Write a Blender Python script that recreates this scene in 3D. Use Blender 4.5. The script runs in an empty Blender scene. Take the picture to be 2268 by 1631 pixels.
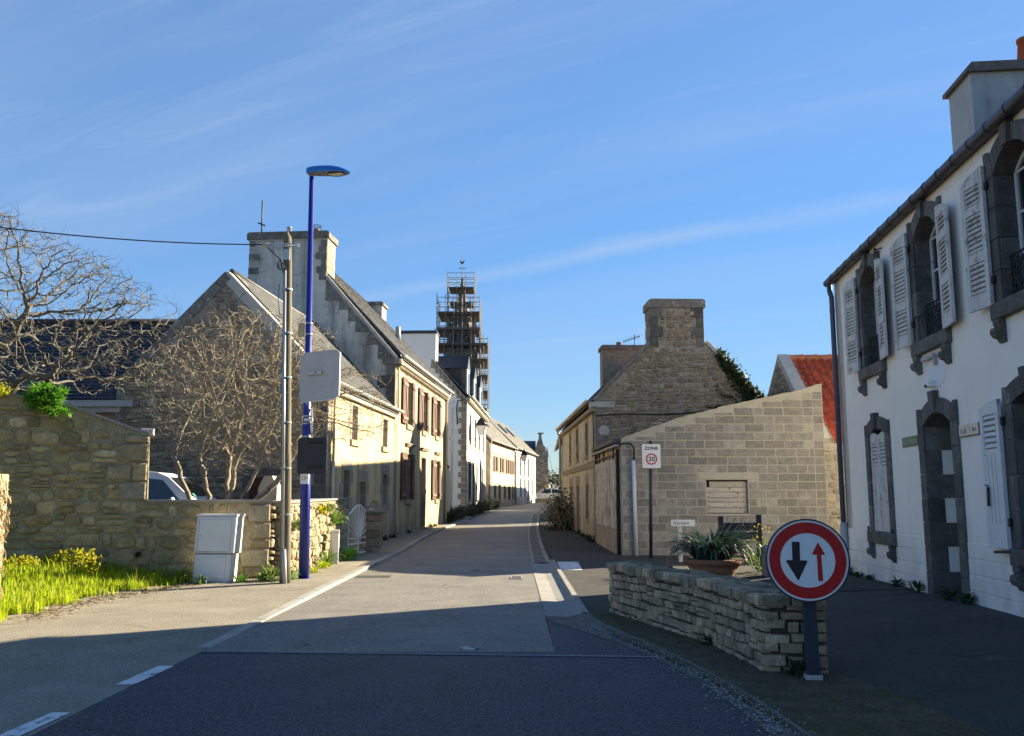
import bpy, math, random
import numpy as np
from mathutils import Vector, Matrix, Quaternion

R = random.Random(11)
C = bpy.context.scene.collection
SC = bpy.context.scene

# ---------------------------------------------------------------- camera, sky, sun, exposure
EXPOSURE = 1.95
SUN_STRENGTH = 5.0
SKY_STRENGTH = 0.104
SUN_EL, SUN_AZ = math.radians(23.0), math.radians(57.5)   # azimuth measured from +Y towards +X

cam_d = bpy.data.cameras.new("camera")
cam_d.sensor_width = 36.0
cam_d.lens = 36.0 * 1960.0 / 2268.0
cam_d.clip_start, cam_d.clip_end = 0.1, 6000.0
cam = bpy.data.objects.new("camera", cam_d)
cam.location = (0.0, 0.0, 1.5)
cam.rotation_euler = (math.radians(90 + 8.34), 0, 0)
C.objects.link(cam)
SC.camera = cam

world = bpy.data.worlds.new("World")
SC.world = world
world.use_nodes = True
wn, wl = world.node_tree.nodes, world.node_tree.links
wn.clear()
w_out = wn.new("ShaderNodeOutputWorld")
w_bg = wn.new("ShaderNodeBackground")
w_bg.inputs["Strength"].default_value = SKY_STRENGTH
sky = wn.new("ShaderNodeTexSky")
sky.sky_type = 'NISHITA'
sky.sun_disc = False
sky.sun_elevation = SUN_EL
sky.sun_rotation = SUN_AZ
sky.altitude = 0
sky.air_density = 0.7
sky.dust_density = 0.0
sky.ozone_density = 1.3
hs = wn.new("ShaderNodeHueSaturation")
hs.inputs["Saturation"].default_value = 1.20
hs.inputs["Value"].default_value = 1.0
# soft shoulder on the sky's brightness, all round, as a camera records it
SKY_SHOULDER = 0.40
lum = wn.new("ShaderNodeRGBToBW"); wl.new(sky.outputs[0], lum.inputs[0])
sh_a = wn.new("ShaderNodeMath"); sh_a.operation = 'MULTIPLY_ADD'; sh_a.inputs[1].default_value = SKY_SHOULDER; sh_a.inputs[2].default_value = 1.0
wl.new(lum.outputs[0], sh_a.inputs[0])
sh_i = wn.new("ShaderNodeMath"); sh_i.operation = 'DIVIDE'; sh_i.inputs[0].default_value = 1.0; wl.new(sh_a.outputs[0], sh_i.inputs[1])
sh_d = wn.new("ShaderNodeVectorMath"); sh_d.operation = 'SCALE'
wl.new(sky.outputs[0], sh_d.inputs[0]); wl.new(sh_i.outputs[0], sh_d.inputs["Scale"])
wl.new(sh_d.outputs[0], hs.inputs["Color"])
# thin cirrus: noise stretched along the streets of cloud, on a plane far above
tc = wn.new("ShaderNodeTexCoord")
sep = wn.new("ShaderNodeSeparateXYZ")
wl.new(tc.outputs["Generated"], sep.inputs[0])
def wmath(op, a, b=None, clamp=False):
    n = wn.new("ShaderNodeMath"); n.operation = op; n.use_clamp = clamp
    for i, v in enumerate((a, b)):
        if v is None: continue
        if isinstance(v, (int, float)): n.inputs[i].default_value = v
        else: wl.new(v, n.inputs[i])
    return n.outputs[0]
zc = wmath('MAXIMUM', sep.outputs[2], 0.03)
zc = wmath('ADD', zc, 0.12)
px = wmath('DIVIDE', sep.outputs[0], zc)
py = wmath('DIVIDE', sep.outputs[1], zc)
comb = wn.new("ShaderNodeCombineXYZ")
wl.new(px, comb.inputs[0]); wl.new(py, comb.inputs[1])
def cirrus(rot, sc, nscale, lo, hi, detail, dist):
    mp = wn.new("ShaderNodeMapping"); mp.vector_type = 'TEXTURE'; mp.inputs["Rotation"].default_value = (0, 0, rot); mp.inputs["Scale"].default_value = (1 / sc[0], 1 / sc[1], 1)
    wl.new(comb.outputs[0], mp.inputs[0])
    nz = wn.new("ShaderNodeTexNoise"); nz.inputs["Scale"].default_value = nscale
    nz.inputs["Detail"].default_value = detail; nz.inputs["Roughness"].default_value = 0.62; nz.inputs["Distortion"].default_value = dist
    wl.new(mp.outputs[0], nz.inputs["Vector"])
    mr = wn.new("ShaderNodeMapRange"); mr.inputs["From Min"].default_value = lo; mr.inputs["From Max"].default_value = hi
    mr.interpolation_type = 'SMOOTHSTEP'
    wl.new(nz.outputs[0], mr.inputs[0])
    return mr.outputs[0]
c1 = cirrus(math.radians(152), (0.22, 1.5, 1), 0.85, 0.46, 0.80, 7, 0.7)
c2 = cirrus(math.radians(146), (0.09, 0.75, 1), 0.9, 0.40, 0.78, 4, 0.4)
c3 = cirrus(math.radians(158), (0.8, 4.5, 1), 1.3, 0.45, 0.8, 8, 1.2)
cc = wmath('MULTIPLY', c1, 0.24)
cc = wmath('ADD', cc, wmath('MULTIPLY', c2, 0.22))
cc = wmath('ADD', cc, wmath('MULTIPLY', wmath('MULTIPLY', c3, c2), 0.30), True)
# one longer streak, like an old spread contrail, lying across the cloud layer
st_t = wmath('ADD', wmath('MULTIPLY', px, 0.48), wmath('MULTIPLY', py, 0.878))
nzs = wn.new("ShaderNodeTexNoise"); nzs.inputs["Scale"].default_value = 2.2; nzs.inputs["Detail"].default_value = 6
wl.new(comb.outputs[0], nzs.inputs["Vector"])
st_t = wmath('ADD', wmath('SUBTRACT', st_t, 2.262), wmath('MULTIPLY', wmath('SUBTRACT', nzs.outputs[0], 0.5), 0.16))
st_m = wmath('SUBTRACT', 1.0, wmath('DIVIDE', wmath('ABSOLUTE', st_t), 0.085), True)
st_a = wmath('SUBTRACT', wmath('MULTIPLY', px, 0.878), wmath('MULTIPLY', py, 0.48))
st_e = wmath('SUBTRACT', 1.0, wmath('ABSOLUTE', wmath('DIVIDE', wmath('ADD', st_a, 0.95), 1.15)), True)
st_m = wmath('MULTIPLY', wmath('MULTIPLY', st_m, wmath('POWER', st_e, 0.5)), wmath('MULTIPLY', nzs.outputs[0], 1.0))
cc = wmath('ADD', cc, wmath('MULTIPLY', st_m, 0.75), True)
mixc = wn.new("ShaderNodeMix"); mixc.data_type = 'RGBA'
wl.new(cc, mixc.inputs["Factor"])
wl.new(hs.outputs[0], mixc.inputs[6])
mixc.inputs[7].default_value = (1.35, 1.65, 2.1, 1)
wl.new(mixc.outputs[2], w_bg.inputs["Color"])
wl.new(w_bg.outputs[0], w_out.inputs["Surface"])

SUN_DIR = Vector((math.cos(SUN_EL) * math.sin(SUN_AZ), math.cos(SUN_EL) * math.cos(SUN_AZ), math.sin(SUN_EL)))
sun_d = bpy.data.lights.new("sun", 'SUN')
sun_d.energy = SUN_STRENGTH
sun_d.angle = math.radians(0.55)
sun_d.color = (1.0, 0.87, 0.64)
sun = bpy.data.objects.new("sun", sun_d)
sun.rotation_euler = SUN_DIR.to_track_quat('Z', 'Y').to_euler()
sun.location = (40, 30, 40)
C.objects.link(sun)

SC.view_settings.view_transform = 'Standard'
SC.view_settings.look = 'None'
SC.view_settings.gamma = 1.0
SC.view_settings.use_curve_mapping = False
SC.view_settings.exposure = EXPOSURE
SC.render.engine = 'CYCLES'
SC.cycles.use_denoising = True
SC.cycles.max_bounces = 6
SC.cycles.diffuse_bounces = 3
SC.cycles.glossy_bounces = 2
SC.cycles.transparent_max_bounces = 6
SC.cycles.caustics_reflective = False
SC.cycles.caustics_refractive = False
# ---------------------------------------------------------------- materials
def _col(c): return (c[0], c[1], c[2], 1.0)
def mk(name, col, rough=0.85, var=0.22, sc=6.0, det=6, stain=None, spots=(), streak=None, rnd=0.0, palette=None,
       bump=0.0, bsc=60.0, spec=0.3, metal=0.0, vs=(1, 1, 1), grain=None, base_dirt=None, crack=None):
    m = bpy.data.materials.new(name); m.use_nodes = True
    nt = m.node_tree; n, l = nt.nodes, nt.links
    b = n["Principled BSDF"]
    b.inputs["Roughness"].default_value = rough
    b.inputs["Specular IOR Level"].default_value = spec
    b.inputs["Metallic"].default_value = metal
    g = n.new("ShaderNodeNewGeometry")
    def mapping(s):
        mp = n.new("ShaderNodeMapping"); mp.inputs["Scale"].default_value = s
        l.new(g.outputs["Position"], mp.inputs[0]); return mp.outputs[0]
    def noi(vec, scale, detail=5, rough_=0.6, dist=0.0):
        z = n.new("ShaderNodeTexNoise"); z.inputs["Scale"].default_value = scale
        z.inputs["Detail"].default_value = detail; z.inputs["Roughness"].default_value = rough_
        z.inputs["Distortion"].default_value = dist
        l.new(vec, z.inputs["Vector"]); return z.outputs[0]
    def rng(v, a, b_, c=0.0, d=1.0):
        r = n.new("ShaderNodeMapRange")
        r.inputs["From Min"].default_value, r.inputs["From Max"].default_value = a, b_
        r.inputs["To Min"].default_value, r.inputs["To Max"].default_value = c, d
        l.new(v, r.inputs[0]); return r.outputs[0]
    def mix(f, a, b_, mode='MIX'):
        x = n.new("ShaderNodeMix"); x.data_type = 'RGBA'; x.blend_type = mode
        for s, v in ((x.inputs["Factor"], f), (x.inputs[6], a), (x.inputs[7], b_)):
            if isinstance(v, (int, float)): s.default_value = v
            elif isinstance(v, tuple): s.default_value = _col(v)
            else: l.new(v, s)
        return x.outputs[2]
    vec = mapping(vs)
    base = tuple(col)
    cur = None
    if rnd or palette:
        oi = n.new("ShaderNodeObjectInfo")
        ad = n.new("ShaderNodeMath"); ad.operation = 'ADD'
        l.new(oi.outputs["Random"], ad.inputs[0]); l.new(g.outputs["Random Per Island"], ad.inputs[1])
        fr = n.new("ShaderNodeMath"); fr.operation = 'FRACT'; l.new(ad.outputs[0], fr.inputs[0])
        rv = fr.outputs[0]
        if palette:
            cr = n.new("ShaderNodeValToRGB"); cr.color_ramp.interpolation = 'LINEAR'
            els = cr.color_ramp.elements
            els[0].color = _col(palette[0]); els[1].color = _col(palette[-1])
            for i, pc in enumerate(palette[1:-1]):
                e = els.new((i + 1) / (len(palette) - 1)); e.color = _col(pc)
            l.new(rv, cr.inputs[0]); cur = cr.outputs[0]
        else:
            cur = base
        if rnd:
            rv2 = n.new("ShaderNodeMath"); rv2.operation = 'MULTIPLY'; rv2.inputs[1].default_value = 7.31; l.new(rv, rv2.inputs[0])
            fr2 = n.new("ShaderNodeMath"); fr2.operation = 'FRACT'; l.new(rv2.outputs[0], fr2.inputs[0])
            k = rng(fr2.outputs[0], 0, 1, 1 - rnd, 1 + rnd)
            cmb = n.new("ShaderNodeCombineColor")
            for i in range(3): l.new(k, cmb.inputs[i])
            cur = mix(1.0, cur, cmb.outputs[0], 'MULTIPLY')
    else:
        cur = base
    f = rng(noi(vec, sc, det, 0.65), 0.3, 0.7, 1 - var, 1 + var)
    cmb = n.new("ShaderNodeCombineColor")
    for i in range(3): l.new(f, cmb.inputs[i])
    cur = mix(1.0, cur, cmb.outputs[0], 'MULTIPLY')
    if grain:   # (scale, amount): fine aggregate
        f2 = rng(noi(vec, grain[0], 2, 0.5), 0.35, 0.65, 1 - grain[1], 1 + grain[1])
        cmb2 = n.new("ShaderNodeCombineColor")
        for i in range(3): l.new(f2, cmb2.inputs[i])
        cur = mix(1.0, cur, cmb2.outputs[0], 'MULTIPLY')
    for (c_, s_, lo, hi, amt) in spots:
        cur = mix(rng(noi(mapping((1, 1, 1)), s_, 5, 0.6, 0.3), lo, hi, 0.0, amt), cur, tuple(c_))
    if streak:
        c_, s_, lo, hi, amt = streak
        cur = mix(rng(noi(mapping((1, 1, 0.12)), s_, 4, 0.6), lo, hi, 0.0, amt), cur, tuple(c_))
    if crack:       # (scale, width, amount): wandering cracks, only here and there
        vo = n.new("ShaderNodeTexVoronoi"); vo.feature = 'DISTANCE_TO_EDGE'; vo.inputs["Scale"].default_value = crack[0]
        wv = n.new("ShaderNodeVectorMath"); wv.operation = 'MULTIPLY_ADD'
        nc = n.new("ShaderNodeTexNoise"); nc.inputs["Scale"].default_value = 3.0; nc.inputs["Detail"].default_value = 5
        l.new(mapping((1, 1, 1)), nc.inputs["Vector"])
        l.new(nc.outputs["Color"], wv.inputs[0]); wv.inputs[1].default_value = (.5, .5, .0); l.new(mapping((1, 1, 0)), wv.inputs[2])
        l.new(wv.outputs[0], vo.inputs["Vector"])
        fk = n.new("ShaderNodeMath"); fk.operation = 'MULTIPLY'
        l.new(rng(vo.outputs["Distance"], 0, crack[1], crack[2], 0.0), fk.inputs[0])
        l.new(rng(noi(mapping((1, 1, 1)), .6, 3), .52, .62), fk.inputs[1])
        cur = mix(fk.outputs[0], cur, (.02, .02, .02))
    if base_dirt:   # soil splash that climbs the foot of a wall: (colour, z0, z1, amount)
        c_, za, zb, amt = base_dirt
        sp = n.new("ShaderNodeSeparateXYZ"); l.new(g.outputs["Position"], sp.inputs[0])
        h = rng(sp.outputs[2], za, zb, amt, 0.0)
        mm = n.new("ShaderNodeMath"); mm.operation = 'MULTIPLY'; l.new(h, mm.inputs[0])
        l.new(rng(noi(mapping((1, 1, 0.6)), 2.2, 5), 0.35, 0.62), mm.inputs[1])
        cur = mix(mm.outputs[0], cur, tuple(c_))
    if isinstance(cur, tuple): b.inputs["Base Color"].default_value = _col(cur)
    else: l.new(cur, b.inputs["Base Color"])
    if bump:
        bp = n.new("ShaderNodeBump"); bp.inputs["Strength"].default_value = min(1.0, bump); bp.inputs["Distance"].default_value = 0.02
        l.new(noi(vec, bsc, 6, 0.7), bp.inputs["Height"]); l.new(bp.outputs[0], b.inputs["Normal"])
    return m

def flat(name, col, rough=0.6, spec=0.4, metal=0.0, var=0.06):
    return mk(name, col, rough=rough, spec=spec, metal=metal, var=var, sc=9.0, det=3)

def leafmat(name, cols, rough=0.55, trans=0.35):
    m = mk(name, cols[0], rough=rough, var=0.12, sc=14, palette=cols, rnd=0.15, spec=0.35)
    n, l = m.node_tree.nodes, m.node_tree.links
    b = n["Principled BSDF"]; o = n["Material Output"]
    t = n.new("ShaderNodeBsdfTranslucent"); mx = n.new("ShaderNodeMixShader"); mx.inputs[0].default_value = trans
    src = b.inputs["Base Color"].links[0].from_socket
    l.new(src, t.inputs[0]); l.new(b.outputs[0], mx.inputs[1]); l.new(t.outputs[0], mx.inputs[2]); l.new(mx.outputs[0], o.inputs[0])
    return m

# ---------------------------------------------------------------- frames and mesh builder
class Fr:
    """local frame: s along u, z along v, depth along n (outward)"""
    def __init__(self, o, u, n, v=(0, 0, 1)):
        self.o, self.u, self.n, self.v = Vector(o), Vector(u).normalized(), Vector(n).normalized(), Vector(v).normalized()
    def p(self, s, z, d=0.0): return self.o + self.u * s + self.v * z + self.n * d
WF = Fr((0, 0, 0), (1, 0, 0), (0, 1, 0))     # s = x, z = z, d = y

class MB:
    def __init__(self): self.v, self.f = [], []
    def add(self, vs, fs):
        k = len(self.v); self.v.extend([tuple(x) for x in vs]); self.f.extend([tuple(i + k for i in q) for q in fs]); return self
    def box(self, fr, s0, s1, z0, z1, d0, d1):
        P = [fr.p(s, z, d) for d in (d0, d1) for z in (z0, z1) for s in (s0, s1)]
        return self.add(P, [(0, 2, 3, 1), (4, 5, 7, 6), (0, 1, 5, 4), (2, 6, 7, 3), (0, 4, 6, 2), (1, 3, 7, 5)])
    def cbox(self, fr, s0, s1, z0, z1, d0, d1, c=0.01):
        """box whose front face (d1) has a chamfer"""
        P = [fr.p(s, z, d0) for s, z in ((s0, z0), (s1, z0), (s1, z1), (s0, z1))]
        P += [fr.p(s, z, d1 - c) for s, z in ((s0, z0), (s1, z0), (s1, z1), (s0, z1))]
        P += [fr.p(s, z, d1) for s, z in ((s0 + c, z0 + c), (s1 - c, z0 + c), (s1 - c, z1 - c), (s0 + c, z1 - c))]
        F = [(3, 2, 1, 0), (8, 9, 10, 11)]
        for i in range(4):
            j = (i + 1) % 4
            F += [(i, j, 4 + j, 4 + i), (4 + i, 4 + j, 8 + j, 8 + i)]
        return self.add(P, F)
    def prism(self, fr, poly, d0, d1):
        n = len(poly)
        P = [fr.p(s, z, d0) for s, z in poly] + [fr.p(s, z, d1) for s, z in poly]
        F = [tuple(range(n - 1, -1, -1)), tuple(range(n, 2 * n))]
        F += [(i, (i + 1) % n, n + (i + 1) % n, n + i) for i in range(n)]
        return self.add(P, F)
    def quad(self, a, b, c, d): return self.add([a, b, c, d], [(0, 1, 2, 3)])
    def tube(self, pts, r, n=6, cap=True):
        pts = [Vector(p) for p in pts]; m = len(pts)
        rr = r if isinstance(r, (list, tuple)) else [r] * m
        P, F = [], []
        prev = None
        for i, p in enumerate(pts):
            t = (pts[min(i + 1, m - 1)] - pts[max(i - 1, 0)])
            if t.length < 1e-9: t = Vector((0, 0, 1))
            t.normalize()
            if prev is None:
                a = t.cross(Vector((0, 0, 1)) if abs(t.z) < 0.9 else Vector((1, 0, 0))).normalized()
            else:
                a = (prev - t * prev.dot(t))
                a = a.normalized() if a.length > 1e-6 else t.orthogonal().normalized()
            prev = a; b = t.cross(a)
            for k in range(n):
                an = 2 * math.pi * k / n
                P.append(p + (a * math.cos(an) + b * math.sin(an)) * rr[i])
        for i in range(m - 1):
            for k in range(n):
                k2 = (k + 1) % n
                F.append((i * n + k, i * n + k2, (i + 1) * n + k2, (i + 1) * n + k))
        if cap:
            F.append(tuple(range(n - 1, -1, -1))); F.append(tuple((m - 1) * n + k for k in range(n)))
        return self.add(P, F)
    def disc(self, fr, cs, cz, r, d0, d1, n=40, r2=None):
        """solid cylinder along the frame's normal; with r2 a ring"""
        if r2 is None:
            return self.prism(fr, [(cs + r * math.cos(2 * math.pi * k / n), cz + r * math.sin(2 * math.pi * k / n)) for k in range(n)], d0, d1)
        P, F = [], []
        for k in range(n):
            c, s = math.cos(2 * math.pi * k / n), math.sin(2 * math.pi * k / n)
            P += [fr.p(cs + r * c, cz + r * s, d0), fr.p(cs + r * c, cz + r * s, d1), fr.p(cs + r2 * c, cz + r2 * s, d1), fr.p(cs + r2 * c, cz + r2 * s, d0)]
        for k in range(n):
            a, b = 4 * k, 4 * ((k + 1) % n)
            for i in range(4):
                j = (i + 1) % 4
                F.append((a + i, a + j, b + j, b + i))
        return self.add(P, F)
    def sphere(self, c, rx, ry, rz, nu=10, nv=6, jit=0.0):
        P, F = [], []
        c = Vector(c)
        P.append(c + Vector((0, 0, -rz)))
        for j in range(1, nv):
            ph = -math.pi / 2 + math.pi * j / nv
            for i in range(nu):
                th = 2 * math.pi * i / nu
                q = 1 + R.uniform(-jit, jit)
                P.append(c + Vector((rx * math.cos(ph) * math.cos(th) * q, ry * math.cos(ph) * math.sin(th) * q, rz * math.sin(ph) * q)))
        P.append(c + Vector((0, 0, rz)))
        last = len(P) - 1
        for i in range(nu):
            F.append((0, 1 + (i + 1) % nu, 1 + i))
            F.append((last, last - nu + i, last - nu + (i + 1) % nu))
            for j in range(nv - 2):
                a = 1 + j * nu
                F.append((a + i, a + (i + 1) % nu, a + nu + (i + 1) % nu, a + nu + i))
        return self.add(P, F)
    def mesh(self, name, off=(0, 0, 0), smooth=False):
        me = bpy.data.meshes.new(name)
        ox, oy, oz = off
        me.from_pydata([(x - ox, y - oy, z - oz) for x, y, z in self.v], [], self.f)
        if smooth: me.polygons.foreach_set("use_smooth", [True] * len(me.polygons))
        me.update(); return me

def base_of(o):
    p = Vector((0, 0, 0))
    while o is not None:
        p = p + o.location; o = o.parent
    return p

def thing(name, label, cat, loc, group=None):
    o = bpy.data.objects.new(name, None); C.objects.link(o)
    o.location = loc; o.empty_display_size = 0.2
    o["label"] = label; o["category"] = cat
    if group: o["group"] = group
    return o

def part(T, name, mb, mat, smooth=False, label=None, kind=None):
    off = base_of(T) if T is not None else Vector((0, 0, 0))
    me = mb.mesh(name, off, smooth)
    me.materials.append(mat)
    o = bpy.data.objects.new(name, me); C.objects.link(o)
    if T is not None: o.parent = T
    if label: o["label"] = label
    if kind: o["kind"] = kind
    return o

def solo(name, mb, mat, label, cat, loc, smooth=False, group=None, kind=None):
    """a thing that is one mesh"""
    me = mb.mesh(name, loc, smooth); me.materials.append(mat)
    o = bpy.data.objects.new(name, me); C.objects.link(o); o.location = loc
    o["label"] = label
    if kind: o["kind"] = kind
    else: o["category"] = cat
    if group: o["group"] = group
    return o

def struct(name, mb, mat, smooth=False, kind="structure", label=None):
    o = part(None, name, mb, mat, smooth); o["kind"] = kind
    if label: o["label"] = label
    return o

# unit pieces (s in -.5...5, z in -.5...5, depth 0..1), shared between alike pieces
UNIT = {}
def unit_piece(kind, k):
    key = (kind, k)
    if key in UNIT: return UNIT[key]
    r = random.Random(ord(kind[0]) * 131 + k * 17)
    P, F = [], []
    if kind == 'rubble':
        n = 11
        ex = r.uniform(2.0, 5.5)
        ring = []
        for i in range(n):
            a = 2 * math.pi * (i + r.uniform(-.25, .25)) / n
            c, s = math.cos(a), math.sin(a)
            q = (abs(c) ** ex + abs(s) ** ex) ** (-1 / ex)
            q *= r.uniform(0.80, 1.02) * 0.5
            ring.append((c * q, s * q))
        for x, z in ring: P.append((x, z, -0.4))
        for x, z in ring: P.append((x, z, r.uniform(0.35, 0.6)))
        ins = r.uniform(0.68, 0.82)
        for x, z in ring: P.append((x * ins + r.uniform(-.02, .02), z * ins + r.uniform(-.02, .02), r.uniform(0.85, 1.1)))
        P.append((r.uniform(-.1, .1), r.uniform(-.1, .1), r.uniform(0.95, 1.2)))
        for i in range(n):
            j = (i + 1) % n
            F += [(i, j, n + j, n + i), (n + i, n + j, 2 * n + j, 2 * n + i), (2 * n + i, 2 * n + j, 3 * n)]
    else:  # 'block': dressed or split stone with worn edges ; 'ashlar' a crisper one
        j = 0.05 if kind == 'block' else 0.012
        c = 0.07 if kind == 'block' else 0.03
        cs = [(-.5, -.5), (.5, -.5), (.5, .5), (-.5, .5)]
        o = [(x * (1 - r.uniform(0, j)), z * (1 - r.uniform(0, j))) for x, z in cs]
        for x, z in o: P.append((x, z, -0.4))
        for x, z in o: P.append((x, z, 0.72 + r.uniform(-.12, .12) * (kind == 'block')))
        for x, z in o: P.append((x * (1 - 2 * c), z * (1 - 2 * c), 1.0 + r.uniform(-.2, .2) * (kind == 'block')))
        P.append((r.uniform(-.15, .15), r.uniform(-.15, .15), 1.0 + (r.uniform(-.05, .2) if kind == 'block' else 0.02)))
        for i in range(4):
            k2 = (i + 1) % 4
            F += [(i, k2, 4 + k2, 4 + i), (4 + i, 4 + k2, 8 + k2, 8 + i), (8 + i, 8 + k2, 12)]
    UNIT[key] = (P, F); return UNIT[key]
UMESH = {}
def unit_mesh(kind, k, mat):
    key = (kind, k, mat.name)
    if key not in UMESH:
        P, F = unit_piece(kind, k)
        me = bpy.data.meshes.new("stone_shape"); me.from_pydata(P, [], F); me.materials.append(mat); me.update()
        UMESH[key] = me
    return UMESH[key]
NV = {'rubble': 16, 'block': 10, 'ashlar': 5}
def piece(T, name, kind, mat, fr, s, z, w, h, d0, dep, rot=0.0, off=None):
    me = unit_mesh(kind, R.randrange(NV[kind]), mat)
    o = bpy.data.objects.new(name, me); C.objects.link(o); o.parent = T
    u = fr.u * math.cos(rot) + fr.v * math.sin(rot); v = fr.v * math.cos(rot) - fr.u * math.sin(rot)
    q = fr.p(s, z, d0) - (off if off is not None else base_of(T))
    a, b, c = u * w, v * h, fr.n * dep
    o.matrix_local = Matrix(((a.x, b.x, c.x, q.x), (a.y, b.y, c.y, q.y), (a.z, b.z, c.z, q.z), (0, 0, 0, 1)))
    return o
def piece_into(mb, kind, fr, s, z, w, h, d0, dep):
    P, F = unit_piece(kind, R.randrange(NV[kind]))
    mb.add([fr.p(s + x * w, z + y * h, d0 + q * dep) for x, y, q in P], F)

def lay(T, fr, s0, s1, z0, z1, hh, ww, mat, name, inside, kind='rubble', dep=0.05, d0=0.0, gap=0.014, wave=0.03, split=0.18, limit=300, minsize=0.0):
    """lay courses of uneven stones over a face; returns number laid"""
    out = []
    z = z0
    ph = R.uniform(0, 6)
    while z < z1:
        h = R.uniform(*hh); s = s0 + R.uniform(-.12, 0)
        while s < s1:
            w = R.uniform(*ww) if R.random() > .25 else R.uniform(ww[0], (ww[0] + ww[1]) / 2)
            off = wave * math.sin(s * 1.9 + ph + z) + wave * .6 * math.sin(s * 4.7 + z * 3)
            cand = [(s + w / 2, z + h / 2 + off, w - gap, h - gap)]
            if R.random() < split and h > hh[0] * 1.15:
                q = R.uniform(.4, .6)
                cand = [(s + w / 2, z + h * q / 2 + off, w - gap, h * q - gap), (s + w / 2, z + h * (1 + q) / 2 + off, w - gap, h * (1 - q) - gap)]
            for (cs, cz_, cw, ch) in cand:
                for f in (1.0, 0.7, 0.45):
                    a, b = cw * f / 2, ch * f / 2
                    if all(inside(cs + i * a, cz_ + j * b) for i in (-1, 1) for j in (-1, 1)):
                        if cw * f > minsize: out.append((cs, cz_, cw * f, ch * f))
                        break
            s += w
        z += h
    out.sort(key=lambda t: -t[2] * t[3])
    off = base_of(T)
    for t in out[:limit]:
        piece(T, name, kind, mat, fr, *t, d0, dep * R.uniform(.6, 1.25), R.uniform(-.05, .05) if kind == 'rubble' else R.uniform(-.012, .012), off)
    if len(out) > limit:
        mb = MB()
        for t in out[limit:]: piece_into(mb, kind, fr, *t, d0, dep * R.uniform(.6, 1.2))
        part(T, name + "s" if not name.endswith('s') else name, mb, mat, kind="stuff")
    return len(out)

def wallgrid(mb, fr, s0, s1, z0, z1, holes, dep):
    """a wall face with rectangular openings and their reveals"""
    ss = sorted({s0, s1, *[h[0] for h in holes], *[h[1] for h in holes]})
    zz = sorted({z0, z1, *[h[2] for h in holes], *[h[3] for h in holes]})
    for i in range(len(ss) - 1):
        for j in range(len(zz) - 1):
            cs, cz_ = (ss[i] + ss[i + 1]) / 2, (zz[j] + zz[j + 1]) / 2
            if any(h[0] < cs < h[1] and h[2] < cz_ < h[3] for h in holes): continue
            mb.quad(fr.p(ss[i], zz[j]), fr.p(ss[i + 1], zz[j]), fr.p(ss[i + 1], zz[j + 1]), fr.p(ss[i], zz[j + 1]))
    for a, b, c, d in holes:
        mb.quad(fr.p(a, c), fr.p(a, d), fr.p(a, d, -dep), fr.p(a, c, -dep))
        mb.quad(fr.p(b, c), fr.p(b, c, -dep), fr.p(b, d, -dep), fr.p(b, d))
        mb.quad(fr.p(a, d), fr.p(b, d), fr.p(b, d, -dep), fr.p(a, d, -dep))
        mb.quad(fr.p(a, c), fr.p(a, c, -dep), fr.p(b, c, -dep), fr.p(b, c))
    return mb

def text(T, name, body, fr, s, z, d, size, mat, shear=0.0, align='CENTER', sx=1.0, bold=0.0):
    cu = bpy.data.curves.new(name, 'FONT'); cu.body = body; cu.size = size
    cu.align_x = align; cu.align_y = 'CENTER'; cu.extrude = 0.0008; cu.shear = shear; cu.offset = bold
    cu.space_character = 1.05; cu.resolution_u = 3
    cu.materials.append(mat)
    tmp = bpy.data.objects.new(name, cu); C.objects.link(tmp)
    me = bpy.data.meshes.new_from_object(tmp); bpy.data.objects.remove(tmp)
    me.materials.clear(); me.materials.append(mat)
    o = bpy.data.objects.new(name, me); C.objects.link(o); o.parent = T
    q = fr.p(s, z, d) - base_of(T)
    a, b, c = fr.u * sx, fr.v, fr.n
    o.matrix_local = Matrix(((a.x, b.x, c.x, q.x), (a.y, b.y, c.y, q.y), (a.z, b.z, c.z, q.z), (0, 0, 0, 1)))
    return o

def interp(x, tab):
    if x <= tab[0][0]: return tab[0][1]
    for (a, va), (b, vb) in zip(tab, tab[1:]):
        if x <= b: return va + (vb - va) * (x - a) / (b - a)
    return tab[-1][1]
PROF = [(-60, 0), (13, 0), (24, .04), (30, .17), (36, .26), (41, .32), (50, .53), (64, .78), (76, .90), (95, 1.05), (130, 1.15), (170, 1.2), (3000, 1.2)]
def smooth(a, b, x):
    t = min(1, max(0, (x - a) / (b - a))); return t * t * (3 - 2 * t)
def gz(x, y):
    z = interp(y, PROF)
    z += smooth(3.0, 5.4, x) * interp(y, [(-5, .2), (11.0, .19), (17, .05), (20, 0)])
    z += 0.30 * smooth(-5.7, -8.0, x) * interp(y, [(10.4, 0), (13.6, 1), (18, 1), (24, .6), (40, 0)])
    return z
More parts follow.
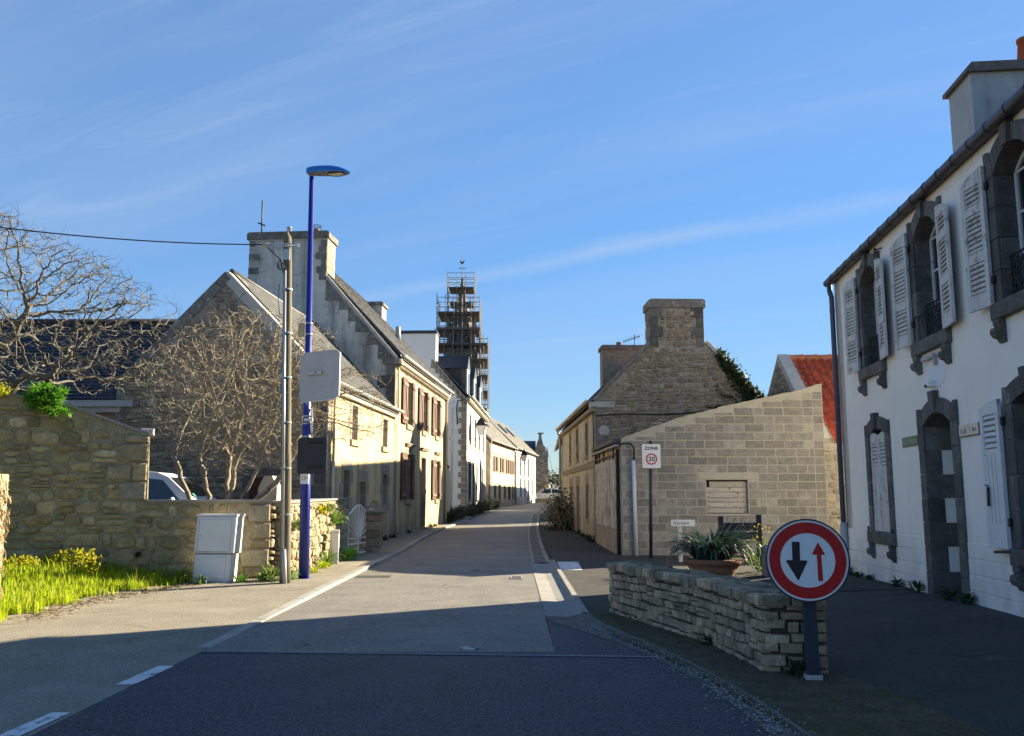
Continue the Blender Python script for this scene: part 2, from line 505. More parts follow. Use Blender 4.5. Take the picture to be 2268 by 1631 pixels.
# ---------------------------------------------------------------- materials of the place
M = {}
M['earth'] = mk('earth', (.12, .10, .06), var=.3, sc=3)
M['asphalt'] = mk('asphalt', (.19, .176, .152), rough=.72, var=.14, sc=1.3, grain=(58, .5), bump=.7, bsc=70, spec=.35, crack=(.55, .012, .75), streak=((.10, .095, .085), 1.6, .52, .66, .35),
                  spots=[((.26, .24, .20), .7, .5, .68, .5), ((.11, .105, .10), 2.6, .58, .7, .45)])
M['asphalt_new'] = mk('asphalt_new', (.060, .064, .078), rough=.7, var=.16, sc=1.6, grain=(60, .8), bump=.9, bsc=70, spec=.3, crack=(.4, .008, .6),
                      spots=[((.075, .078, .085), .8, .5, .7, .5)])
M['asphalt_side'] = mk('asphalt_side', (.13, .122, .105), rough=.8, var=.16, sc=1.1, grain=(60, .35), bump=.5, bsc=80, spec=.25,
                       spots=[((.19, .17, .13), .9, .5, .66, .5), ((.05, .05, .052), 3.2, .6, .72, .5)])
M['pave'] = mk('pavement', (.25, .222, .17), rough=.85, var=.15, sc=1.4, grain=(55, .4), bump=.6, bsc=60, spec=.2, crack=(.7, .012, .7),
               spots=[((.21, .19, .15), 1.1, .5, .7, .55), ((.36, .32, .25), .5, .55, .7, .5)])
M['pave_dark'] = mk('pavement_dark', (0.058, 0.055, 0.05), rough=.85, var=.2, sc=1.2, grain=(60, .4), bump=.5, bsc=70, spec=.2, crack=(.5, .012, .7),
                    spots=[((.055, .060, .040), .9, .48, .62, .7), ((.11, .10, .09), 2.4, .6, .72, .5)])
M['moss_ground'] = mk('mossy_gravel', (.105, .092, .060), rough=.95, var=.3, sc=5, grain=(50, .4), bump=.8, bsc=60, spec=.1,
                      spots=[((.075, .080, .030), 1.8, .48, .66, .7), ((.13, .12, .10), 7, .6, .72, .5)])
M['kerb'] = mk('kerb', (.30, .285, .25), rough=.85, var=.14, sc=5, rnd=.1, grain=(60, .15), bump=.3, bsc=60)
M['concrete'] = mk('concrete', (.27, .26, .235), rough=.85, var=.16, sc=2.5, grain=(45, .14), bump=.35, bsc=50,
                   spots=[((.16, .155, .14), 2.1, .55, .7, .5)])
M['paint'] = mk('road_paint', (.62, .62, .60), rough=.7, var=.1, sc=5, spots=[((.12, .12, .13), 9, .56, .63, .8)])
M['iron'] = mk('cast_iron', (.05, .05, .05), rough=.6, var=.2, sc=8, spec=.5)

M['cream'] = mk('cream_render', (.60, .49, .275), rough=.92, var=.06, sc=2.0, bump=.15, bsc=30,
                streak=((.24, .20, .135), 2.6, .47, .68, .75), base_dirt=((.20, .17, .12), .2, 2.0, .9))
M['cream_far'] = mk('pale_cream_render', (.66, .55, .34), rough=.9, var=.06, sc=.8, streak=((.5, .44, .32), 1.5, .55, .75, .4), base_dirt=((.4, .36, .28), .8, 2.0, .6))
M['cream_old'] = mk('old_cream_render', (.54, .49, .37), rough=.92, var=.12, sc=1.5, bump=.25, bsc=30,
                    streak=((.33, .27, .18), 2.2, .48, .66, .75), spots=[((.22, .19, .15), 1.4, .58, .68, .7)], base_dirt=((.20, .16, .12), 0.0, 1.5, .9))
M['white'] = mk('white_render', (.91, .85, .755), rough=.9, var=.035, sc=1.6, bump=.12, bsc=45,
                streak=((.52, .51, .50), 3.2, .60, .8, .5), base_dirt=((.38, .37, .35), .1, 1.1, .55))
M['white_far'] = mk('white_render_far', (.80, .79, .75), rough=.9, var=.04, sc=.8, streak=((.6, .58, .52), 2, .58, .8, .4), base_dirt=((.5, .48, .42), .6, 1.6, .5))
M['grey_render'] = mk('grey_render', (0.6, 0.57, 0.49), rough=.93, var=.16, sc=1.5, bump=.25, bsc=28,
                      streak=((.15, .145, .13), 2.3, .46, .66, .75), spots=[((.44, .42, .36), .9, .5, .68, .5), ((.17, .165, .15), 3.5, .58, .68, .6)])
M['grey_chimney'] = mk('grey_cement', (.42, .42, .41), rough=.92, var=.12, sc=1.6, bump=.2, bsc=28, streak=((.2, .2, .2), 3, .5, .7, .7))
M['mortar'] = mk('earth_mortar', (0.3, 0.255, 0.165), rough=.97, var=.25, sc=6, bump=.7, bsc=35, grain=(40, .2))
M['mortar_grey'] = mk('grey_mortar', (0.32, 0.29, 0.235), rough=.97, var=.28, sc=5, bump=.7, bsc=32, grain=(38, .25))
M['mortar_dark'] = mk('dark_joint', (.075, .07, .06), rough=.97, var=.3, sc=6, bump=.6, bsc=40)
M['rubble'] = mk('field_stone', (.25, .22, .15), rough=.93, var=.25, sc=7, bump=.9, bsc=26, grain=(45, .2), rnd=.22,
                 palette=[(0.297, 0.244, 0.123), (0.365, 0.281, 0.142), (0.243, 0.201, 0.109), (0.419, 0.329, 0.180), (0.324, 0.268, 0.152), (0.351, 0.256, 0.119), (0.486, 0.403, 0.257)],
                 spots=[((.45, .43, .36), 7, .62, .68, .55), ((.10, .10, .055), 3, .56, .7, .45)])
M['rubble_warm'] = mk('warm_field_stone', (.33, .27, .17), rough=.93, var=.22, sc=7, bump=.9, bsc=26, grain=(45, .2), rnd=.18,
                      palette=[(.30, .25, .16), (.37, .30, .18), (.26, .21, .13), (.40, .34, .23), (.34, .27, .15), (.31, .28, .21)],
                      spots=[((.5, .47, .38), 7, .63, .69, .5), ((.15, .13, .09), 4, .58, .7, .4)])
M['gable_stone'] = mk('dark_field_stone', (.20, .175, .14), rough=.95, var=.28, sc=6, bump=.9, bsc=22, grain=(40, .22), rnd=.25,
                      palette=[(0.257, 0.215, 0.150), (0.317, 0.260, 0.180), (0.216, 0.182, 0.132), (0.351, 0.293, 0.204), (0.270, 0.202, 0.144), (0.405, 0.351, 0.252)],
                      spots=[((.36, .35, .31), 5, .64, .69, .6)])
M['lichen_stone'] = mk('lichened_granite', (.20, .185, .16), rough=.95, var=.28, sc=8, bump=.8, bsc=24, grain=(38, .2), rnd=.2,
                       spots=[((.44, .43, .38), 6, .58, .64, .7), ((.09, .085, .075), 3.5, .55, .66, .7)])
M['granite'] = mk('granite_dressing', (.33, .285, .215), rough=.93, var=.2, sc=9, bump=.5, bsc=40, rnd=.14, grain=(60, .15),
                  palette=[(.31, .27, .20), (.36, .31, .235), (.28, .245, .19), (.34, .285, .21)])
M['granite_dark'] = mk('dark_granite', (.12, .115, .105), rough=.9, var=.3, sc=6, bump=.6, bsc=40, rnd=.25, grain=(60, .2),
                       palette=[(.125, .12, .108), (.16, .15, .132), (.10, .097, .09), (.145, .125, .115)],
                       spots=[((.24, .23, .20), 5, .58, .7, .55), ((.06, .058, .055), 2.2, .56, .68, .5)])
M['church_stone'] = mk('church_stone', (0.28, 0.25, 0.2), rough=.95, var=.35, sc=1.2, rnd=.2, grain=(3.0, .3),
                       spots=[((.40, .38, .32), 1.3, .6, .66, .7), ((.09, .08, .07), .8, .55, .68, .7)])
M['low_wall'] = mk('split_stone', (.27, .22, .155), rough=.92, var=.26, sc=9, bump=.9, bsc=30, grain=(45, .2), rnd=.22,
                   palette=[(0.400, 0.296, 0.189), (0.480, 0.352, 0.215), (0.336, 0.253, 0.176), (0.528, 0.380, 0.240), (0.384, 0.281, 0.195)],
                   spots=[((.10, .095, .08), 4, .56, .68, .55)])
M['low_cap'] = mk('mossy_capping', (.27, .225, .150), rough=.95, var=.3, sc=7, bump=.9, bsc=30, grain=(45, .2), rnd=.2,
                  spots=[((.12, .13, .05), 3.2, .48, .62, .75), ((.30, .28, .23), 6, .62, .7, .5)])
M['block'] = mk('concrete_block', (.30, .28, .235), rough=.95, var=.2, sc=7, bump=.8, bsc=55, grain=(65, .3), rnd=.17,
                palette=[(.30, .28, .235), (.35, .325, .27), (.255, .243, .215), (.32, .29, .245), (.28, .268, .24)],
                spots=[((.42, .385, .29), 2.6, .58, .68, .5), ((.20, .19, .165), .9, .5, .68, .5)])
M['mortar_block'] = mk('cement_joint', (.44, .41, .33), rough=.95, var=.12, sc=6, bump=.4, bsc=50)
M['slate'] = mk('slate', (.085, .085, .085), rough=.6, var=.2, sc=6, rnd=.25, spec=.4)
M['slate_dark'] = mk('dark_slate', (.030, .033, .042), rough=.5, var=.2, sc=8, rnd=.3, spec=.4, spots=[((.16, .16, .15), 16, .66, .7, .6)])
M['slate_cement'] = mk('cement_washed_slate', (.095, .095, .092), rough=.9, var=.22, sc=3, rnd=.08, spec=.15)
M['slate_grey'] = mk('weathered_slate', (.15, .142, .125), rough=.8, var=.25, sc=4, rnd=.18, spec=.25, spots=[((.30, .28, .22), 3, .55, .66, .5)])
M['cement_verge'] = mk('cement_verge', (.46, .44, .38), rough=.9, var=.14, sc=5, bump=.3, bsc=40)
M['red_tile'] = mk('red_tile', (.42, .075, .030), rough=.8, var=.18, sc=7, rnd=.2, palette=[(.40, .07, .03), (.47, .09, .035), (.34, .06, .028)],
                   spots=[((.17, .06, .04), 4, .56, .68, .5)])
M['zinc'] = mk('zinc', (.40, .40, .39), rough=.5, metal=.0, var=.12, sc=6, spec=.5)
M['gutter_dark'] = flat('dark_gutter', (.036, .034, .046), rough=.45)
M['pipe_dark'] = flat('slate_blue_pipe', (.085, .10, .14), rough=.45)
M['cream_pipe'] = flat('cream_painted_pipe', (.62, .54, .36), rough=.6)
M['white_pipe'] = flat('white_plastic_pipe', (.72, .72, .72), rough=.45)
M['brown_wood'] = mk('brown_painted_wood', (.115, .062, .042), rough=.7, var=.18, sc=10, rnd=.1, vs=(1, 1, .2))
M['brown_light'] = mk('worn_brown_wood', (.27, .165, .13), rough=.75, var=.15, sc=10)
M['white_wood'] = mk('white_painted_wood', (.70, .70, .69), rough=.6, var=.05, sc=6, spots=[((.35, .33, .31), 11, .63, .69, .6)])
M['white_wood_old'] = mk('flaking_white_wood', (.62, .60, .57), rough=.75, var=.08, sc=6, spots=[((.22, .19, .16), 8, .57, .64, .7)], streak=((.30, .26, .22), 9, .56, .68, .6))
M['barn_wood'] = mk('flaking_barn_boards', (.62, .57, .50), rough=.85, var=.15, sc=6, rnd=.1,
                    streak=((.17, .105, .075), 10, .50, .58, .85), spots=[((.27, .20, .15), 4, .52, .62, .55)])
M['old_board'] = mk('grey_old_board', (.46, .42, .36), rough=.9, var=.2, sc=5, vs=(.2, 1, 3), rnd=.12, spots=[((.12, .09, .075), 9, .62, .68, .8)])
M['glass'] = mk('window_glass', (.02, .022, .025), rough=.06, var=.0, spec=.8)
M['lens'] = mk('lamp_lens', (.35, .34, .31), rough=.1, var=.1, sc=20, spec=.8)
M['room'] = flat('dark_interior', (.03, .03, .03), rough=.9)
M['blue'] = mk('blue_paint', (.008, .020, .22), rough=.38, var=.05, sc=8, spec=.55, spots=[((.04, .07, .26), 14, .68, .7, .6)])
M['blue_head'] = mk('sky_blue_paint', (.010, .16, .52), rough=.3, var=.04, spec=.6)
M['lamp_grey'] = flat('lamp_underside', (.27, .26, .23), rough=.6)
M['sign_back'] = mk('bare_aluminium', (.47, .47, .47), rough=.55, metal=0.0, var=.06, sc=3, streak=((.35, .34, .32), 6, .55, .75, .5), spec=.5)
M['sign_black'] = flat('anthracite_sign', (.022, .026, .036), rough=.45)
M['post_dark'] = flat('anthracite_post', (.028, .034, .055), rough=.45)
M['sign_white'] = mk('sign_white', (.80, .80, .80), rough=.45, var=.03, sc=4)
M['sign_red'] = mk('sign_red', (.50, .012, .014), rough=.4, var=.10, sc=5)
M['sign_ink'] = flat('sign_black_ink', (.010, .010, .016), rough=.45)
M['sign_green'] = flat('enamel_green', (.014, .13, .085), rough=.35)
M['enamel_cream'] = mk('enamel_cream', (.66, .62, .50), rough=.4, var=.06, sc=6, spots=[((.45, .35, .22), 12, .66, .7, .6)])
M['faded_ink'] = flat('faded_letter', (.09, .07, .055), rough=.6)
M['faint_ink'] = flat('worn_off_letter', (.42, .37, .28), rough=.6)
M['green_ink'] = flat('pale_green_letter', (.35, .50, .42), rough=.5)
M['tan'] = flat('tan_sticker', (.50, .42, .24), rough=.6)
M['steel'] = flat('galvanised_steel', (.42, .42, .42), rough=.4, spec=.6, metal=.6)
M['black'] = flat('black_iron', (.012, .012, .014), rough=.5)
M['rust'] = flat('rusty_iron', (.22, .10, .05), rough=.8)
M['cabinet'] = mk('cabinet_plastic', (.66, .66, .65), rough=.55, var=.04, sc=4)
M['cabinet_line'] = flat('cabinet_seam', (.12, .12, .12))
M['pole_wood'] = mk('weathered_pole', (.19, .165, .115), rough=.92, var=.25, sc=9, vs=(1, 1, .1), streak=((.12, .11, .08), 12, .5, .62, .7), bump=.5, bsc=40)
M['white_iron'] = mk('white_iron', (.72, .71, .66), rough=.5, var=.06, sc=8)
M['bark'] = mk('pale_bark', (.30, .25, .175), rough=.9, var=.28, sc=14, bump=.4, bsc=50, spots=[((.42, .42, .32), 9, .58, .66, .5), ((.13, .11, .085), 6, .56, .66, .6)])
M['bark_big'] = mk('lichened_bark', (.15, .137, .105), rough=.9, var=.3, sc=14, bump=.4, bsc=50, spots=[((.28, .28, .20), 8, .57, .64, .6), ((.09, .085, .075), 5, .55, .66, .7)])
M['creeper'] = mk('dry_creeper', (.36, .27, .15), rough=.95, var=.3, sc=20, rnd=.2)
M['straw_wall'] = mk('straw_coloured_pillar', (.40, .33, .21), rough=.95, var=.25, sc=9, bump=.8, bsc=40)
M['terracotta'] = mk('terracotta', (.30, .15, .095), rough=.8, var=.12, sc=6)
M['grey_plastic'] = flat('grey_plastic', (.22, .24, .27), rough=.55)
M['grass'] = leafmat('grass_blades', [(.34, .46, .012), (.44, .54, .015), (.27, .40, .010), (.50, .52, .03), (.38, .48, .015)], trans=.55)
M['grass_dark'] = leafmat('dark_grass', [(.08, .11, .02), (.10, .11, .03), (.14, .115, .05)], trans=.3)
M['apron'] = mk('worn_apron', (.125, .118, .105), rough=.85, var=.25, sc=3, grain=(45, .4), bump=.5, bsc=50, spots=[((.06, .06, .05), 1.6, .5, .66, .6)])
M['turf'] = leafmat('thin_turf', [(.08, .10, .03), (.12, .11, .04), (.16, .125, .065)], trans=.2)
M['shrub_yellow'] = leafmat('yellow_green_leaf', [(.40, .42, .012), (.50, .46, .02), (.22, .27, .012), (.54, .42, .02)], trans=.5)
M['leaf_bright'] = leafmat('bright_leaf', [(.13, .36, .03), (.18, .44, .035), (.09, .26, .022), (.28, .48, .06)], trans=.35)
M['weed'] = leafmat('weed_leaf', [(.13, .25, .035), (.19, .32, .04), (.09, .17, .03), (.26, .33, .08)], trans=.35)
M['weed_dark'] = leafmat('shade_weed', [(.04, .08, .03), (.06, .10, .035)], trans=.25)
M['ivy'] = leafmat('ivy_leaf', [(.022, .045, .016), (.035, .06, .02), (.018, .035, .014), (.05, .075, .02)], trans=.2)
M['strap'] = leafmat('strap_leaf', [(.030, .070, .045), (.042, .085, .055), (.022, .055, .035), (.06, .10, .07)], rough=.4, trans=.2)
M['bed'] = leafmat('bed_leaf', [(.05, .07, .035), (.08, .09, .05), (.035, .05, .025), (.10, .10, .06)], trans=.25)
M['bush_leaf'] = leafmat('bush_leaf', [(.03, .045, .018), (.05, .06, .022), (.07, .065, .03)], trans=.2)
M['yellow_flower'] = leafmat('yellow_petal', [(.6, .45, .02), (.65, .5, .04)], trans=.3)
M['car_white'] = mk('white_car_paint', (.74, .75, .77), rough=.25, var=.02, spec=.6)
M['car_blue'] = mk('pale_blue_car_paint', (.25, .36, .48), rough=.25, var=.02, spec=.6)
M['tyre'] = flat('tyre', (.018, .018, .018), rough=.9)
M['stone_pale'] = mk('pale_stone', (.50, .42, .30), rough=.95, var=.22, sc=4, rnd=.25, palette=[(.42, .34, .24), (.58, .50, .37), (.36, .29, .21), (.52, .45, .34)], bump=.5, bsc=30)
M['spire'] = mk('spire_stone', (.17, .15, .13), rough=.95, var=.3, sc=.8, grain=(2.5, .25))
M['tube'] = flat('scaffold_tube', (.17, .165, .155), rough=.5, spec=.5)
M['deck'] = mk('scaffold_deck', (.125, .108, .09), rough=.85, var=.2, sc=1.5, rnd=.15)
# ---------------------------------------------------------------- the ground
mb = MB()
xs = [-2500, -800, -300, -120, -60, -30, -20, -14, -11, -9, -8, -7, -6.3, -5.6, -5, -4, -3, -1, 0, 1, 2, 3, 3.6, 4.2, 4.8, 5.4, 6, 7, 9, 14, 20, 30, 60, 120, 300, 800, 2500]
ys = [-300, -60, -20, -8, -2, 2, 5, 7, 9, 11, 12, 13, 14, 16, 18, 21, 24, 27, 30, 33, 36, 41, 46, 50, 57, 64, 70, 76, 86, 95, 112, 130, 170, 260, 500, 1000, 3000]
P = [(x, y, gz(x, y) - .03) for y in ys for x in xs]
nx = len(xs)
F = [(j * nx + i, j * nx + i + 1, (j + 1) * nx + i + 1, (j + 1) * nx + i) for j in range(len(ys) - 1) for i in range(nx - 1)]
mb.add(P, F)
struct('ground', mb, M['earth'])

def strip(name, mat, left, right, off, y0, y1, step=1.0, nx_=6, offr=None):
    """a sheet between two x(y) tables, following the ground"""
    m = MB(); ylist = []
    y = y0
    while y < y1 - 1e-6:
        ylist.append(y); y += step if y < 30 else step * 3
    ylist.append(y1)
    for t in (left, right):
        for (yy, _) in t:
            if y0 < yy < y1: ylist.append(yy)
    ylist = sorted(set(round(q, 3) for q in ylist))
    P, F = [], []
    for yy in ylist:
        a, b = interp(yy, left), interp(yy, right)
        for i in range(nx_ + 1):
            x = a + (b - a) * i / nx_
            P.append((x, yy, gz(x, yy) + (off(x, yy) if callable(off) else off)))
    for j in range(len(ylist) - 1):
        for i in range(nx_):
            q = j * (nx_ + 1) + i
            F.append((q, q + 1, q + nx_ + 2, q + nx_ + 1))
    m.add(P, F)
    return struct(name, m, mat)

ROADL = [(9.0, -3.04), (21, -2.99), (30, -2.88), (36, -2.72), (44, -2.12), (55, -1.62), (66, -.95), (78, .95), (92, 3.3), (110, 7), (135, 13)]
GUTL = [(9.0, .42), (20.6, .46), (28, .50), (36, .64), (50, 1.10), (60, 1.85), (70, 3.1), (80, 4.9), (95, 8), (110, 11.5), (135, 18)]
strip('road', M['asphalt'], ROADL, GUTL, .004, 9.0, 135)
# the wider street in front of the narrowing, with the newer surface
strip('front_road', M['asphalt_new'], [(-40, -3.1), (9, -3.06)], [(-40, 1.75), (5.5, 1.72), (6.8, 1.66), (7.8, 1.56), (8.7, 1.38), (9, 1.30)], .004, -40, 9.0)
m = MB()
for y in (9.0, 9.5, 10.0, 10.6, 11.2, 11.7):
    pass
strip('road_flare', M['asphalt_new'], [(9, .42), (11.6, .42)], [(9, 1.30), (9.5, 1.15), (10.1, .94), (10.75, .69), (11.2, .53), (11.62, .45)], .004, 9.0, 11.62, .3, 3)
strip('side_street', M['pave'], [(-40, -40), (10.2, -40), (10.9, -6.4), (12.0, -6.35), (12.9, -6.3)], [(-40, -3.1), (9.2, -3.06), (12.9, -3.19)], .003, -40, 12.9)
PAVL = [(12.9, -6.3), (14, -6.25), (15.1, -5.9), (15.6, -5.6), (16.4, -4.6), (17, -4.3), (22, -4.25), (30, -4.05), (40, -3.4), (48, -2.8)]
strip('pavement_left', M['pave'], PAVL, [(12.9, -3.19), (21, -3.14), (30, -3.03), (36, -2.87), (44, -2.27), (48, -2.05)], lambda x, y: .003 + .038 * smooth(12.9, 15.5, y), 12.9, 48, .5)
# kerb stones, each its own block
kt = MB().box(WF, -3.19, -3.04, -.12, .0, 9.2, 36)
kerb = struct('kerb', kt, M['kerb'])
y = 9.25
k = 0
while y < 44:
    ln = 1.0
    x0, x1 = interp(y, ROADL), interp(y + ln, ROADL)
    kr = lambda q: .055 * smooth(9.6, 15.5, q) + .006
    zt = gz(x0, y)
    d = Vector((x1 - x0, ln, gz(x1, y + ln) + kr(y + ln) - zt - kr(y))).normalized(); n_ = Vector((-d.y, d.x, 0)).normalized()
    f = Fr((x0, y, zt), d, n_)
    rise = .055 * smooth(9.6, 15.5, y) + .006
    b = MB().cbox(Fr((x0, y, zt), d, (0, 0, 1), n_), .006, ln - .006, .0, .15, -.12, rise + R.uniform(-.0015, .0025), .012)
    part(kerb, 'kerb_stone', b, M['kerb'])
    y += ln; k += 1
# right-hand channel of dished concrete slabs
ch = struct('channel', MB().box(WF, .46, .9, -.2, -.06, 11.7, 20.6), M['concrete'])
y = 11.62
while y < 20.5:
    b = MB(); ln = .49
    P = []
    prof = [(.43, .004), (.53, -.006), (.66, -.022), (.78, -.012), (.88, .012), (.90, .05), (.98, .05), (.985, .03)]
    for yy in (y + .004, y + ln - .004):
        for x, z in prof: P.append((x, yy, gz(x, yy) + z + .006))
    n_ = len(prof)
    b.add(P, [(i, i + 1, n_ + i + 1, n_ + i) for i in range(n_ - 1)])
    part(ch, 'channel_slab', b, M['concrete'])
    y += ln
strip('channel_strip', M['asphalt_side'], [(20.6, .47), (28, .51), (36, .65), (50, 1.11), (60, 1.86)], [(20.6, .84), (28, .92), (36, 1.05), (50, 1.55), (60, 2.3)], .012, 20.6, 60)
for a, b_ in ((.0, .05), (.32, .42)):
    strip('channel_edge', M['kerb'], [(20.6, .465 + a), (28, .505 + a), (36, .64 + a), (50, 1.10 + a), (60, 1.85 + a)],
          [(20.6, .465 + b_), (28, .505 + b_), (36, .64 + b_), (50, 1.10 + b_), (60, 1.85 + b_)], .018, 20.6, 60, 1.0, 1)
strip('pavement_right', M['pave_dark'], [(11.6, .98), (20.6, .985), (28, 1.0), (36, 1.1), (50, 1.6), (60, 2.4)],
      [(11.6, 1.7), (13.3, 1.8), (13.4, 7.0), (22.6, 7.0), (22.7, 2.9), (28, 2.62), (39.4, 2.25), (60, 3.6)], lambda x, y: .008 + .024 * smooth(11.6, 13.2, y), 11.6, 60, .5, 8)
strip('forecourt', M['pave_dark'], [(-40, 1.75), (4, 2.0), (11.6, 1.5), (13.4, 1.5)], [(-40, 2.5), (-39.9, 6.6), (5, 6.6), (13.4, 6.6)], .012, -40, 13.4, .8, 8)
strip('mossy_verge', M['moss_ground'], [(-4, 1.9), (5.5, 1.86), (7, 1.7), (8, 1.58), (9, 1.36), (10, 1.10), (11, 1.02), (12, 1.0)],
      [(-4, 2.3), (4, 3.2), (7.2, 2.95), (7.75, 2.8), (8.0, 2.45), (9.5, 2.2), (11.9, 1.42), (12, 1.4)], .02, -4, 12, .4, 5)
# concrete apron that turns away from the end of the channel
m = MB(); P = []
ap = [(.42, 11.62, .98, 11.62), (.46, 11.2, 1.02, 11.25), (.62, 10.75, 1.08, 10.85), (.88, 10.1, 1.22, 10.2), (1.10, 9.5, 1.38, 9.6), (1.32, 8.7, 1.54, 8.8), (1.5, 7.8, 1.70, 7.9), (1.60, 6.8, 1.82, 6.9), (1.66, 5.6, 1.9, 5.6), (1.7, 3, 1.95, 3)]
for a, b_, c, d in ap: P += [(a, b_, gz(a, b_) + .008), ((a + c) / 2, (b_ + d) / 2, gz(a, b_) - .0), (c, d, gz(c, d) + .026 + .03 * smooth(10.6, 11.6, d))]
m.add(P, [(3 * i + q, 3 * i + q + 1, 3 * i + q + 4, 3 * i + q + 3) for i in range(len(ap) - 1) for q in (0, 1)])
struct('apron', m, M['apron'])
# loose gravel along the apron
m = MB()
for i in range(2200):
    t = R.random() ** .8 * 8
    y = 11 - t
    xc = interp(y, [(2, 1.8), (5.6, 1.74), (6.8, 1.66), (7.8, 1.56), (8.7, 1.42), (9.5, 1.24), (10.1, 1.06), (11, .9)])
    x = xc + R.gauss(0.05, .075) + (R.random() < .10) * R.uniform(-.25, .0)
    s_ = R.uniform(.004, .012)
    z = gz(x, y) + .018
    a = R.uniform(0, 6.28)
    c, s2 = math.cos(a) * s_, math.sin(a) * s_
    m.add([(x + c, y + s2, z), (x - s2, y + c, z), (x - c, y - s2, z), (x + s2, y - c, z), (x, y, z + s_ * .7)], [(0, 1, 4), (1, 2, 4), (2, 3, 4), (3, 0, 4)])
struct('gravel', m, mk('gravel', (.30, .28, .255), rnd=.4, var=.1), kind='stuff', label='loose pale gravel washed along the edge of the road')
# road markings
def mark(name, pts, off=.009, mat=None):
    m = MB(); m.add([(x, y, gz(x, y) + off) for x, y in pts], [tuple(range(len(pts)))]); return struct(name, m, mat or M['paint'])
mark('dash_marking', [(-3.20, 7.44), (-3.05, 7.44), (-3.03, 8.24), (-3.17, 8.24)])
mark('dash_marking', [(-3.27, 5.65), (-3.12, 5.65), (-3.10, 6.50), (-3.23, 6.50)])
mark('dash_marking', [(-3.31, 3.9), (-3.17, 3.9), (-3.15, 4.7), (-3.29, 4.7)])
mark('cross_joint', [(-3.06, 8.97), (1.36, 8.66), (1.36, 8.73), (-3.06, 9.06)], .010, mk('pale_joint', (.19, .19, .19), var=.2, sc=6, rough=.85))
mark('give_way_mark', [(.99, 18.3), (1.42, 18.3), (1.50, 20.5), (1.02, 20.5)], .036)
for (x, y, w, h) in ((-.43, 9.17, .18, .11), (.08, 16.9, .22, .5), (-.72, 18.6, .2, .5)):
    t = thing('utility_cover', {-.43: 'small pale-rimmed valve cover in the dark road near the cross joint', .08: 'small grey valve cover beside the channel in the shaded road', -.72: 'grey valve cover left of the middle of the shaded road'}[x], 'cover', (x, y, gz(x, y)))
    f = Fr((x, y, gz(x, y) + .004), (1, 0, 0), (0, 0, 1), (0, 1, 0))
    b = MB()
    for (a, b2, c, d) in ((-w / 2, w / 2, -h / 2, -h / 2 + .025), (-w / 2, w / 2, h / 2 - .025, h / 2), (-w / 2, -w / 2 + .025, -h / 2, h / 2), (w / 2 - .025, w / 2, -h / 2, h / 2)):
        b.box(f, a, b2, c, d, 0, .012)
    part(t, 'rim', b, M['paint'] if x == -.43 else M['kerb'])
    part(t, 'lid', MB().box(f, -w / 2 + .03, w / 2 - .03, -h / 2 + .03, h / 2 - .03, 0, .006), M['iron'])
def grate(x, y, w, h, lab):
    t = thing('drain_grate', lab, 'drain', (x, y, gz(x, y)))
    f = Fr((x, y, gz(x, y) + .006), (1, 0, 0), (0, 0, 1), (0, 1, 0))
    part(t, 'pit', MB().box(f, -w / 2, w / 2, -h / 2, h / 2, 0, .002), M['black'])
    b = MB()
    n_ = int(w / .05)
    for i in range(n_ + 1): b.box(f, -w / 2 + i * w / n_ - .012, -w / 2 + i * w / n_ + .012, -h / 2, h / 2, .003, .008)
    part(t, 'bar', b, M['iron'])
grate(-2.62, 17.2, .62, .42, 'iron drain grate at the left kerb beside the sunlit road')
grate(-3.35, 25.6, .55, .55, 'square iron cover in the pavement by the cream house with brown shutters')
grate(-3.6, 28.6, .9, .6, 'wide iron cover in the pavement under the small ground floor windows')
grate(1.75, 20.9, .9, .10, 'thin slotted drain beside the white road mark')
# ---------------------------------------------------------------- helpers for houses
def jamb_set(T, fr, s0, s1, z0, z1, mat, w=(.15, .30), h=.36, dep=.28, proud=.014, lintel=.28, sill=.18, lw=.20, pname='jamb_stone', sillproud=.05, lintel_name='lintel_stone'):
    n = max(2, round((z1 - z0) / h))
    for side in (-1, 1):
        for i in range(n):
            ww = w[(i + (side > 0)) % 2] * R.uniform(.93, 1.07)
            a, b = (s0 - ww, s0) if side < 0 else (s1, s1 + ww)
            za, zb = z0 + (z1 - z0) * i / n, z0 + (z1 - z0) * (i + 1) / n
            part(T, pname, MB().cbox(fr, a, b, za + .004, zb - .004, -dep, proud + R.uniform(-.004, .006), .008), mat)
    if lintel: part(T, lintel_name, MB().cbox(fr, s0 - lw, s1 + lw, z1 + .002, z1 + lintel, -dep, proud + .004, .008), mat)
    if sill: part(T, 'sill_stone', MB().cbox(fr, s0 - lw * .8, s1 + lw * .8, z0 - sill, z0 - .002, -dep, proud + sillproud, .012), mat)

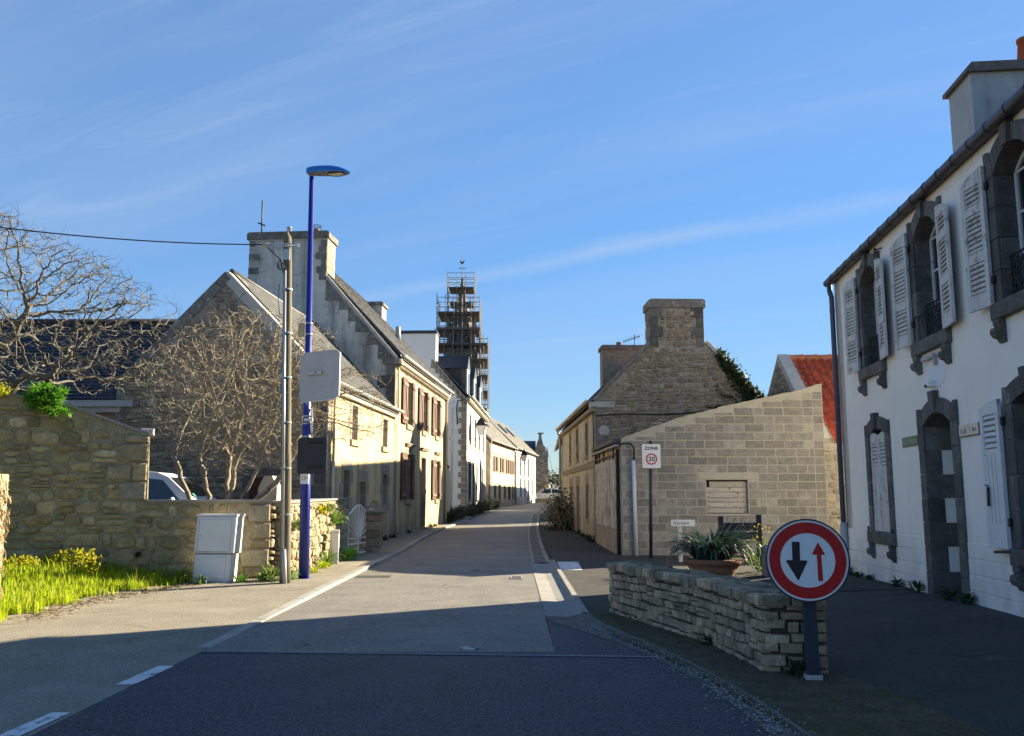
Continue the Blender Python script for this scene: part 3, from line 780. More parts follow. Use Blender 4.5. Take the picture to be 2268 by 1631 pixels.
def window_unit(T, fr, s0, s1, z0, z1, d=-.2, fmat=None, bars=2, name='window'):
    fm = fmat or M['white_wood']
    mb = MB(); t = .055
    mb.box(fr, s0, s0 + t, z0, z1, d - .05, d); mb.box(fr, s1 - t, s1, z0, z1, d - .05, d)
    mb.box(fr, s0 + t, s1 - t, z0, z0 + t, d - .05, d - .001); mb.box(fr, s0 + t, s1 - t, z1 - t, z1, d - .05, d - .001)
    c = (s0 + s1) / 2
    mb.box(fr, c - .035, c + .035, z0 + t, z1 - t, d - .05, d + .006)
    for i in range(1, bars + 1):
        z = z0 + (z1 - z0) * i / (bars + 1)
        mb.box(fr, s0 + t, c - .035, z - .014, z + .014, d - .04, d - .006); mb.box(fr, c + .035, s1 - t, z - .014, z + .014, d - .04, d - .006)
    w = part(T, name, mb, fm)
    for a, b in ((s0 + t, c - .035), (c + .035, s1 - t)):
        for i in range(bars + 1):
            za, zb = z0 + (z1 - z0) * i / (bars + 1), z0 + (z1 - z0) * (i + 1) / (bars + 1)
            part(w, 'pane', MB().box(fr, a, b, za, zb, d - .034, d - .022), M['glass'])
    return w

def slates(T, fr, L, H, rh, w, mat, name='slates', proud=.022, indiv=0, near=None, shape=None):
    """overlapping courses: each slate its own island, or its own object for the first `indiv` by nearness"""
    items = []
    nr = int(H / rh) + 1
    for i in range(nr):
        z0, z1 = i * rh, min(H, (i + 1.18) * rh)
        s = -(w / 2) * (i % 2) + R.uniform(-.02, .02)
        while s < L:
            ww = w * R.uniform(.9, 1.1)
            a, b = max(0, s), min(L, s + ww)
            if b - a > .02: items.append((a, b, z0, z1))
            s += ww
    if shape: items = [t for t in items if shape((t[0] + t[1]) / 2, (t[2] + t[3]) / 2)]
    if near: items.sort(key=near)
    for n, (a, b, z0, z1) in enumerate(items):
        g = .004; j = R.uniform(-.003, .004)
        P = [fr.p(a + g, z0 + j, proud + R.uniform(-.003, .006)), fr.p(b - g, z0 + j, proud + R.uniform(-.003, .006)), fr.p(b - g, z1, .004), fr.p(a + g, z1, .004), fr.p(a + g, z0 + j, .0), fr.p(b - g, z0 + j, .0)]
        F = [(0, 1, 2, 3), (4, 5, 1, 0), (4, 0, 3), (5, 2, 1)]
        if n < indiv: part(T, 'slate', MB().add(P, F), mat)
        else:
            if n == indiv: rest = MB()
            rest.add(P, F)
    if len(items) > indiv: part(T, name, rest, mat, kind='stuff')

def cap_stone(T, fr, s0, s1, z0, z1, d0, d1, mat, name='chimney_cap'):
    part(T, name, MB().prism(fr, [(s0, z0), (s1, z0), (s1, z1 - .05), (s1 - .09, z1), (s0 + .09, z1), (s0, z1 - .05)], d0, d1), mat)

def quoins(T, fr, s, side, z0, z1, mat, w=(.24, .42), h=.36, proud=.014, dep=.06, name='quoin_stone'):
    n = max(1, round((z1 - z0) / h))
    for i in range(n):
        ww = w[i % 2]
        a, b = (s, s + ww) if side > 0 else (s - ww, s)
        za, zb = z0 + (z1 - z0) * i / n, z0 + (z1 - z0) * (i + 1) / n
        part(T, name, MB().cbox(fr, a, b, za + .005, zb - .005, -dep, proud + R.uniform(-.004, .006), .01), mat)

def pot(T, c, r, h, mat, name='chimney_pot', n=12):
    c = Vector(c)
    part(T, name, MB().tube([c, c + Vector((0, 0, h * .1)), c + Vector((0, 0, h * .85)), c + Vector((0, 0, h * .86)), c + Vector((0, 0, h))], [r * 1.15, r * 1.1, r * .85, r * 1.0, r * 1.0], n), mat, True)

K = .085
D2 = Vector((K, 1, 0)).normalized(); N2 = Vector((1, -K, 0)).normalized(); G2 = Vector((-1, K, 0)).normalized()
P2 = Vector((-3.997, 30.0, 0))
F2 = Fr(P2, D2, N2)                      # street face shared by the two cream houses: s from the corner between them
# ---------------------------------------------------------------- low cream house with the stone gable
o1 = F2.p(-7.75, 0)
H1 = thing('low_house', 'low cream house with a rubble stone gable behind the bare shrub', 'house', (o1.x, o1.y, .1))
FG1 = Fr(o1, G2, -D2)                    # gable, s away from the street
ops1 = [(-5.42, -4.84, 3.10, 4.06), (-1.66, -1.06, 3.12, 4.0), (-6.16, -5.56, 1.2, 2.23), (-4.40, -3.72, .25, 1.95), (-1.52, -.90, 1.27, 2.23)]
mb = MB(); wallgrid(mb, F2, -7.75, 0, -.3, 4.36, [(a - .08, b + .08, c - .05, d + .05) for a, b, c, d in ops1], .3)
part(H1, 'front_wall', mb, M['cream'])
for i, (a, b, c, d) in enumerate(ops1):
    jamb_set(H1, F2, a, b, c, d, M['granite'], w=(.2, .36), h=.33, lintel=.14 if i < 2 else .33, sill=.17 if i != 3 else 0)
    if i == 3:
        part(H1, 'door', MB().box(F2, a, b, c, d, -.30, -.24), M['brown_wood'])
    else:
        window_unit(H1, F2, a, b, c, d, d=-.22, bars=2)
quoins(H1, F2, -7.75, 1, .1, 4.3, M['granite'], h=.42, w=(.28, .5))
gp = [(0, -.3), (0, 4.40), (2.8, 7.36), (5.6, 4.45), (5.6, -.3)]
part(H1, 'gable_wall', MB().prism(FG1, gp, -.42, 0), M['mortar_grey'])
def in_g1(s, z):
    if z < .9 or s < .42 or s > 5.55: return False
    if 0.05 < s < 2.35 and z < 2.2 and 1.15 < s < 2.1: return False
    return z < 4.35 + (s if s < 2.8 else 5.6 - s) * 1.035 - .16
lay(H1, FG1, 0, 5.6, .9, 7.3, (.10, .24), (.18, .52), M['gable_stone'], 'stone', in_g1, dep=.05, limit=300)
quoins(H1, FG1, 0, 1, 1.0, 4.3, M['granite_dark'], h=.40, w=(.3, .5))
quoins(H1, FG1, 5.6, -1, 1.2, 4.3, M['lichen_stone'], h=.40, w=(.28, .5))
# old doorway in the gable with brown boards
part(H1, 'gable_door', MB().box(FG1, 1.3, 1.95, .1, 2.0, -.05, .03), mk('red_brown_door', (.085, .035, .025), var=.15))
for a, b, c, d in ((1.12, 1.3, .1, 2.0), (1.95, 2.13, .1, 2.0), (1.12, 2.13, 2.0, 2.22)):
    part(H1, 'door_surround', MB().cbox(FG1, a, b, c + .003, d - .003, -.05, .05, .01), M['granite_dark'])
part(H1, 'roof', MB().prism(FG1, [(-.16, 4.28), (-.16, 4.38), (2.8, 7.46), (5.75, 4.42), (5.75, 4.32), (2.8, 7.34)], -7.75, -.30), M['slate_cement'])
fs = Fr(FG1.p(-.18, 4.36, -.3), D2, Vector((1, -K, .96)), (G2 * 1 + Vector((0, 0, 1.035))))
slates(H1, fs, 7.4, 4.2, .20, .26, M['slate_cement'], proud=.012)
part(H1, 'ridge', MB().tube([FG1.p(2.8, 7.44, -.3), FG1.p(2.8, 7.44, -7.75)], .07, 8), M['slate'], True)
# cemented verge of flat stones up the gable, and slipped edge slates beside it
sl = math.atan2(1.035, 1); Ls = 2.8 / math.cos(sl)
for sgn, s_a in ((1, 0), (-1, 5.6)):
    u = (G2 * sgn + Vector((0, 0, 1.035))).normalized(); v = (Vector((0, 0, 1)) - G2 * sgn * 1.035).normalized()
    f = Fr(FG1.p(s_a, 4.40), u, -D2, v)
    k = 0.0
    while k < Ls - .1:
        l_ = min(R.uniform(.45, .8), Ls - k)
        part(H1, 'verge_stone', MB().cbox(f, k + .004, k + l_ - .004, -.2, .075 + R.uniform(-.008, .008), -.45, .03, .012), M['cement_verge'] if sgn > 0 else M['lichen_stone'])
        k += l_
    if sgn > 0:
        k = .3
        while k < Ls - .1:
            part(H1, 'verge_slate', MB().box(f, k, k + .2, .07 + R.uniform(0, .015), .10 + R.uniform(0, .02), -.72, -.42 + R.uniform(-.02, .02)), M['slate_grey'])
            k += .21
# gutter, cornice boards and downpipes of the low house
part(H1, 'eaves_board', MB().box(F2, -7.75, .05, 4.18, 4.34, 0.002, .12), M['cream_pipe'])
gut = MB()
for s in np.linspace(-7.85, .28, 9)[:-1]:
    pass
pts = []
for k in range(7):
    a = math.pi + math.pi * k / 6
    pts.append((.20 + .085 * math.cos(a), 4.44 + .085 * math.sin(a)))
pts2 = [(x, z) for x, z in pts] + [(.20 + .074 * math.cos(2 * math.pi - math.pi * k / 6), 4.44 + .074 * math.sin(2 * math.pi - math.pi * k / 6)) for k in range(7)]
def gutter(T, o, along, out, L, r, zz, d, mat, name='gutter'):
    f = Fr(o, out, along)
    pr = [(d + r * math.cos(math.pi + math.pi * k / 8), zz + r * math.sin(math.pi + math.pi * k / 8)) for k in range(9)]
    pr += [(d + r * .88 * math.cos(2 * math.pi - math.pi * k / 8), zz + r * .88 * math.sin(2 * math.pi - math.pi * k / 8)) for k in range(9)]
    return part(T, name, MB().prism(f, pr, 0, L), mat, False)
gutter(H1, F2.p(-7.85, 0), D2, N2, 8.2, .085, 4.44, .20, M['zinc'])
part(H1, 'downpipe', MB().tube([F2.p(-7.40, 4.40, .2), F2.p(-7.38, 4.2, .10), F2.p(-7.38, 3.9, .07), F2.p(-7.38, 2.4, .07)], .035, 8), M['cream_pipe'], True)
part(H1, 'downpipe', MB().tube([F2.p(-7.38, 2.42, .07), F2.p(-7.38, .1, .07)], .05, 8), M['cream_pipe'], True)
part(H1, 'back_wall', MB().box(F2, -7.75, 0, -.3, 4.3, -5.6, -5.3), M['grey_render'])

# ---------------------------------------------------------------- tall cream house with brown shutters
H2 = thing('cream_house', 'cream two storey house with brown shutters and a huge grey chimney', 'house', (P2.x, P2.y, .25))
FG2 = Fr(P2, G2, -D2)
L2 = 10.95
opsU = [(2.02, 2.86, 4.15, 5.72), (5.08, 5.92, 4.15, 5.72), (8.12, 8.94, 4.15, 5.72)]
opsL = [(2.08, 2.98, 1.45, 3.06), (5.02, 5.98, .34, 3.06), (8.24, 9.06, 1.45, 3.06)]
mb = MB(); wallgrid(mb, F2, 0, L2, -.3, 6.22, [(a - .05, b + .05, c - .05, d + .05) for a, b, c, d in opsU + opsL], .34)
part(H2, 'front_wall', mb, M['cream'])
for i, (a, b, c, d) in enumerate(opsU + opsL):
    jamb_set(H2, F2, a, b, c, d, M['granite'], w=(.12, .16), h=.36, dep=.34, lintel=.27, sill=.19 if i != 4 else .06, lw=.10)
    # moulded cornice over the lintel
    for q, (e, hh) in enumerate(((.05, .025), (.08, .05), (.115, .045))):
        zz = d + .272 + [0, .026, .077][q]
        part(H2, 'cornice_moulding', MB().cbox(F2, a - .12 - e, b + .12 + e, zz, zz + hh, 0, e + .015, .008), M['granite'])
    if i == 4:
        dr = part(H2, 'door', MB().box(F2, a, b, c, d, -.40, -.33), M['brown_wood'])
        part(dr, 'handle', MB().sphere(F2.p(b - .12, 1.35, -.31), .03, .03, .03, 8, 5), M['steel'])
        part(H2, 'doorstep', MB().cbox(F2, a - .15, b + .15, .22, .34, 0, .30, .02), M['granite'])
        continue
    window_unit(H2, F2, a, b, c, d, d=-.25, bars=3)
    # left leaf laid back on the wall, right leaf likewise
    for (x0, x1) in ((a - .98, a - .14), (b - .10, b + .36)):
        sh = part(H2, 'shutter', MB().cbox(F2, x0, x1, c - .03, d + .03, .045, .082, .004), M['brown_wood'])
        n_ = 6 if x1 - x0 > .6 else 3
        for q in range(1, n_):
            xx = x0 + (x1 - x0) * q / n_
            part(sh, 'board_joint', MB().box(F2, xx - .003, xx + .003, c, d, .0815, .0828), M['black'])
        for zz in (c + .16, d - .2):
            part(sh, 'batten', MB().cbox(F2, x0 + .04, x1 - .02, zz - .05, zz + .05, .082, .108, .004), M['brown_light'] if x1 - x0 > .6 else M['brown_wood'])
        if x1 - x0 > .6:
            u = Vector((0, 0, 1)); A = F2.p(x1 - .1, c + .22, .082); B = F2.p(x0 + .42, d - .26, .082)
            uu = (B - A).normalized()
            f = Fr(A, uu, N2, N2.cross(uu))
            part(sh, 'brace', MB().box(f, 0, (B - A).length, -.045, .045, 0, .026), M['brown_light'])
        part(sh, 'hinge', MB().box(F2, x1 - .02 if x0 < a else x0 - .05, x1 + .06 if x0 < a else x0 + .03, c + .2, c + .24, .07, .1), M['black'])
# corner strip of stone at both ends
quoins(H2, F2, .0, 1, .2, 6.0, M['granite'], w=(.16, .26), h=.45)
quoins(H2, F2, L2, -1, .3, 6.0, M['granite'], w=(.16, .26), h=.45)
g2 = [(0, -.3), (0, 6.2), (2.5, 9.09), (5.3, 9.09), (7.8, 6.2), (7.8, -.3)]
part(H2, 'gable_wall', MB().prism(FG2, g2, -.5, 0), M['grey_render'])
g2f = [(p[0], p[1]) for p in g2]
part(H2, 'far_gable_wall', MB().prism(Fr(F2.p(L2, 0), G2, D2), g2, -.5, 0), M['grey_render'])
part(H2, 'back_wall', MB().box(F2, 0, L2, -.3, 6.2, -7.8, -7.5), M['grey_render'])
part(H2, 'roof', MB().prism(FG2, [(-.25, 6.22), (-.25, 6.34), (3.9, 10.80), (8.05, 6.34), (8.05, 6.22), (3.9, 10.66)], -L2 - .05, -.16), M['slate'])
sl2 = 4.46 / 4.15
fs = Fr(FG2.p(-.25, 6.34, -.10), D2, (N2 * sl2 + Vector((0, 0, 1))), (G2 + Vector((0, 0, sl2))))
slates(H2, fs, L2, 6.05, .21, .28, M['slate'])
part(H2, 'chimney', MB().box(FG2, 2.52, 5.34, 8.0, 10.62, -1.0, .004), M['grey_render'])
cap_stone(H2, FG2, 2.44, 5.42, 10.56, 10.82, -1.08, .08, M['lichen_stone'])
part(H2, 'chimney_band', MB().box(FG2, 2.50, 5.36, 10.50, 10.56, -1.02, .03), M['cement_verge'])
for (sa, side) in ((2.52, 1), (5.34, -1)):      # dressed stones up the edges of the stack
    z = 9.05
    for i in range(6):
        h = .25
        w = (.26, .36, .2, .4, .3, .22)[i]
        if i % 2 == (0 if side > 0 else 1) or side > 0:
            a, b = (sa, sa + w) if side > 0 else (sa - w, sa)
            part(H2, 'quoin_stone', MB().cbox(FG2, a, b, z + .005, z + h - .005, -.1, .022, .008), M['lichen_stone'])
        z += h
fr_st = Fr(FG2.p(2.52, 0, 0), -D2 * -1, N2)
for i in range(6):                               # sunlit street side of the stack, in dressed blocks
    for j in range(2):
        a = .02 + j * .5 - (.2 if i % 2 else 0)
        part(H2, 'stack_stone', MB().cbox(fr_st, max(0, a) + .004, min(1.0, a + .5) - .004, 9.07 + i * .24 + .004, 9.07 + (i + 1) * .24 - .004, -.05, .016, .008), M['granite'])
# stepped skew stones under the sloping verge
steps = [(2.52, 2.03, 8.30, 8.68), (2.03, 1.70, 7.97, 8.29), (1.70, 1.43, 7.56, 7.95), (1.43, 1.02, 7.17, 7.55), (1.02, .58, 6.72, 7.16), (.62, .0, 6.22, 6.70)]
for a, b, c, d in steps:
    top = lambda s: 6.24 + s * 1.152
    part(H2, 'skew_stone', MB().prism(FG2, [(b, c), (a, c), (a, top(a) - .08), (b, top(b) - .08)], -.12, .02), M['lichen_stone'])
    a2, b2 = 7.8 - a, 7.8 - b
    part(H2, 'skew_stone', MB().prism(FG2, [(a2, c), (b2, c), (b2, top(7.8 - b2) - .08), (a2, top(7.8 - a2) - .08)], -.12, .02), M['lichen_stone'])
for sgn, s_a in ((1, -.05), (-1, 7.85)):
    u = (G2 * sgn + Vector((0, 0, 1.152))).normalized(); v = (Vector((0, 0, 1)) - G2 * sgn * 1.152).normalized()
    f = Fr(FG2.p(s_a, 6.20), u, -D2, v)
    Lc = 2.57 * math.hypot(1, 1.152)
    k = 0.0
    while k < Lc - .05:
        l_ = min(.62, Lc - k)
        part(H2, 'coping_stone', MB().cbox(f, k + .003, k + l_ - .003, -.03, .075, -.46, .05, .012), M['cement_verge'])
        k += l_
    k = .1
    while k < Lc:
        part(H2, 'verge_slate', MB().box(f, k, k + .16, .075, .105 + R.uniform(0, .02), -.5, -.2), M['slate_grey']); k += .2
quoins(H2, FG2, 0, 1, .3, 6.1, M['granite_dark'], w=(.30, .62), h=.43, proud=.02)
part(H2, 'kneeler_stone', MB().cbox(FG2, -.22, .45, 6.02, 6.24, -.3, .06, .02), M['lichen_stone'])
for (a, b, c, d) in ((2.9, 3.9, 7.15, 7.55), (2.7, 2.98, 6.3, 7.15), (3.85, 4.15, 6.3, 7.15)):
    part(H2, 'blocked_window_stone', MB().cbox(FG2, a, b, c, d, -.05, .02, .01), M['lichen_stone'])
pot(H2, FG2.p(4.09, 10.80, -.5), .09, .36, M['grey_chimney'])
pt = part(H2, 'chimney_pot', MB().tube([FG2.p(3.07, 10.80, -.5), FG2.p(3.07, 11.05, -.5)], .11, 10), M['terracotta'], True)
cg = MB()
for k in range(6):
    a = k * math.pi / 3
    p = FG2.p(3.07, 10.86, -.5) + Vector((.15 * math.cos(a), .15 * math.sin(a), 0)); cg.tube([p, p + Vector((0, 0, .32))], .012, 4)
for zz in (10.86, 11.17): cg.tube([FG2.p(3.07, zz, -.5) + Vector((.15 * math.cos(a), .15 * math.sin(a), 0)) for a in np.linspace(0, 6.283, 9)], .013, 4)
part(pt, 'cage', cg, M['black'])
# aerial mast without its rake
am = thing('aerial_mast', 'bare thin mast with a small clamp on the big grey chimney', 'aerial', FG2.p(5.07, 10.8, -.4))
part(am, 'mast', MB().tube([FG2.p(5.07, 10.8, -.4), FG2.p(5.09, 12.15, -.4)], .028, 6), M['iron'], True)
part(am, 'clamp', MB().tube([FG2.p(4.94, 11.2, -.4), FG2.p(5.22, 11.32, -.4)], .03, 5), M['iron'])
# second chimney on the far gable
part(H2, 'chimney', MB().box(FG2, 2.9, 4.9, 8.6, 10.35, -L2 + .0, -L2 + .9), M['grey_render'])
cap_stone(H2, FG2, 2.82, 4.98, 10.35, 10.52, -L2 - .08, -L2 + .98, M['lichen_stone'])
part(H2, 'chimney', MB().tube([FG2.p(1.5, 8.1, -7.2), FG2.p(1.5, 8.75, -7.2)], .11, 10), M['zinc'], True, label='short bright metal flue on the roof slope')
# cornice and gutter
part(H2, 'cornice', MB().cbox(F2, -.1, L2 + .12, 6.06, 6.22, .002, .20, .03), M['granite'])
dm = MB()
s = .12
while s < L2: dm.cbox(F2, s, s + .13, 5.95, 6.058, .002, .14, .02); s += .26
part(H2, 'dentils', dm, M['granite'], kind='stuff')
gutter(H2, F2.p(-.05, 0), D2, N2, L2 + .28, .095, 6.36, .27, M['zinc'])
part(H2, 'gutter_end', MB().disc(Fr(F2.p(L2 + .24, 6.36, .27), N2, D2), 0, 0, .13, 0, .03, 16, .075), M['zinc'])
part(H2, 'downpipe', MB().tube([F2.p(L2 - .18, 6.3, .24), F2.p(L2 - .2, 5.9, .08), F2.p(L2 - .2, .3, .08)], .05, 8), M['cream_pipe'], True)
part(H2, 'downpipe', MB().tube([F2.p(.30, 5.95, .06), F2.p(.30, 4.4, .06)], .03, 8), M['cream_pipe'], True)
# lean-to wall beyond the cream house
lt = thing('garden_wall', 'sloping topped cream wall between the cream house and the white house', 'wall', F2.p(L2 + .1, 0, -.2))
part(lt, 'wall', MB().prism(F2, [(L2 + .02, .0), (L2 + .02, 5.3), (L2 + 1.2, 3.0), (L2 + 1.9, 2.9), (L2 + 2.6, 2.7), (L2 + 2.6, .0)], -.5, -.16), M['cream_far'])
part(lt, 'coping', MB().prism(F2, [(L2 + .02, 5.3), (L2 + .02, 5.38), (L2 + 1.22, 3.08), (L2 + 1.95, 2.98), (L2 + 1.95, 2.9), (L2 + 1.2, 3.0)], -.55, -.1), M['slate'])

# ---------------------------------------------------------------- slate roofed wing far left
WG = thing('slate_wing', 'house wing with a long dark slate roof and skylight behind the garden wall', 'house', (-12.5, 22.6, .3))
WX0, WX1, WY0, WY1, WZ0, WZ1 = -22.0, -9.75, 22.75, 25.7, 4.02, 6.62
part(WG, 'wall', MB().box(WF, WX0, WX1 - .05, -.2, WZ0 - .12, WY0 + .25, WY0 + .6), mk('pinkish_render', (.42, .30, .21), var=.1))
part(WG, 'wall', MB().box(WF, WX0, WX1 - .05, -.2, WZ0 - .1, 28.2, 28.5), M['grey_render'])
part(WG, 'roof', MB().prism(Fr((0, 0, 0), (0, 1, 0), (1, 0, 0)), [(WY0, WZ0), (WY1, WZ1), (2 * WY1 - WY0, WZ0), (2 * WY1 - WY0, WZ0 - .12), (WY1, WZ1 - .14), (WY0, WZ0 - .12)], WX0, WX1), M['slate_dark'])
sw = Vector((0, WY1 - WY0, WZ1 - WZ0))
fw = Fr((WX0 + 6.2, WY0, WZ0), (1, 0, 0), Vector((0, -(WZ1 - WZ0), WY1 - WY0)), sw)
slates(WG, fw, WX1 - WX0 - 6.2, sw.length, .155, .235, M['slate_dark'], indiv=300, near=lambda t: abs(t[0] - 3.6) + t[2] * 1.2, shape=lambda s, z: not (2.6 < s < 3.5 and .38 < z < .98), proud=.028)
part(WG, 'ridge', MB().tube([(WX0, WY1, WZ1 + .02), (WX1, WY1, WZ1 + .02)], .10, 8), M['slate_dark'], True)
sk = part(WG, 'skylight', MB().box(fw, 2.65, 3.45, .40, .96, .02, .07), M['gutter_dark'])
part(sk, 'pane', MB().box(fw, 2.72, 3.38, .46, .88, .071, .078), M['glass'])
part(WG, 'gutter', MB().box(WF, WX0, WX1, WZ0 - .20, WZ0 - .04, WY0 - .12, WY0 - .005), M['zinc'])
part(WG, 'fascia', MB().box(WF, WX0, WX1 - .02, WZ0 - .34, WZ0 - .205, WY0 - .02, WY0 + .1), M['zinc'])
# ---------------------------------------------------------------- stone gabled house on the right
KR = -.03
DR = Vector((KR, 1, 0)).normalized(); NR = Vector((-1, KR, 0)).normalized(); GR = Vector((1, -KR, 0)).normalized()
PR = Vector((2.585, 27.5, 0))
FRF = Fr(PR, DR, NR); FRG = Fr(PR, GR, -DR)
HR = thing('stone_gable_house', 'old cottage with a dark rubble gable, broad stone chimney and ivy', 'house', (PR.x, PR.y, .1))
LR = 12.0
opsU = [(2.0, 2.62, 2.92, 3.98), (5.05, 5.65, 2.92, 4.0), (7.8, 8.4, 2.9, 3.98)]
opsL = [(2.05, 2.68, .80, 1.93), (4.95, 5.72, .2, 1.92), (7.6, 8.2, .78, 1.92)]
mb = MB(); wallgrid(mb, FRF, 0, LR, -.3, 4.25, [(a - .05, b + .05, c - .05, d + .05) for a, b, c, d in opsU + opsL], .28)
part(HR, 'front_wall', mb, M['cream_old'])
for i, (a, b, c, d) in enumerate(opsU + opsL):
    jamb_set(HR, FRF, a, b, c, d, M['granite'], w=(.14, .28), h=.3, lintel=.22 if i < 3 else .36, sill=.15 if i != 4 else 0, lw=.15, sillproud=.03)
    if i == 4: part(HR, 'door', MB().box(FRF, a, b, c - .2, d, -.28, -.22), M['brown_wood'])
    elif i == 3: part(HR, 'shutter', MB().cbox(FRF, a, b, c, d, -.12, -.08, .005), M['brown_wood'])
    else: window_unit(HR, FRF, a, b, c, d, d=-.2, bars=2, fmat=M['brown_wood'])
part(HR, 'stone_band', MB().cbox(FRF, .05, LR - .8, 2.44, 2.64, .002, .035, .01), M['granite'])
quoins(HR, FRF, 0, 1, .2, 4.1, M['granite'], w=(.12, .2), h=.42)
gr = [(0, -.3), (0, 4.5), (1.78, 6.33), (3.50, 6.33), (5.35, 4.5), (5.35, -.3)]
part(HR, 'gable_wall', MB().prism(FRG, gr, -.5, 0), M['mortar_grey'])
part(HR, 'far_gable_wall', MB().prism(Fr(FRF.p(LR, 0), GR, DR), gr, -.5, 0), M['mortar_grey'])
part(HR, 'back_wall', MB().box(FRF, 0, LR, -.3, 4.4, -5.35, -5.05), M['grey_render'])
def in_gr(s, z):
    if z < 2.6 or s < .04 or s > 5.3: return False
    if z > 6.2: return False
    return z < 4.5 + (s if s < 2.64 else 5.35 - s) * 1.03 - .10
lay(HR, FRG, 0, 5.35, 2.6, 6.3, (.08, .18), (.14, .40), M['gable_stone'], 'stone', in_gr, dep=.045, limit=300)
part(HR, 'chimney', MB().box(FRG, 1.80, 3.50, 5.6, 7.50, -.85, .003), M['mortar_grey'])
ck = HR.children[-1]
lay(ck, FRG, 2.14, 3.2, 6.25, 7.48, (.09, .19), (.14, .36), M['gable_stone'], 'stone', lambda s, z: 6.2 < z < 7.49 and 2.1 < s < 3.25, dep=.045)
for (sa, side) in ((1.80, 1), (3.50, -1)): quoins(ck, FRG, sa, side, 6.22, 7.48, M['granite_dark'], w=(.24, .40), h=.31, proud=.04)
fside = Fr(FRG.p(1.80, 0, 0), DR, -GR)
quoins(ck, fside, 0, 1, 6.3, 7.48, M['lichen_stone'], w=(.55, .84), h=.3, proud=.02)
cap_stone(HR, FRG, 1.74, 3.56, 7.48, 7.76, -.93, .07, M['lichen_stone'])
part(HR, 'roof', MB().prism(FRG, [(-.12, 4.42), (-.12, 4.52), (2.66, 7.24), (5.5, 4.52), (5.5, 4.42), (2.66, 7.12)], -LR - .05, -.2), M['slate'])
slr = 2.72 / 2.78
slates(HR, Fr(FRG.p(-.14, 4.52, -.15), DR, (-GR * slr + Vector((0, 0, 1))), (GR + Vector((0, 0, slr)))), LR, 3.9, .2, .27, M['slate'])
for sgn, s_a in ((1, -.05), (-1, 5.40)):
    u = (GR * sgn + Vector((0, 0, 1.03))).normalized(); v = (Vector((0, 0, 1)) - GR * sgn * 1.03).normalized()
    f = Fr(FRG.p(s_a, 4.5), u, -DR, v)
    Lc = 1.84 * math.hypot(1, 1.03); k = 0.0
    while k < Lc - .05:
        l_ = min(R.uniform(.5, .8), Lc - k)
        part(HR, 'coping_stone', MB().cbox(f, k + .004, k + l_ - .004, -.06, .06, -.5, .04, .012), M['lichen_stone'] if sgn > 0 else M['cement_verge']); k += l_
    k = 0.0
    while k < Lc - .3 and sgn > 0:      # big skew stones below the coping
        part(HR, 'skew_stone', MB().cbox(f, k + .01, k + .42, -.5, -.065, -.1, .03, .015), M['gable_stone']); k += .45
part(HR, 'kneeler_stone', MB().cbox(FRG, -.16, .62, 4.28, 4.47, -.3, .06, .02), M['cement_verge'])
quoins(HR, FRG, 0, 1, 2.55, 4.2, M['lichen_stone'], w=(.3, .52), h=.33, proud=.03)
part(HR, 'pale_patch', MB().disc(FRG, .27, 3.56, .17, 0, .05, 9), M['cement_verge'])
part(HR, 'cornice', MB().cbox(FRF, -.08, LR + .1, 4.16, 4.32, .002, .14, .03), M['granite'])
gutter(HR, FRF.p(-.1, 0), DR, NR, LR + .3, .085, 4.54, .20, M['zinc'])
part(HR, 'downpipe', MB().tube([FRF.p(LR + .05, 4.5, .2), FRF.p(LR - .02, 4.1, .09), FRF.p(LR - .02, .3, .09)], .055, 8), M['zinc'], True)
part(HR, 'cable', MB().tube([FRF.p(.06, 4.2, .06), FRF.p(.05, 3.6, .05), FRF.p(.07, 2.9, .05), FRF.p(-.1, 2.75, .1)], .018, 5), M['black'], True)
cb = [FRG.p(s, 4.02 + .16 * s / 4.3 + .03 * math.sin(s * 2), .07) for s in np.linspace(0, 4.6, 14)]
part(HR, 'cable', MB().tube(cb, .018, 5), M['black'], True)
part(HR, 'chimney', MB().box(FRG, 1.75, 3.7, 5.5, 8.0, -LR, -LR + .9), M['gable_stone'], label='lower stone chimney at the far end of the ridge')
cap_stone(HR, FRG, 1.68, 3.77, 8.0, 8.2, -LR - .07, -LR + .97, M['lichen_stone'])
pot(HR, FRG.p(2.55, 8.18, -LR + .45), .12, .22, M['terracotta'])
ae = thing('tv_aerial', 'small rake aerial on the stone chimney of the cottage at right', 'aerial', FRG.p(3.0, 8.2, -LR + .5))
part(ae, 'mast', MB().tube([FRG.p(3.25, 8.2, -LR + .5), FRG.p(3.27, 8.75, -LR + .5)], .02, 5), M['iron'])
ab = MB(); A0 = FRG.p(2.75, 8.42, -LR + .5); A1 = FRG.p(3.5, 8.68, -LR + .5); ab.tube([A0, A1], .015, 4)
for q in np.linspace(0, 1, 9):
    p = A0.lerp(A1, q); ab.tube([p - DR * .2, p + DR * .2], .008, 3); ab.tube([p - Vector((0, 0, .1)), p + Vector((0, 0, .12))], .006, 3)
ab.tube([A1 + Vector((-.1, 0, .35)), A1 + Vector((.12, 0, -.25))], .008, 3); ab.tube([A1 + Vector((.1, 0, .3)), A1 + Vector((.3, 0, -.1))], .008, 3)
part(ae, 'rake', ab, M['iron'])
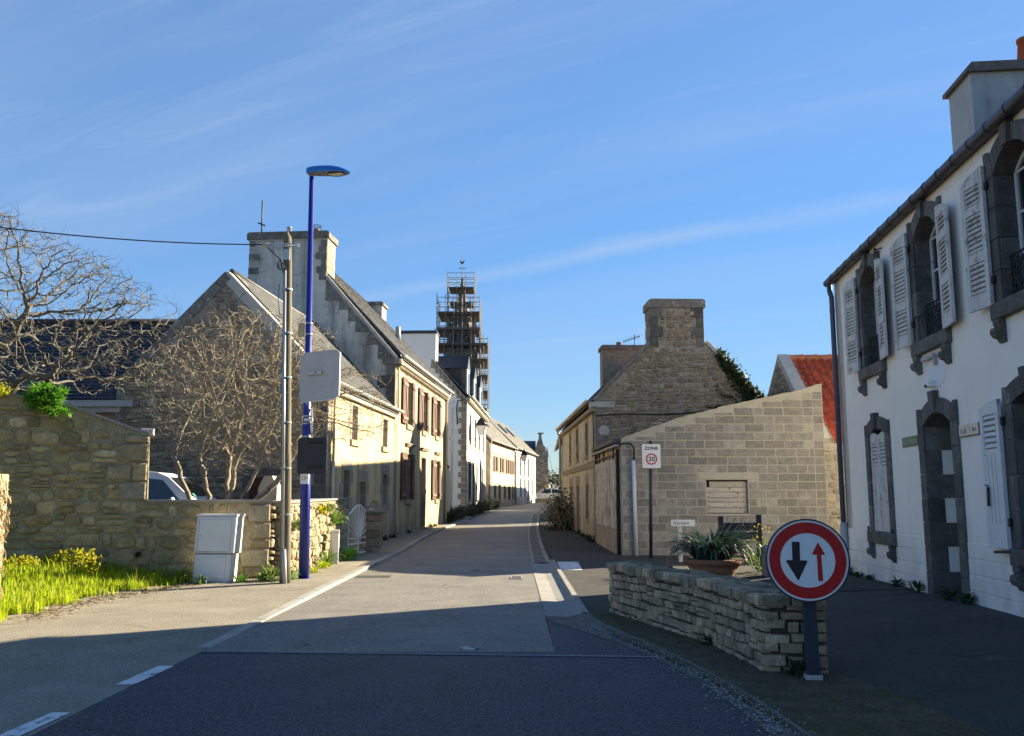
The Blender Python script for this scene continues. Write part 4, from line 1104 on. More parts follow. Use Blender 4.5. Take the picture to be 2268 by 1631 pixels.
# ivy over the right shoulder of the gable
def leaf_cloud(n, pick, size, mb=None, flat_=0.0):
    mb = mb or MB()
    for i in range(n):
        p = Vector(pick()); s_ = R.uniform(*size)
        q = Quaternion((R.gauss(0, 1), R.gauss(0, 1), R.gauss(0, 1), R.gauss(0, 1))).normalized()
        a, b = q @ Vector((s_, 0, 0)), q @ Vector((0, s_ * .62, 0)); c = q @ Vector((0, 0, s_ * .22))
        mb.add([p - a, p - b * .9 + c, p + a, p + b * .9 + c], [(0, 1, 2), (0, 2, 3)])
    return mb
def ivy_pick():
    while True:
        t = R.random(); s = 3.9 + 1.75 * t; z = 4.5 + (5.35 - s) * 1.03
        q = R.random() ** 1.4
        dz = R.gauss(.05, .12) - q * (0.1 + 1.25 * smooth(.15, .9, t))
        if R.random() < .9: return FRG.p(s + R.gauss(0, .06), z + dz, R.uniform(.03, .30) if dz < 0 else R.uniform(-.5, .25))
iv = thing('ivy', 'dark green ivy spilling over the right shoulder of the stone gable', 'ivy', FRG.p(5.2, 3.6, .1))
part(iv, 'leaves', leaf_cloud(3000, ivy_pick, (.035, .075)), M['ivy'])
sm = MB()
for k in range(9):
    s, z = 4.9 + R.uniform(-.3, .3), 3.9
    pts = []
    for q in range(8):
        pts.append(FRG.p(s, z, .06)); s -= R.uniform(.0, .22); z += R.uniform(.05, .24)
    sm.tube(pts, .012, 4)
part(iv, 'stem', sm, M['bark'])
def trail():
    k = R.randrange(3); q = R.random()
    s = 5.0 - q * (1.5, 1.2, .9)[k]; z = 3.95 + q * (.45, 1.0, 1.5)[k] + .08 * math.sin(q * 12 + k)
    return FRG.p(s + R.gauss(0, .035), z + R.gauss(0, .035), .07)
part(iv, 'leaves', leaf_cloud(420, trail, (.03, .05)), M['ivy'])

# ---------------------------------------------------------------- concrete block shed
YS = 22.7
SH = thing('block_shed', 'shed of bare concrete blocks with a sloping top and boarded window', 'shed', (2.82, YS, .05))
FS = Fr((2.80, YS, 0), (1, 0, 0), (0, -1, 0))     # face towards the camera, s = x - 2.80
topS = [(0, 2.98), (.22, 3.07), (.86, 3.30), (1.45, 3.50), (2.15, 3.68), (2.85, 3.86), (3.79, 4.06), (4.5, 4.20), (5.23, 4.42)]
win = (2.14, 3.20, 1.10, 1.95)
SW = 5.2
for i in range(len(topS) - 1):
    pass
mb = MB()
nz = 1
def colpoly(a, b, za, zb): return [(a, za), (b, za), (b, zb), (a, zb)]
mb.prism(FS, [(0, -.2), (win[0], -.2), (win[0], interp(win[0], topS)), (1.45, 3.50), (.86, 3.30), (.22, 3.07), (0, 2.98)], -.2, 0)
mb.prism(FS, [(win[1], -.2), (SW, -.2), (SW, 4.42), (4.5, 4.20), (3.79, 4.06), (win[1], interp(win[1], topS))], -.2, 0)
mb.prism(FS, [(win[0], -.2), (win[1], -.2), (win[1], win[2]), (win[0], win[2])], -.2, 0)
mb.prism(FS, [(win[0], win[3]), (win[1], win[3]), (win[1], interp(win[1], topS)), (2.85, 3.86), (win[0], interp(win[0], topS))], -.2, 0)
part(SH, 'block_wall', mb, M['mortar_block'])
z, row = .02, 0
offs = base_of(SH)
while z < 4.4:
    s = .10 if row % 2 else -.14
    s += R.uniform(-.02, .02)
    lens = []
    if row % 2 == 0: pass
    while s < SW - .02:
        ln = .51 if R.random() > .10 else R.uniform(.2, .36)
        a, b = max(s, .012), min(s + ln, SW - .26 if s < SW - .27 else SW - .01)
        if b - a < .09: s += ln; continue
        if s < SW - .27 and b > SW - .27: b = SW - .265
        zt = z + .205
        blocked = a < win[1] + .27 and b > win[0] - .21 and win[3] - .0 < z + .1 < win[3] + .22
        if blocked or (a < win[1] and b > win[0] and z + .1 > win[2] and z < win[3] + .02):
            segs = []
            lo, hi = (win[0] - .21, win[1] + .27) if blocked else (win[0], win[1])
            if a < lo - .08: segs.append((a, lo - .012))
            if b > hi + .08: segs.append((hi + .012, b))
        else: segs = [(a, b)]
        for (a2, b2) in segs:
            ztop = min(interp(a2, topS), interp(b2, topS)) - .07
            h = min(zt, ztop) - z
            if h > .07 and b2 - a2 > .08:
                g = R.uniform(.007, .016)
                piece(SH, 'block', 'ashlar', M['block'], FS, (a2 + b2) / 2, z + h / 2, b2 - a2 - 2 * g, h - .017, -.004, .009, R.uniform(-.006, .006), offs)
        s = (b if b < s + ln - .01 and b > SW - .3 else s + ln)
    z += .21; row += 1
# rough cement slurry along the sloping top
fl = MB(); ss = np.linspace(0, SW, 30)
for a, b in zip(ss[:-1], ss[1:]):
    za, zb = interp(a, topS), interp(b, topS)
    fl.prism(FS, [(a, za - .05), (b, zb - .05), (b, zb + .02 + R.uniform(-.01, .012)), (a, za + .02 + R.uniform(-.01, .012))], -.22, .012)
part(SH, 'top_slurry', fl, M['mortar_block'])
part(SH, 'window_lintel', MB().cbox(FS, win[0] - .2, win[1] + .25, win[3] + .005, win[3] + .19, -.2, .014, .006), M['mortar_block'])
bw = part(SH, 'boarded_window', MB().box(FS, win[0], win[1], win[2], win[3], -.19, -.17), M['black'])
zz = [1.115, 1.255, 1.39, 1.50, 1.64, 1.765, 1.915]
for i, (a, b) in enumerate(zip(zz, zz[1:])):
    x0 = win[0] + .012 if i < 5 else win[0] + .10
    part(bw, 'board', MB().cbox(FS, x0 + R.uniform(0, .01), win[1] - .012, a + .004, b - .004, -.15, -.115 + R.uniform(-.006, .006), .004), M['old_board'])
    nm = MB()
    for k in range(5): 
        xx = R.choice((win[0] + .04, win[1] - .34, win[1] - .28, win[1] - .1)) + R.uniform(-.02, .02)
        nm.box(FS, xx, xx + R.uniform(.015, .05), a + .03, a + .042, -.116, -.109)
    part(bw, 'nail', nm, M['black'])
# street side: sliding board door on a rail, frame and corner blocks
FD = Fr((2.80, YS, 0), DR * 1.0, NR)
Ld = 4.75
mb = MB(); wallgrid(mb, FD, 0, Ld, -.2, 2.95, [], .2); part(SH, 'street_wall', mb, M['cream_old'])
z = .02; row = 0
while z < 2.7:      # toothed end blocks at the corner
    piece(SH, 'block', 'ashlar', M['block'], FD, .10 + (.0 if row % 2 else .05), z + .1, .2 if row % 2 else .3, .19, -.004, .012, 0, offs); z += .21; row += 1
part(SH, 'door_post', MB().box(FD, .36, .44, .0, 2.75, .0, .09), M['black'])
dd = part(SH, 'sliding_door', MB().box(FD, .46, Ld - .1, .06, 2.50, .05, .08), M['barn_wood'])
n_ = 26
for i in range(n_):
    a = .46 + (Ld - .56) * i / n_; b = .46 + (Ld - .56) * (i + 1) / n_
    part(dd, 'board', MB().cbox(FD, a + .004, b - .004, .72 + R.uniform(-.01, .01), 2.50 + R.uniform(-.02, .01), .081, .105 + R.uniform(-.004, .006), .006), M['barn_wood'])
part(dd, 'kick_panel', MB().box(FD, .46, Ld - .1, .05, .70, .081, .098), mk('rough_kick_panel', (.33, .27, .20), var=.3, sc=14, streak=((.55, .5, .4), 9, .55, .62, .7), bump=.6, bsc=25))
part(SH, 'rail', MB().box(FD, .5, Ld + 1.7, 2.60, 2.65, .06, .11), M['rust'])
for s in (.7, 2.6, 3.6, 4.5):
    part(SH, 'rail_hanger', MB().box(FD, s, s + .07, 2.52, 2.80, .085, .13), M['black'])
part(SH, 'roof', MB().prism(FS, [(0, 2.94), (SW, 4.34), (SW, 4.40), (0, 3.0)], -4.75, -.2), M['slate'])
ed = MB()
for i in range(24): ed.box(FD, .15 + i * .19, .15 + i * .19 + .12, 2.90, 3.0, .0, .22)
part(SH, 'roof_edge', ed, M['slate'])
part(SH, 'fascia', MB().box(FD, .1, Ld, 2.80, 2.86, .02, .16), M['old_board'])
part(SH, 'side_wall', MB().box(Fr((2.80 + SW, YS + .2, 0), (0, 1, 0), (1, 0, 0)), 0, 4.5, -.2, 4.2, -.2, 0), M['mortar_block'])
pp = thing('cable_duct', 'white plastic duct with a black cable at the corner of the block shed', 'pipe', (3.11, 22.6, .05))
part(pp, 'duct', MB().tube([(3.12, 22.62, .0), (3.09, 22.62, 2.44)], .047, 10), M['white_pipe'], True)
part(pp, 'cable', MB().tube([(3.09, 22.62, 2.4), (3.11, 22.62, 2.62), (3.10, 22.6, 2.76), (3.03, 22.6, 2.86), (2.92, 22.6, 2.88), (2.78, 22.6, 2.86), (2.74, 23.2, 2.85)], .024, 6), M['black'], True)

# ---------------------------------------------------------------- red tiled outbuilding behind
RT = thing('red_tiled_barn', 'stone barn with a bright red tiled roof behind the block shed', 'barn', (9, 24, .1))
X0, X1, Y0, Y1, Z0, Z1 = 8.02, 18, 23.2, 26.4, 2.92, 5.66
part(RT, 'gable_wall', MB().prism(Fr((X0, 0, 0), (0, 1, 0), (-1, 0, 0)), [(Y0 - .1, -.2), (Y0 - .1, 2.95), (Y1, 5.74), (2 * Y1 - Y0, 2.95), (2 * Y1 - Y0, -.2)], -.4, 0), M['mortar_grey'])
FB = Fr((X0, Y0, 0), (0, 1, 0), (-1, 0, 0))
lay(RT, FB, 0, 6.4, 3.0, 5.7, (.12, .24), (.2, .45), M['gable_stone'], 'stone', lambda s, z: z > 3.0 and z < 2.93 + (s if s < 3.2 else 6.4 - s) * .86 - .05, dep=.04)
part(RT, 'roof', MB().prism(Fr((0, 0, 0), (0, 1, 0), (1, 0, 0)), [(Y0, Z0), (Y1, Z1), (2 * Y1 - Y0, Z0), (2 * Y1 - Y0, Z0 - .1), (Y1, Z1 - .12), (Y0, Z0 - .1)], X0 + .1, X1), M['red_tile'])
sr = Vector((0, Y1 - Y0, Z1 - Z0)); ft = Fr((X0 + .30, Y0, Z0), (1, 0, 0), Vector((0, -(Z1 - Z0), Y1 - Y0)), sr)
def tile(a, b, z0, z1):
    m = MB(); P = []
    for z, h in ((z0, .055), (z1, .012)):
        for q in range(7):
            t = q / 6; P.append(ft.p(a + (b - a) * t, z, h + .042 * math.sin(t * 2 * math.pi)))
    P += [ft.p(a + (b - a) * q / 6, z0, .055 + .042 * math.sin(q / 6 * 2 * math.pi) - .03) for q in range(7)]
    m.add(P, [(i, i + 1, 8 + i, 7 + i) for i in range(6)] + [(14 + i, 15 + i, i + 1, i) for i in range(6)]); return m
rh = sr.length / 13
for i in range(13):
    for j in range(9):
        part(RT, 'roof_tile', tile(j * .235, j * .235 + .24, i * rh, (i + 1.12) * rh), M['red_tile'])
for j in range(7):
    part(RT, 'ridge_tile', MB().tube([(X0 + .35 + j * .42, Y1, Z1 + .0), (X0 + .35 + j * .42 + .36, Y1, Z1 + .01), (X0 + .35 + j * .42 + .43, Y1, Z1 + .03)], [.11, .11, .13], 10), mk('ridge_tile_%d' % j, (.42, .16, .09), var=.2) if j == 0 else bpy.data.materials['ridge_tile_0'], True)
u = sr.normalized(); fc = Fr((X0, Y0, Z0), u, (-1, 0, 0), Vector((0, -u.z, u.y)))
k = 0
while k < sr.length - .1:
    part(RT, 'coping_stone', MB().cbox(fc, k + .004, min(k + .7, sr.length) - .004, -.05, .16, -.30, .04, .015), M['cement_verge']); k += .7
part(RT, 'front_wall', MB().box(WF, X0, X1, -.2, 2.9, Y0 - .12, Y0 + .2), M['mortar_block'])
FBF = Fr((X0, Y0 - .12, 0), (1, 0, 0), (0, -1, 0))
lay(RT, FBF, 0, 1.6, .3, 2.85, (.10, .24), (.16, .42), M['stone_pale'], 'wall_stone', lambda s, z: .2 < z < 2.86 and s > 0.02, dep=.04)
# ---------------------------------------------------------------- white house on the right
PW = Vector((6.33, 16.977, 0))
DW = Vector((-.1015, -1, 0)).normalized(); NW = Vector((-1, .1015, 0)).normalized()
FW = Fr(PW, DW, NW)
HW = thing('white_house', 'white rendered house with dark granite dressings and louvred shutters at right', 'house', (6.33, 16.977, .1))
LW, DPW, EV = 17.0, 7.2, 5.72
cU = [2.24, 4.93, 7.62, 10.3]; cL = [2.22, 7.62, 10.3]; cD = 4.90
holes = [(c - .44, c + .44, 3.715, 5.44) for c in cU] + [(c - .44, c + .44, .945, 2.66) for c in cL] + [(cD - .50, cD + .50, .12, 2.68)]
mb = MB(); wallgrid(mb, FW, 0, LW, -.3, EV, [(a - .03, b + .03, c - .02, d + .03) for a, b, c, d in holes], .5)
part(HW, 'front_wall', mb, M['white'])
# courses of the smooth plinth, drawn as shallow ledges
zc_ = [-.3, .355, .553, .748, .949]
segs = [(0, cL[0] - .66), (cL[0] + .66, cD - .72), (cD + .72, cL[1] - .66), (cL[1] + .66, LW)]
for i, (a, b) in enumerate(zip(zc_, zc_[1:])):
    for (sa, sb) in ((0.004, cD - .72), (cD + .72, LW)):
        if i == 3: 
            ssg = [t for t in segs if t[0] >= sa - .1 and t[1] <= sb + .1]
        else: ssg = [(sa, sb)]
        for (x0, x1) in ssg:
            part(HW, 'plinth_course', MB().cbox(FW, x0, x1, a + .004, b - .004, .002, .018 - .003 * i, .006), M['white'])
def arch_window(fr, c, half, z0, spring, crown, outer_w, keytop, dep, sill=True, bars=True, name='surround_stone', corb=True, gmat=None):
    """dressed opening with a segmental head: jamb blocks, voussoirs, keystone, sill on two corbels"""
    n = max(3, round((spring - z0) / .36))
    for side in (-1, 1):
        for i in range(n):
            za, zb = z0 + (spring - z0) * i / n, z0 + (spring - z0) * (i + 1) / n
            a, b = (c - half - outer_w, c - half) if side < 0 else (c + half, c + half + outer_w)
            part(HW, name, MB().cbox(fr, a, b, za + .003, zb - .003, -.06, .035 + R.uniform(-.003, .003), .008), M['granite_dark'])
        # deep reveal on this side, alternating dark stones
        for i in range(n):
            za, zb = z0 + (spring - z0) * i / n, z0 + (spring - z0) * (i + 1) / n
            lng = dep
            if name == 'door_stone' and i % 2 == 1: lng = .20
            f = Fr(fr.p(c - half, 0) if side < 0 else fr.p(c + half, 0), -fr.n, fr.u * (1 if side < 0 else -1))
            part(HW, 'reveal_stone', MB().cbox(f, .0, lng, za + .003, zb - .003, -.03, .012, .004), M['granite_dark'])
    rise = crown - spring
    rad = (half * half + rise * rise) / (2 * rise); zc0 = crown - rad
    a0 = math.asin(half / rad)
    ro = rad + .20
    nv = 5
    for i in range(nv):
        t0, t1 = -a0 + 2 * a0 * i / nv, -a0 + 2 * a0 * (i + 1) / nv
        pts = []
        for q in range(5): t = t0 + (t1 - t0) * q / 4; pts.append((c + rad * math.sin(t), zc0 + rad * math.cos(t)))
        for q in range(5): t = t1 + (t0 - t1) * q / 4; pts.append((c + ro * math.sin(t) * 1.05, zc0 + ro * math.cos(t)))
        if i == 2: part(HW, 'keystone', MB().prism(fr, [(c - .065, crown - .015), (c + .065, crown - .015), (c + .10, keytop), (c - .10, keytop)], -.1, .085), M['granite_dark'])
        part(HW, 'arch_stone', MB().prism(fr, pts, -dep, .032 + .002 * i), M['granite_dark'])
    for side in (-1, 1):   # shoulder blocks with an ear
        a = c + side * (half + outer_w * .0); b = c + side * (half + outer_w)
        pts = [(a, spring), (b, spring), (b, crown + .10), (b - side * .09, crown + .10), (b - side * .13, crown + .02), (a, spring + .12)]
        if side < 0: pts = pts[::-1]
        part(HW, 'shoulder_stone', MB().prism(fr, pts, -.06, .038), M['granite_dark'])
        part(HW, 'arch_soffit', MB().prism(fr, [(c + side * half, spring - .01), (c + side * (half + .05), spring - .01), (c + side * (half + .05), crown + .05), (c + side * half * .55, crown + .05), (c + side * half * .55, zc0 + math.sqrt(rad * rad - (half * .55) ** 2) + .02)][::side], -dep, -.061), M['granite_dark'])
    if sill:
        part(HW, 'sill_stone', MB().cbox(fr, c - half - outer_w - .03, c + half + outer_w + .03, z0 - .195, z0 - .002, -dep, .085, .014), M['granite_dark'])
        if corb:
            for side in (-1, 1):
                s0 = c + side * (half + .10)
                f = Fr(fr.p(s0, z0 - .197, .0), fr.n, fr.u)
                prof = [(0, 0), (.085, 0), (.085, -.05), (.07, -.08), (.115, -.10), (.125, -.15), (.10, -.20), (.05, -.22), (.03, -.26), (0, -.27)]
                part(HW, 'corbel', MB().prism(f, prof, -.075, .075), M['granite_dark'])
def casement(c, half, z0, z1, crown):
    d = -.20
    m = MB(); t = .06
    m.box(FW, c - half, c - half + t, z0, z1, d - .06, d); m.box(FW, c + half - t, c + half, z0, z1, d - .06, d)
    m.box(FW, c - half + t, c + half - t, z0, z0 + t, d - .06, d - .002); m.box(FW, c - .045, c + .045, z0 + t, crown - .02, d - .06, d + .006)
    for q in range(8):
        a0_, a1_ = q / 8, (q + 1) / 8
        f0 = lambda a: (c - half + 2 * half * a, z1 + (crown - z1) * (1 - (2 * a - 1) ** 2))
        (x0, y0), (x1, y1) = f0(a0_), f0(a1_)
        m.prism(FW, [(x0, y0 - t), (x1, y1 - t), (x1, y1), (x0, y0)], d - .06, d - .001)
    zs = [z0 + t + (z1 - z0 - t) * k / 3 for k in (1, 2, 3)]
    for z in zs:
        m.box(FW, c - half + t, c - .045, z - .014, z + .014, d - .05, d - .008); m.box(FW, c + .045, c + half - t, z - .014, z + .014, d - .05, d - .008)
    w = part(HW, 'window', m, M['white_wood'])
    zb = [z0 + t] + zs
    for a, b in ((c - half + t, c - .045), (c + .045, c + half - t)):
        for q in range(4):
            part(w, 'pane', MB().box(FW, a, b, zb[q], zb[q + 1] if q < 3 else crown - .03, d - .04, d - .025), M['glass'])
    part(HW, 'curtain', MB().box(FW, c - half, c + half, z0, crown, d - .16, d - .15), mk('net_curtain', (.45, .45, .43), var=.1) if 'net_curtain' not in bpy.data.materials else bpy.data.materials['net_curtain'])
def shutter(fr, x0, x1, z0, z1, hinge, slats_zones, mat, solid_below=None, arch=0.0, T=None):
    """one leaf in frame fr, front at depth .04; louvres are pieces of their own"""
    st = .075; d0, d1 = 0.0, .042
    m = MB()
    hz1 = z1
    m.box(fr, x0, x0 + st, z0, z1 - (arch if hinge == 'r' else 0), d0, d1); m.box(fr, x1 - st, x1, z0, z1 - (arch if hinge == 'l' else 0), d0, d1)
    rails = [z0] + [q for z in slats_zones for q in z] + [z1 - arch]
    edges = [(z0, slats_zones[0][0])] + [(slats_zones[i][1], slats_zones[i + 1][0]) for i in range(len(slats_zones) - 1)] + [(slats_zones[-1][1], z1 - arch)]
    for a, b in edges: m.box(fr, x0 + st, x1 - st, a, b, d0 + .004, d1 - .004)
    if arch:
        pts = [(x0, z1 - arch), (x1, z1 - arch)] + ([(x1, z1), ((x0 + x1) / 2, z1 - arch * .25)] if hinge == 'r' else [((x0 + x1) / 2, z1 - arch * .25), (x0, z1)])
        m.prism(fr, pts, d0 + .002, d1 - .002)
    sh = part(T or HW, 'shutter', m, mat)
    for a, b in slats_zones:
        n = max(3, round((b - a) / .062))
        for i in range(n):
            z = a + (b - a) * (i + .5) / n
            mm = MB(); mm.prism(Fr(fr.p(0, 0), fr.n, fr.u), [(.002, z + .022), (.012, z + .030), (d1 - .004, z - .012), (d1 - .014, z - .022)], x0 + st, x1 - st)
            part(sh, 'louvre', mm, mat)
    part(sh, 'backing', MB().box(fr, x0 + st, x1 - st, z0 + .05, z1 - arch - .05, d0 - .004, d0 + .001), M['sign_black'] if False else M['grey_chimney'])
    for z in (z0 + .25, z1 - .3):
        hx = (x0 - .05, x0 + .03) if hinge == 'l' else (x1 - .03, x1 + .05)
        part(sh, 'hinge', MB().box(fr, hx[0], hx[1], z, z + .09, -.02, .02), M['black'])
    return sh
zU = [(3.88, 4.26), (4.38, 4.86), (4.96, 5.20)]
for i, c in enumerate(cU):
    arch_window(FW, c, .44, 3.715, 5.20, 5.42, .20, 5.685, .30)
    casement(c, .44, 3.715, 5.20, 5.41)
    # leaves laid open, each a little off the wall
    a = math.radians(9)
    oL = FW.p(c - .60, 0, .05); fL = Fr(oL, -DW * math.cos(a) + NW * math.sin(a), NW * math.cos(a) + DW * math.sin(a))
    shutter(fL, .0, .46, 3.70, 5.38, 'l', zU, M['white_wood_old'], arch=.10)
    a = math.radians(7)
    oR = FW.p(c + .62, 0, .05); fR = Fr(oR, DW * math.cos(a) + NW * math.sin(a), NW * math.cos(a) - DW * math.sin(a))
    shutter(fR, .0, .50, 3.70, 5.36, 'l', zU, M['white_wood_old'], arch=.12)
    # cast iron guard
    g = MB(); d = -.08
    for z in (3.80, 4.02, 4.22): g.tube([FW.p(c - .44, z, d), FW.p(c + .44, z, d)], .014, 5)
    for k in range(13):
        s = c - .42 + k * .07; g.tube([FW.p(s, 3.80, d), FW.p(s, 4.22, d)], .009, 4)
    for k in range(6):
        s = c - .36 + k * .145
        for (zz, r) in ((3.91, .055), (4.12, .05)):
            g.tube([FW.p(s + r * math.cos(t), zz + r * math.sin(t), d) for t in np.linspace(0, 6.283, 9)], .012, 4)
    part(HW, 'window_guard', g, M['black'])
for i, c in enumerate(cL):
    arch_window(FW, c, .44, .945, 2.545, 2.64, .20, 2.90, .30)
    if i == 0:
        for (x0, x1, hg) in ((c - .435, c - .004, 'l'), (c + .004, c + .435, 'r')):
            f = Fr(FW.p(0, 0, -.035), DW, NW)
            shutter(f, x0, x1, .95, 2.60, hg, [(2.02, 2.40)], M['white_wood_old'], arch=.07)
            shp = HW.children[-1]
        for sgn in (-1, 1):
            part(HW, 'stay', MB().tube([FW.p(c + sgn * .62, .90, .06), FW.p(c + sgn * .62, 1.02, .06)], .018, 5).tube([FW.p(c + sgn * .62, .92, .06), FW.p(c + sgn * .50, .92, .06)], .014, 5), M['black'])
    else:
        casement(c, .44, .945, 2.545, 2.63)
        fL = Fr(FW.p(c - .66, 0, .05), -DW, NW)
        shutter(fL, .0, .50, .93, 2.62, 'l', [(2.06, 2.46)], M['white_wood'], arch=.07)
        fl_ = HW.children[-1]
        part(fl_, 'panel_line', MB().box(fL, .15, .155, 1.2, 2.0, .038, .0425).box(fL, .25, .255, 1.2, 2.0, .038, .0425).box(fL, .35, .355, 1.2, 2.0, .038, .0425), M['sign_back'])
        part(fl_, 'bolt', MB().tube([fL.p(.36, 1.62, .06), fL.p(.36, 1.40, .065)], .016, 6).tube([fL.p(.44, 1.65, .055), fL.p(.36, 1.63, .06)], .008, 5), M['black'])
        part(HW, 'stay', MB().tube([FW.p(c - .72, .90, .05), FW.p(c - 1.0, .88, .10)], .016, 5), M['black'])
# doorway
arch_window(FW, cD, .50, .15, 2.50, 2.66, .22, 2.955, .46, sill=False, name='door_stone')
for side in (-1, 1):
    f = Fr(FW.p(cD + side * .50, 0), -NW, DW * (-side))
    part(HW, 'reveal_plaster', MB().box(f, .19, .47, .15, 2.5, -.02, .004), M['white'])
dr = part(HW, 'door', MB().box(FW, cD - .5, cD + .5, .15, 2.62, -.52, -.46), M['white_wood_old'])
part(dr, 'panel', MB().cbox(FW, cD - .4, cD - .05, .35, 1.2, -.46, -.44, .012).cbox(FW, cD + .05, cD + .4, .35, 1.2, -.46, -.44, .012), M['white_wood_old'])
part(dr, 'handle', MB().sphere(FW.p(cD + .4, 1.2, -.42), .03, .03, .03, 8, 5), M['steel'])
part(HW, 'doorstep', MB().cbox(FW, cD - .5, cD + .5, .0, .17, -.5, .02, .02), M['granite_dark'])
# eaves, gutter, downpipe, roof, chimney
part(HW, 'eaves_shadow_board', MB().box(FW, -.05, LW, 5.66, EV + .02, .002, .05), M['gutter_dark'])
part(HW, 'gutter', MB().tube([FW.p(-.14, 5.70, .10), FW.p(LW, 5.74, .10)], .075, 12), M['gutter_dark'], True)
gb = MB()
for k in range(34):
    s = .35 + k * .5; gb.tube([FW.p(s, 5.702 + .0023 * s, .10), FW.p(s + .025, 5.702 + .0023 * s, .10)], .081, 12)
part(HW, 'gutter_bracket', gb, M['gutter_dark'], kind='stuff')
part(HW, 'downpipe', MB().tube([FW.p(.02, 5.64, .10), FW.p(.03, 5.50, .10), FW.p(.06, 5.38, .075), FW.p(.06, 1.02, .075)], .048, 10), M['pipe_dark'], True)
part(HW, 'downpipe', MB().tube([FW.p(.06, 1.04, .075), FW.p(.06, .02, .075)], .066, 10), M['zinc'], True, label='grey cast iron foot of the downpipe')
pc = MB()
for z in (1.7, 2.9, 4.1, 5.1): pc.tube([FW.p(.06, z, .075), FW.p(.06, z + .03, .075)], .054, 10)
part(HW, 'pipe_clip', pc, M['pipe_dark'])
GW = Fr(PW, -NW, -DW)                       # across the house, s away from the street
gw = [(0, -.3), (0, EV), (3.6, 8.85), (7.2, EV), (7.2, -.3)]
part(HW, 'gable_wall', MB().prism(GW, gw, -.4, 0), M['white'])
part(HW, 'near_gable_wall', MB().prism(Fr(FW.p(LW, 0), -NW, DW), gw, -.4, 0), M['white'])
part(HW, 'back_wall', MB().box(FW, 0, LW, -.3, EV, -7.2, -6.9), M['white'])
part(HW, 'roof', MB().prism(GW, [(-.10, 5.72), (-.10, 5.80), (3.6, 8.98), (7.3, 5.80), (7.3, 5.70), (3.6, 8.86)], -LW - .1, .06), M['slate'])
part(HW, 'chimney', MB().box(GW, 2.42, 4.9, 7.6, 9.42, -1.05, .0), M['grey_chimney'])
cpw = HW.children[-1]
part(HW, 'chimney_cap', MB().prism(GW, [(2.33, 9.42), (4.99, 9.42), (4.99, 9.50), (4.9, 9.60), (2.42, 9.60), (2.33, 9.50)], -1.14, .08), M['granite_dark'])
pot(HW, GW.p(3.52, 9.62, -.9), .15, .5, mk('orange_pot', (.38, .10, .045), var=.12))
# what is fixed to the wall
rg = thing('wall_ring', 'small black iron ring high on the white wall under the gutter', 'ring', FW.p(2.98, 5.62, .05))
part(rg, 'ring', MB().tube([FW.p(2.94 + .05 * math.cos(t), 5.50 + .05 * math.sin(t), .09) for t in np.linspace(0, 6.283, 13)], .012, 5), M['black'], True)
part(rg, 'bracket', MB().tube([FW.p(3.02, 5.53, 0), FW.p(2.99, 5.50, .09)], .012, 5), M['black'])
gs = thing('library_sign', 'small green enamel sign reading Bibliothèque left of the white house door', 'sign', FW.p(3.77, 2.33, .01))
part(gs, 'plate', MB().cbox(FW, 3.44, 4.11, 2.255, 2.405, .0, .016, .004), M['sign_green'])
text(gs, 'lettering', 'Bibliothèque', FW, 3.775, 2.335, .018, .118, M['green_ink'], sx=.92)
cs_ = thing('house_name_sign', 'cream name plate with worn letters ti al right of the white house door', 'sign', FW.p(5.95, 2.35, .01))
part(cs_, 'plate', MB().cbox(FW, 5.64, 6.25, 2.27, 2.418, .0, .022, .006), M['enamel_cream'])
part(cs_, 'rim', MB().box(FW, 5.66, 6.25, 2.262, 2.270, .0, .024).box(FW, 6.25, 6.258, 2.265, 2.418, 0, .024), M['granite_dark'])
text(cs_, 'lettering', 'ti al', FW, 5.79, 2.335, .024, .105, M['faded_ink'])
text(cs_, 'lettering', 'l', FW, 5.99, 2.345, .024, .09, M['faint_ink'])
text(cs_, 'lettering', 'on', FW, 6.11, 2.345, .024, .105, M['faded_ink'])
cm = thing('wall_camera', 'small white box light on the wall above the white house door', 'lamp', FW.p(4.86, 3.02, .05))
part(cm, 'body', MB().cbox(FW, 4.80, 4.96, 3.01, 3.10, .0, .11, .02), M['sign_white'])
part(cm, 'lens', MB().disc(FW, 4.845, 3.03, .022, .10, .125, 10), M['black'])
br = thing('sign_bracket', 'weathered grey bracket under the sill of the middle upper window', 'bracket', FW.p(4.72, 3.47, .05))
part(br, 'arm', MB().cbox(FW, 4.60, 5.06, 3.40, 3.46, .03, .07, .005), M['zinc'])
part(br, 'foot', MB().box(FW, 5.0, 5.05, 3.30, 3.44, .0, .05), M['zinc'])
part(HW, 'plaster_patch', MB().prism(FW, [(4.70, 3.05), (4.98, 2.98), (5.25, 3.05), (5.28, 3.22), (5.2, 3.32), (4.75, 3.32), (4.66, 3.2)], 0, .006), mk('fresh_plaster', (.80, .80, .785), var=.02))
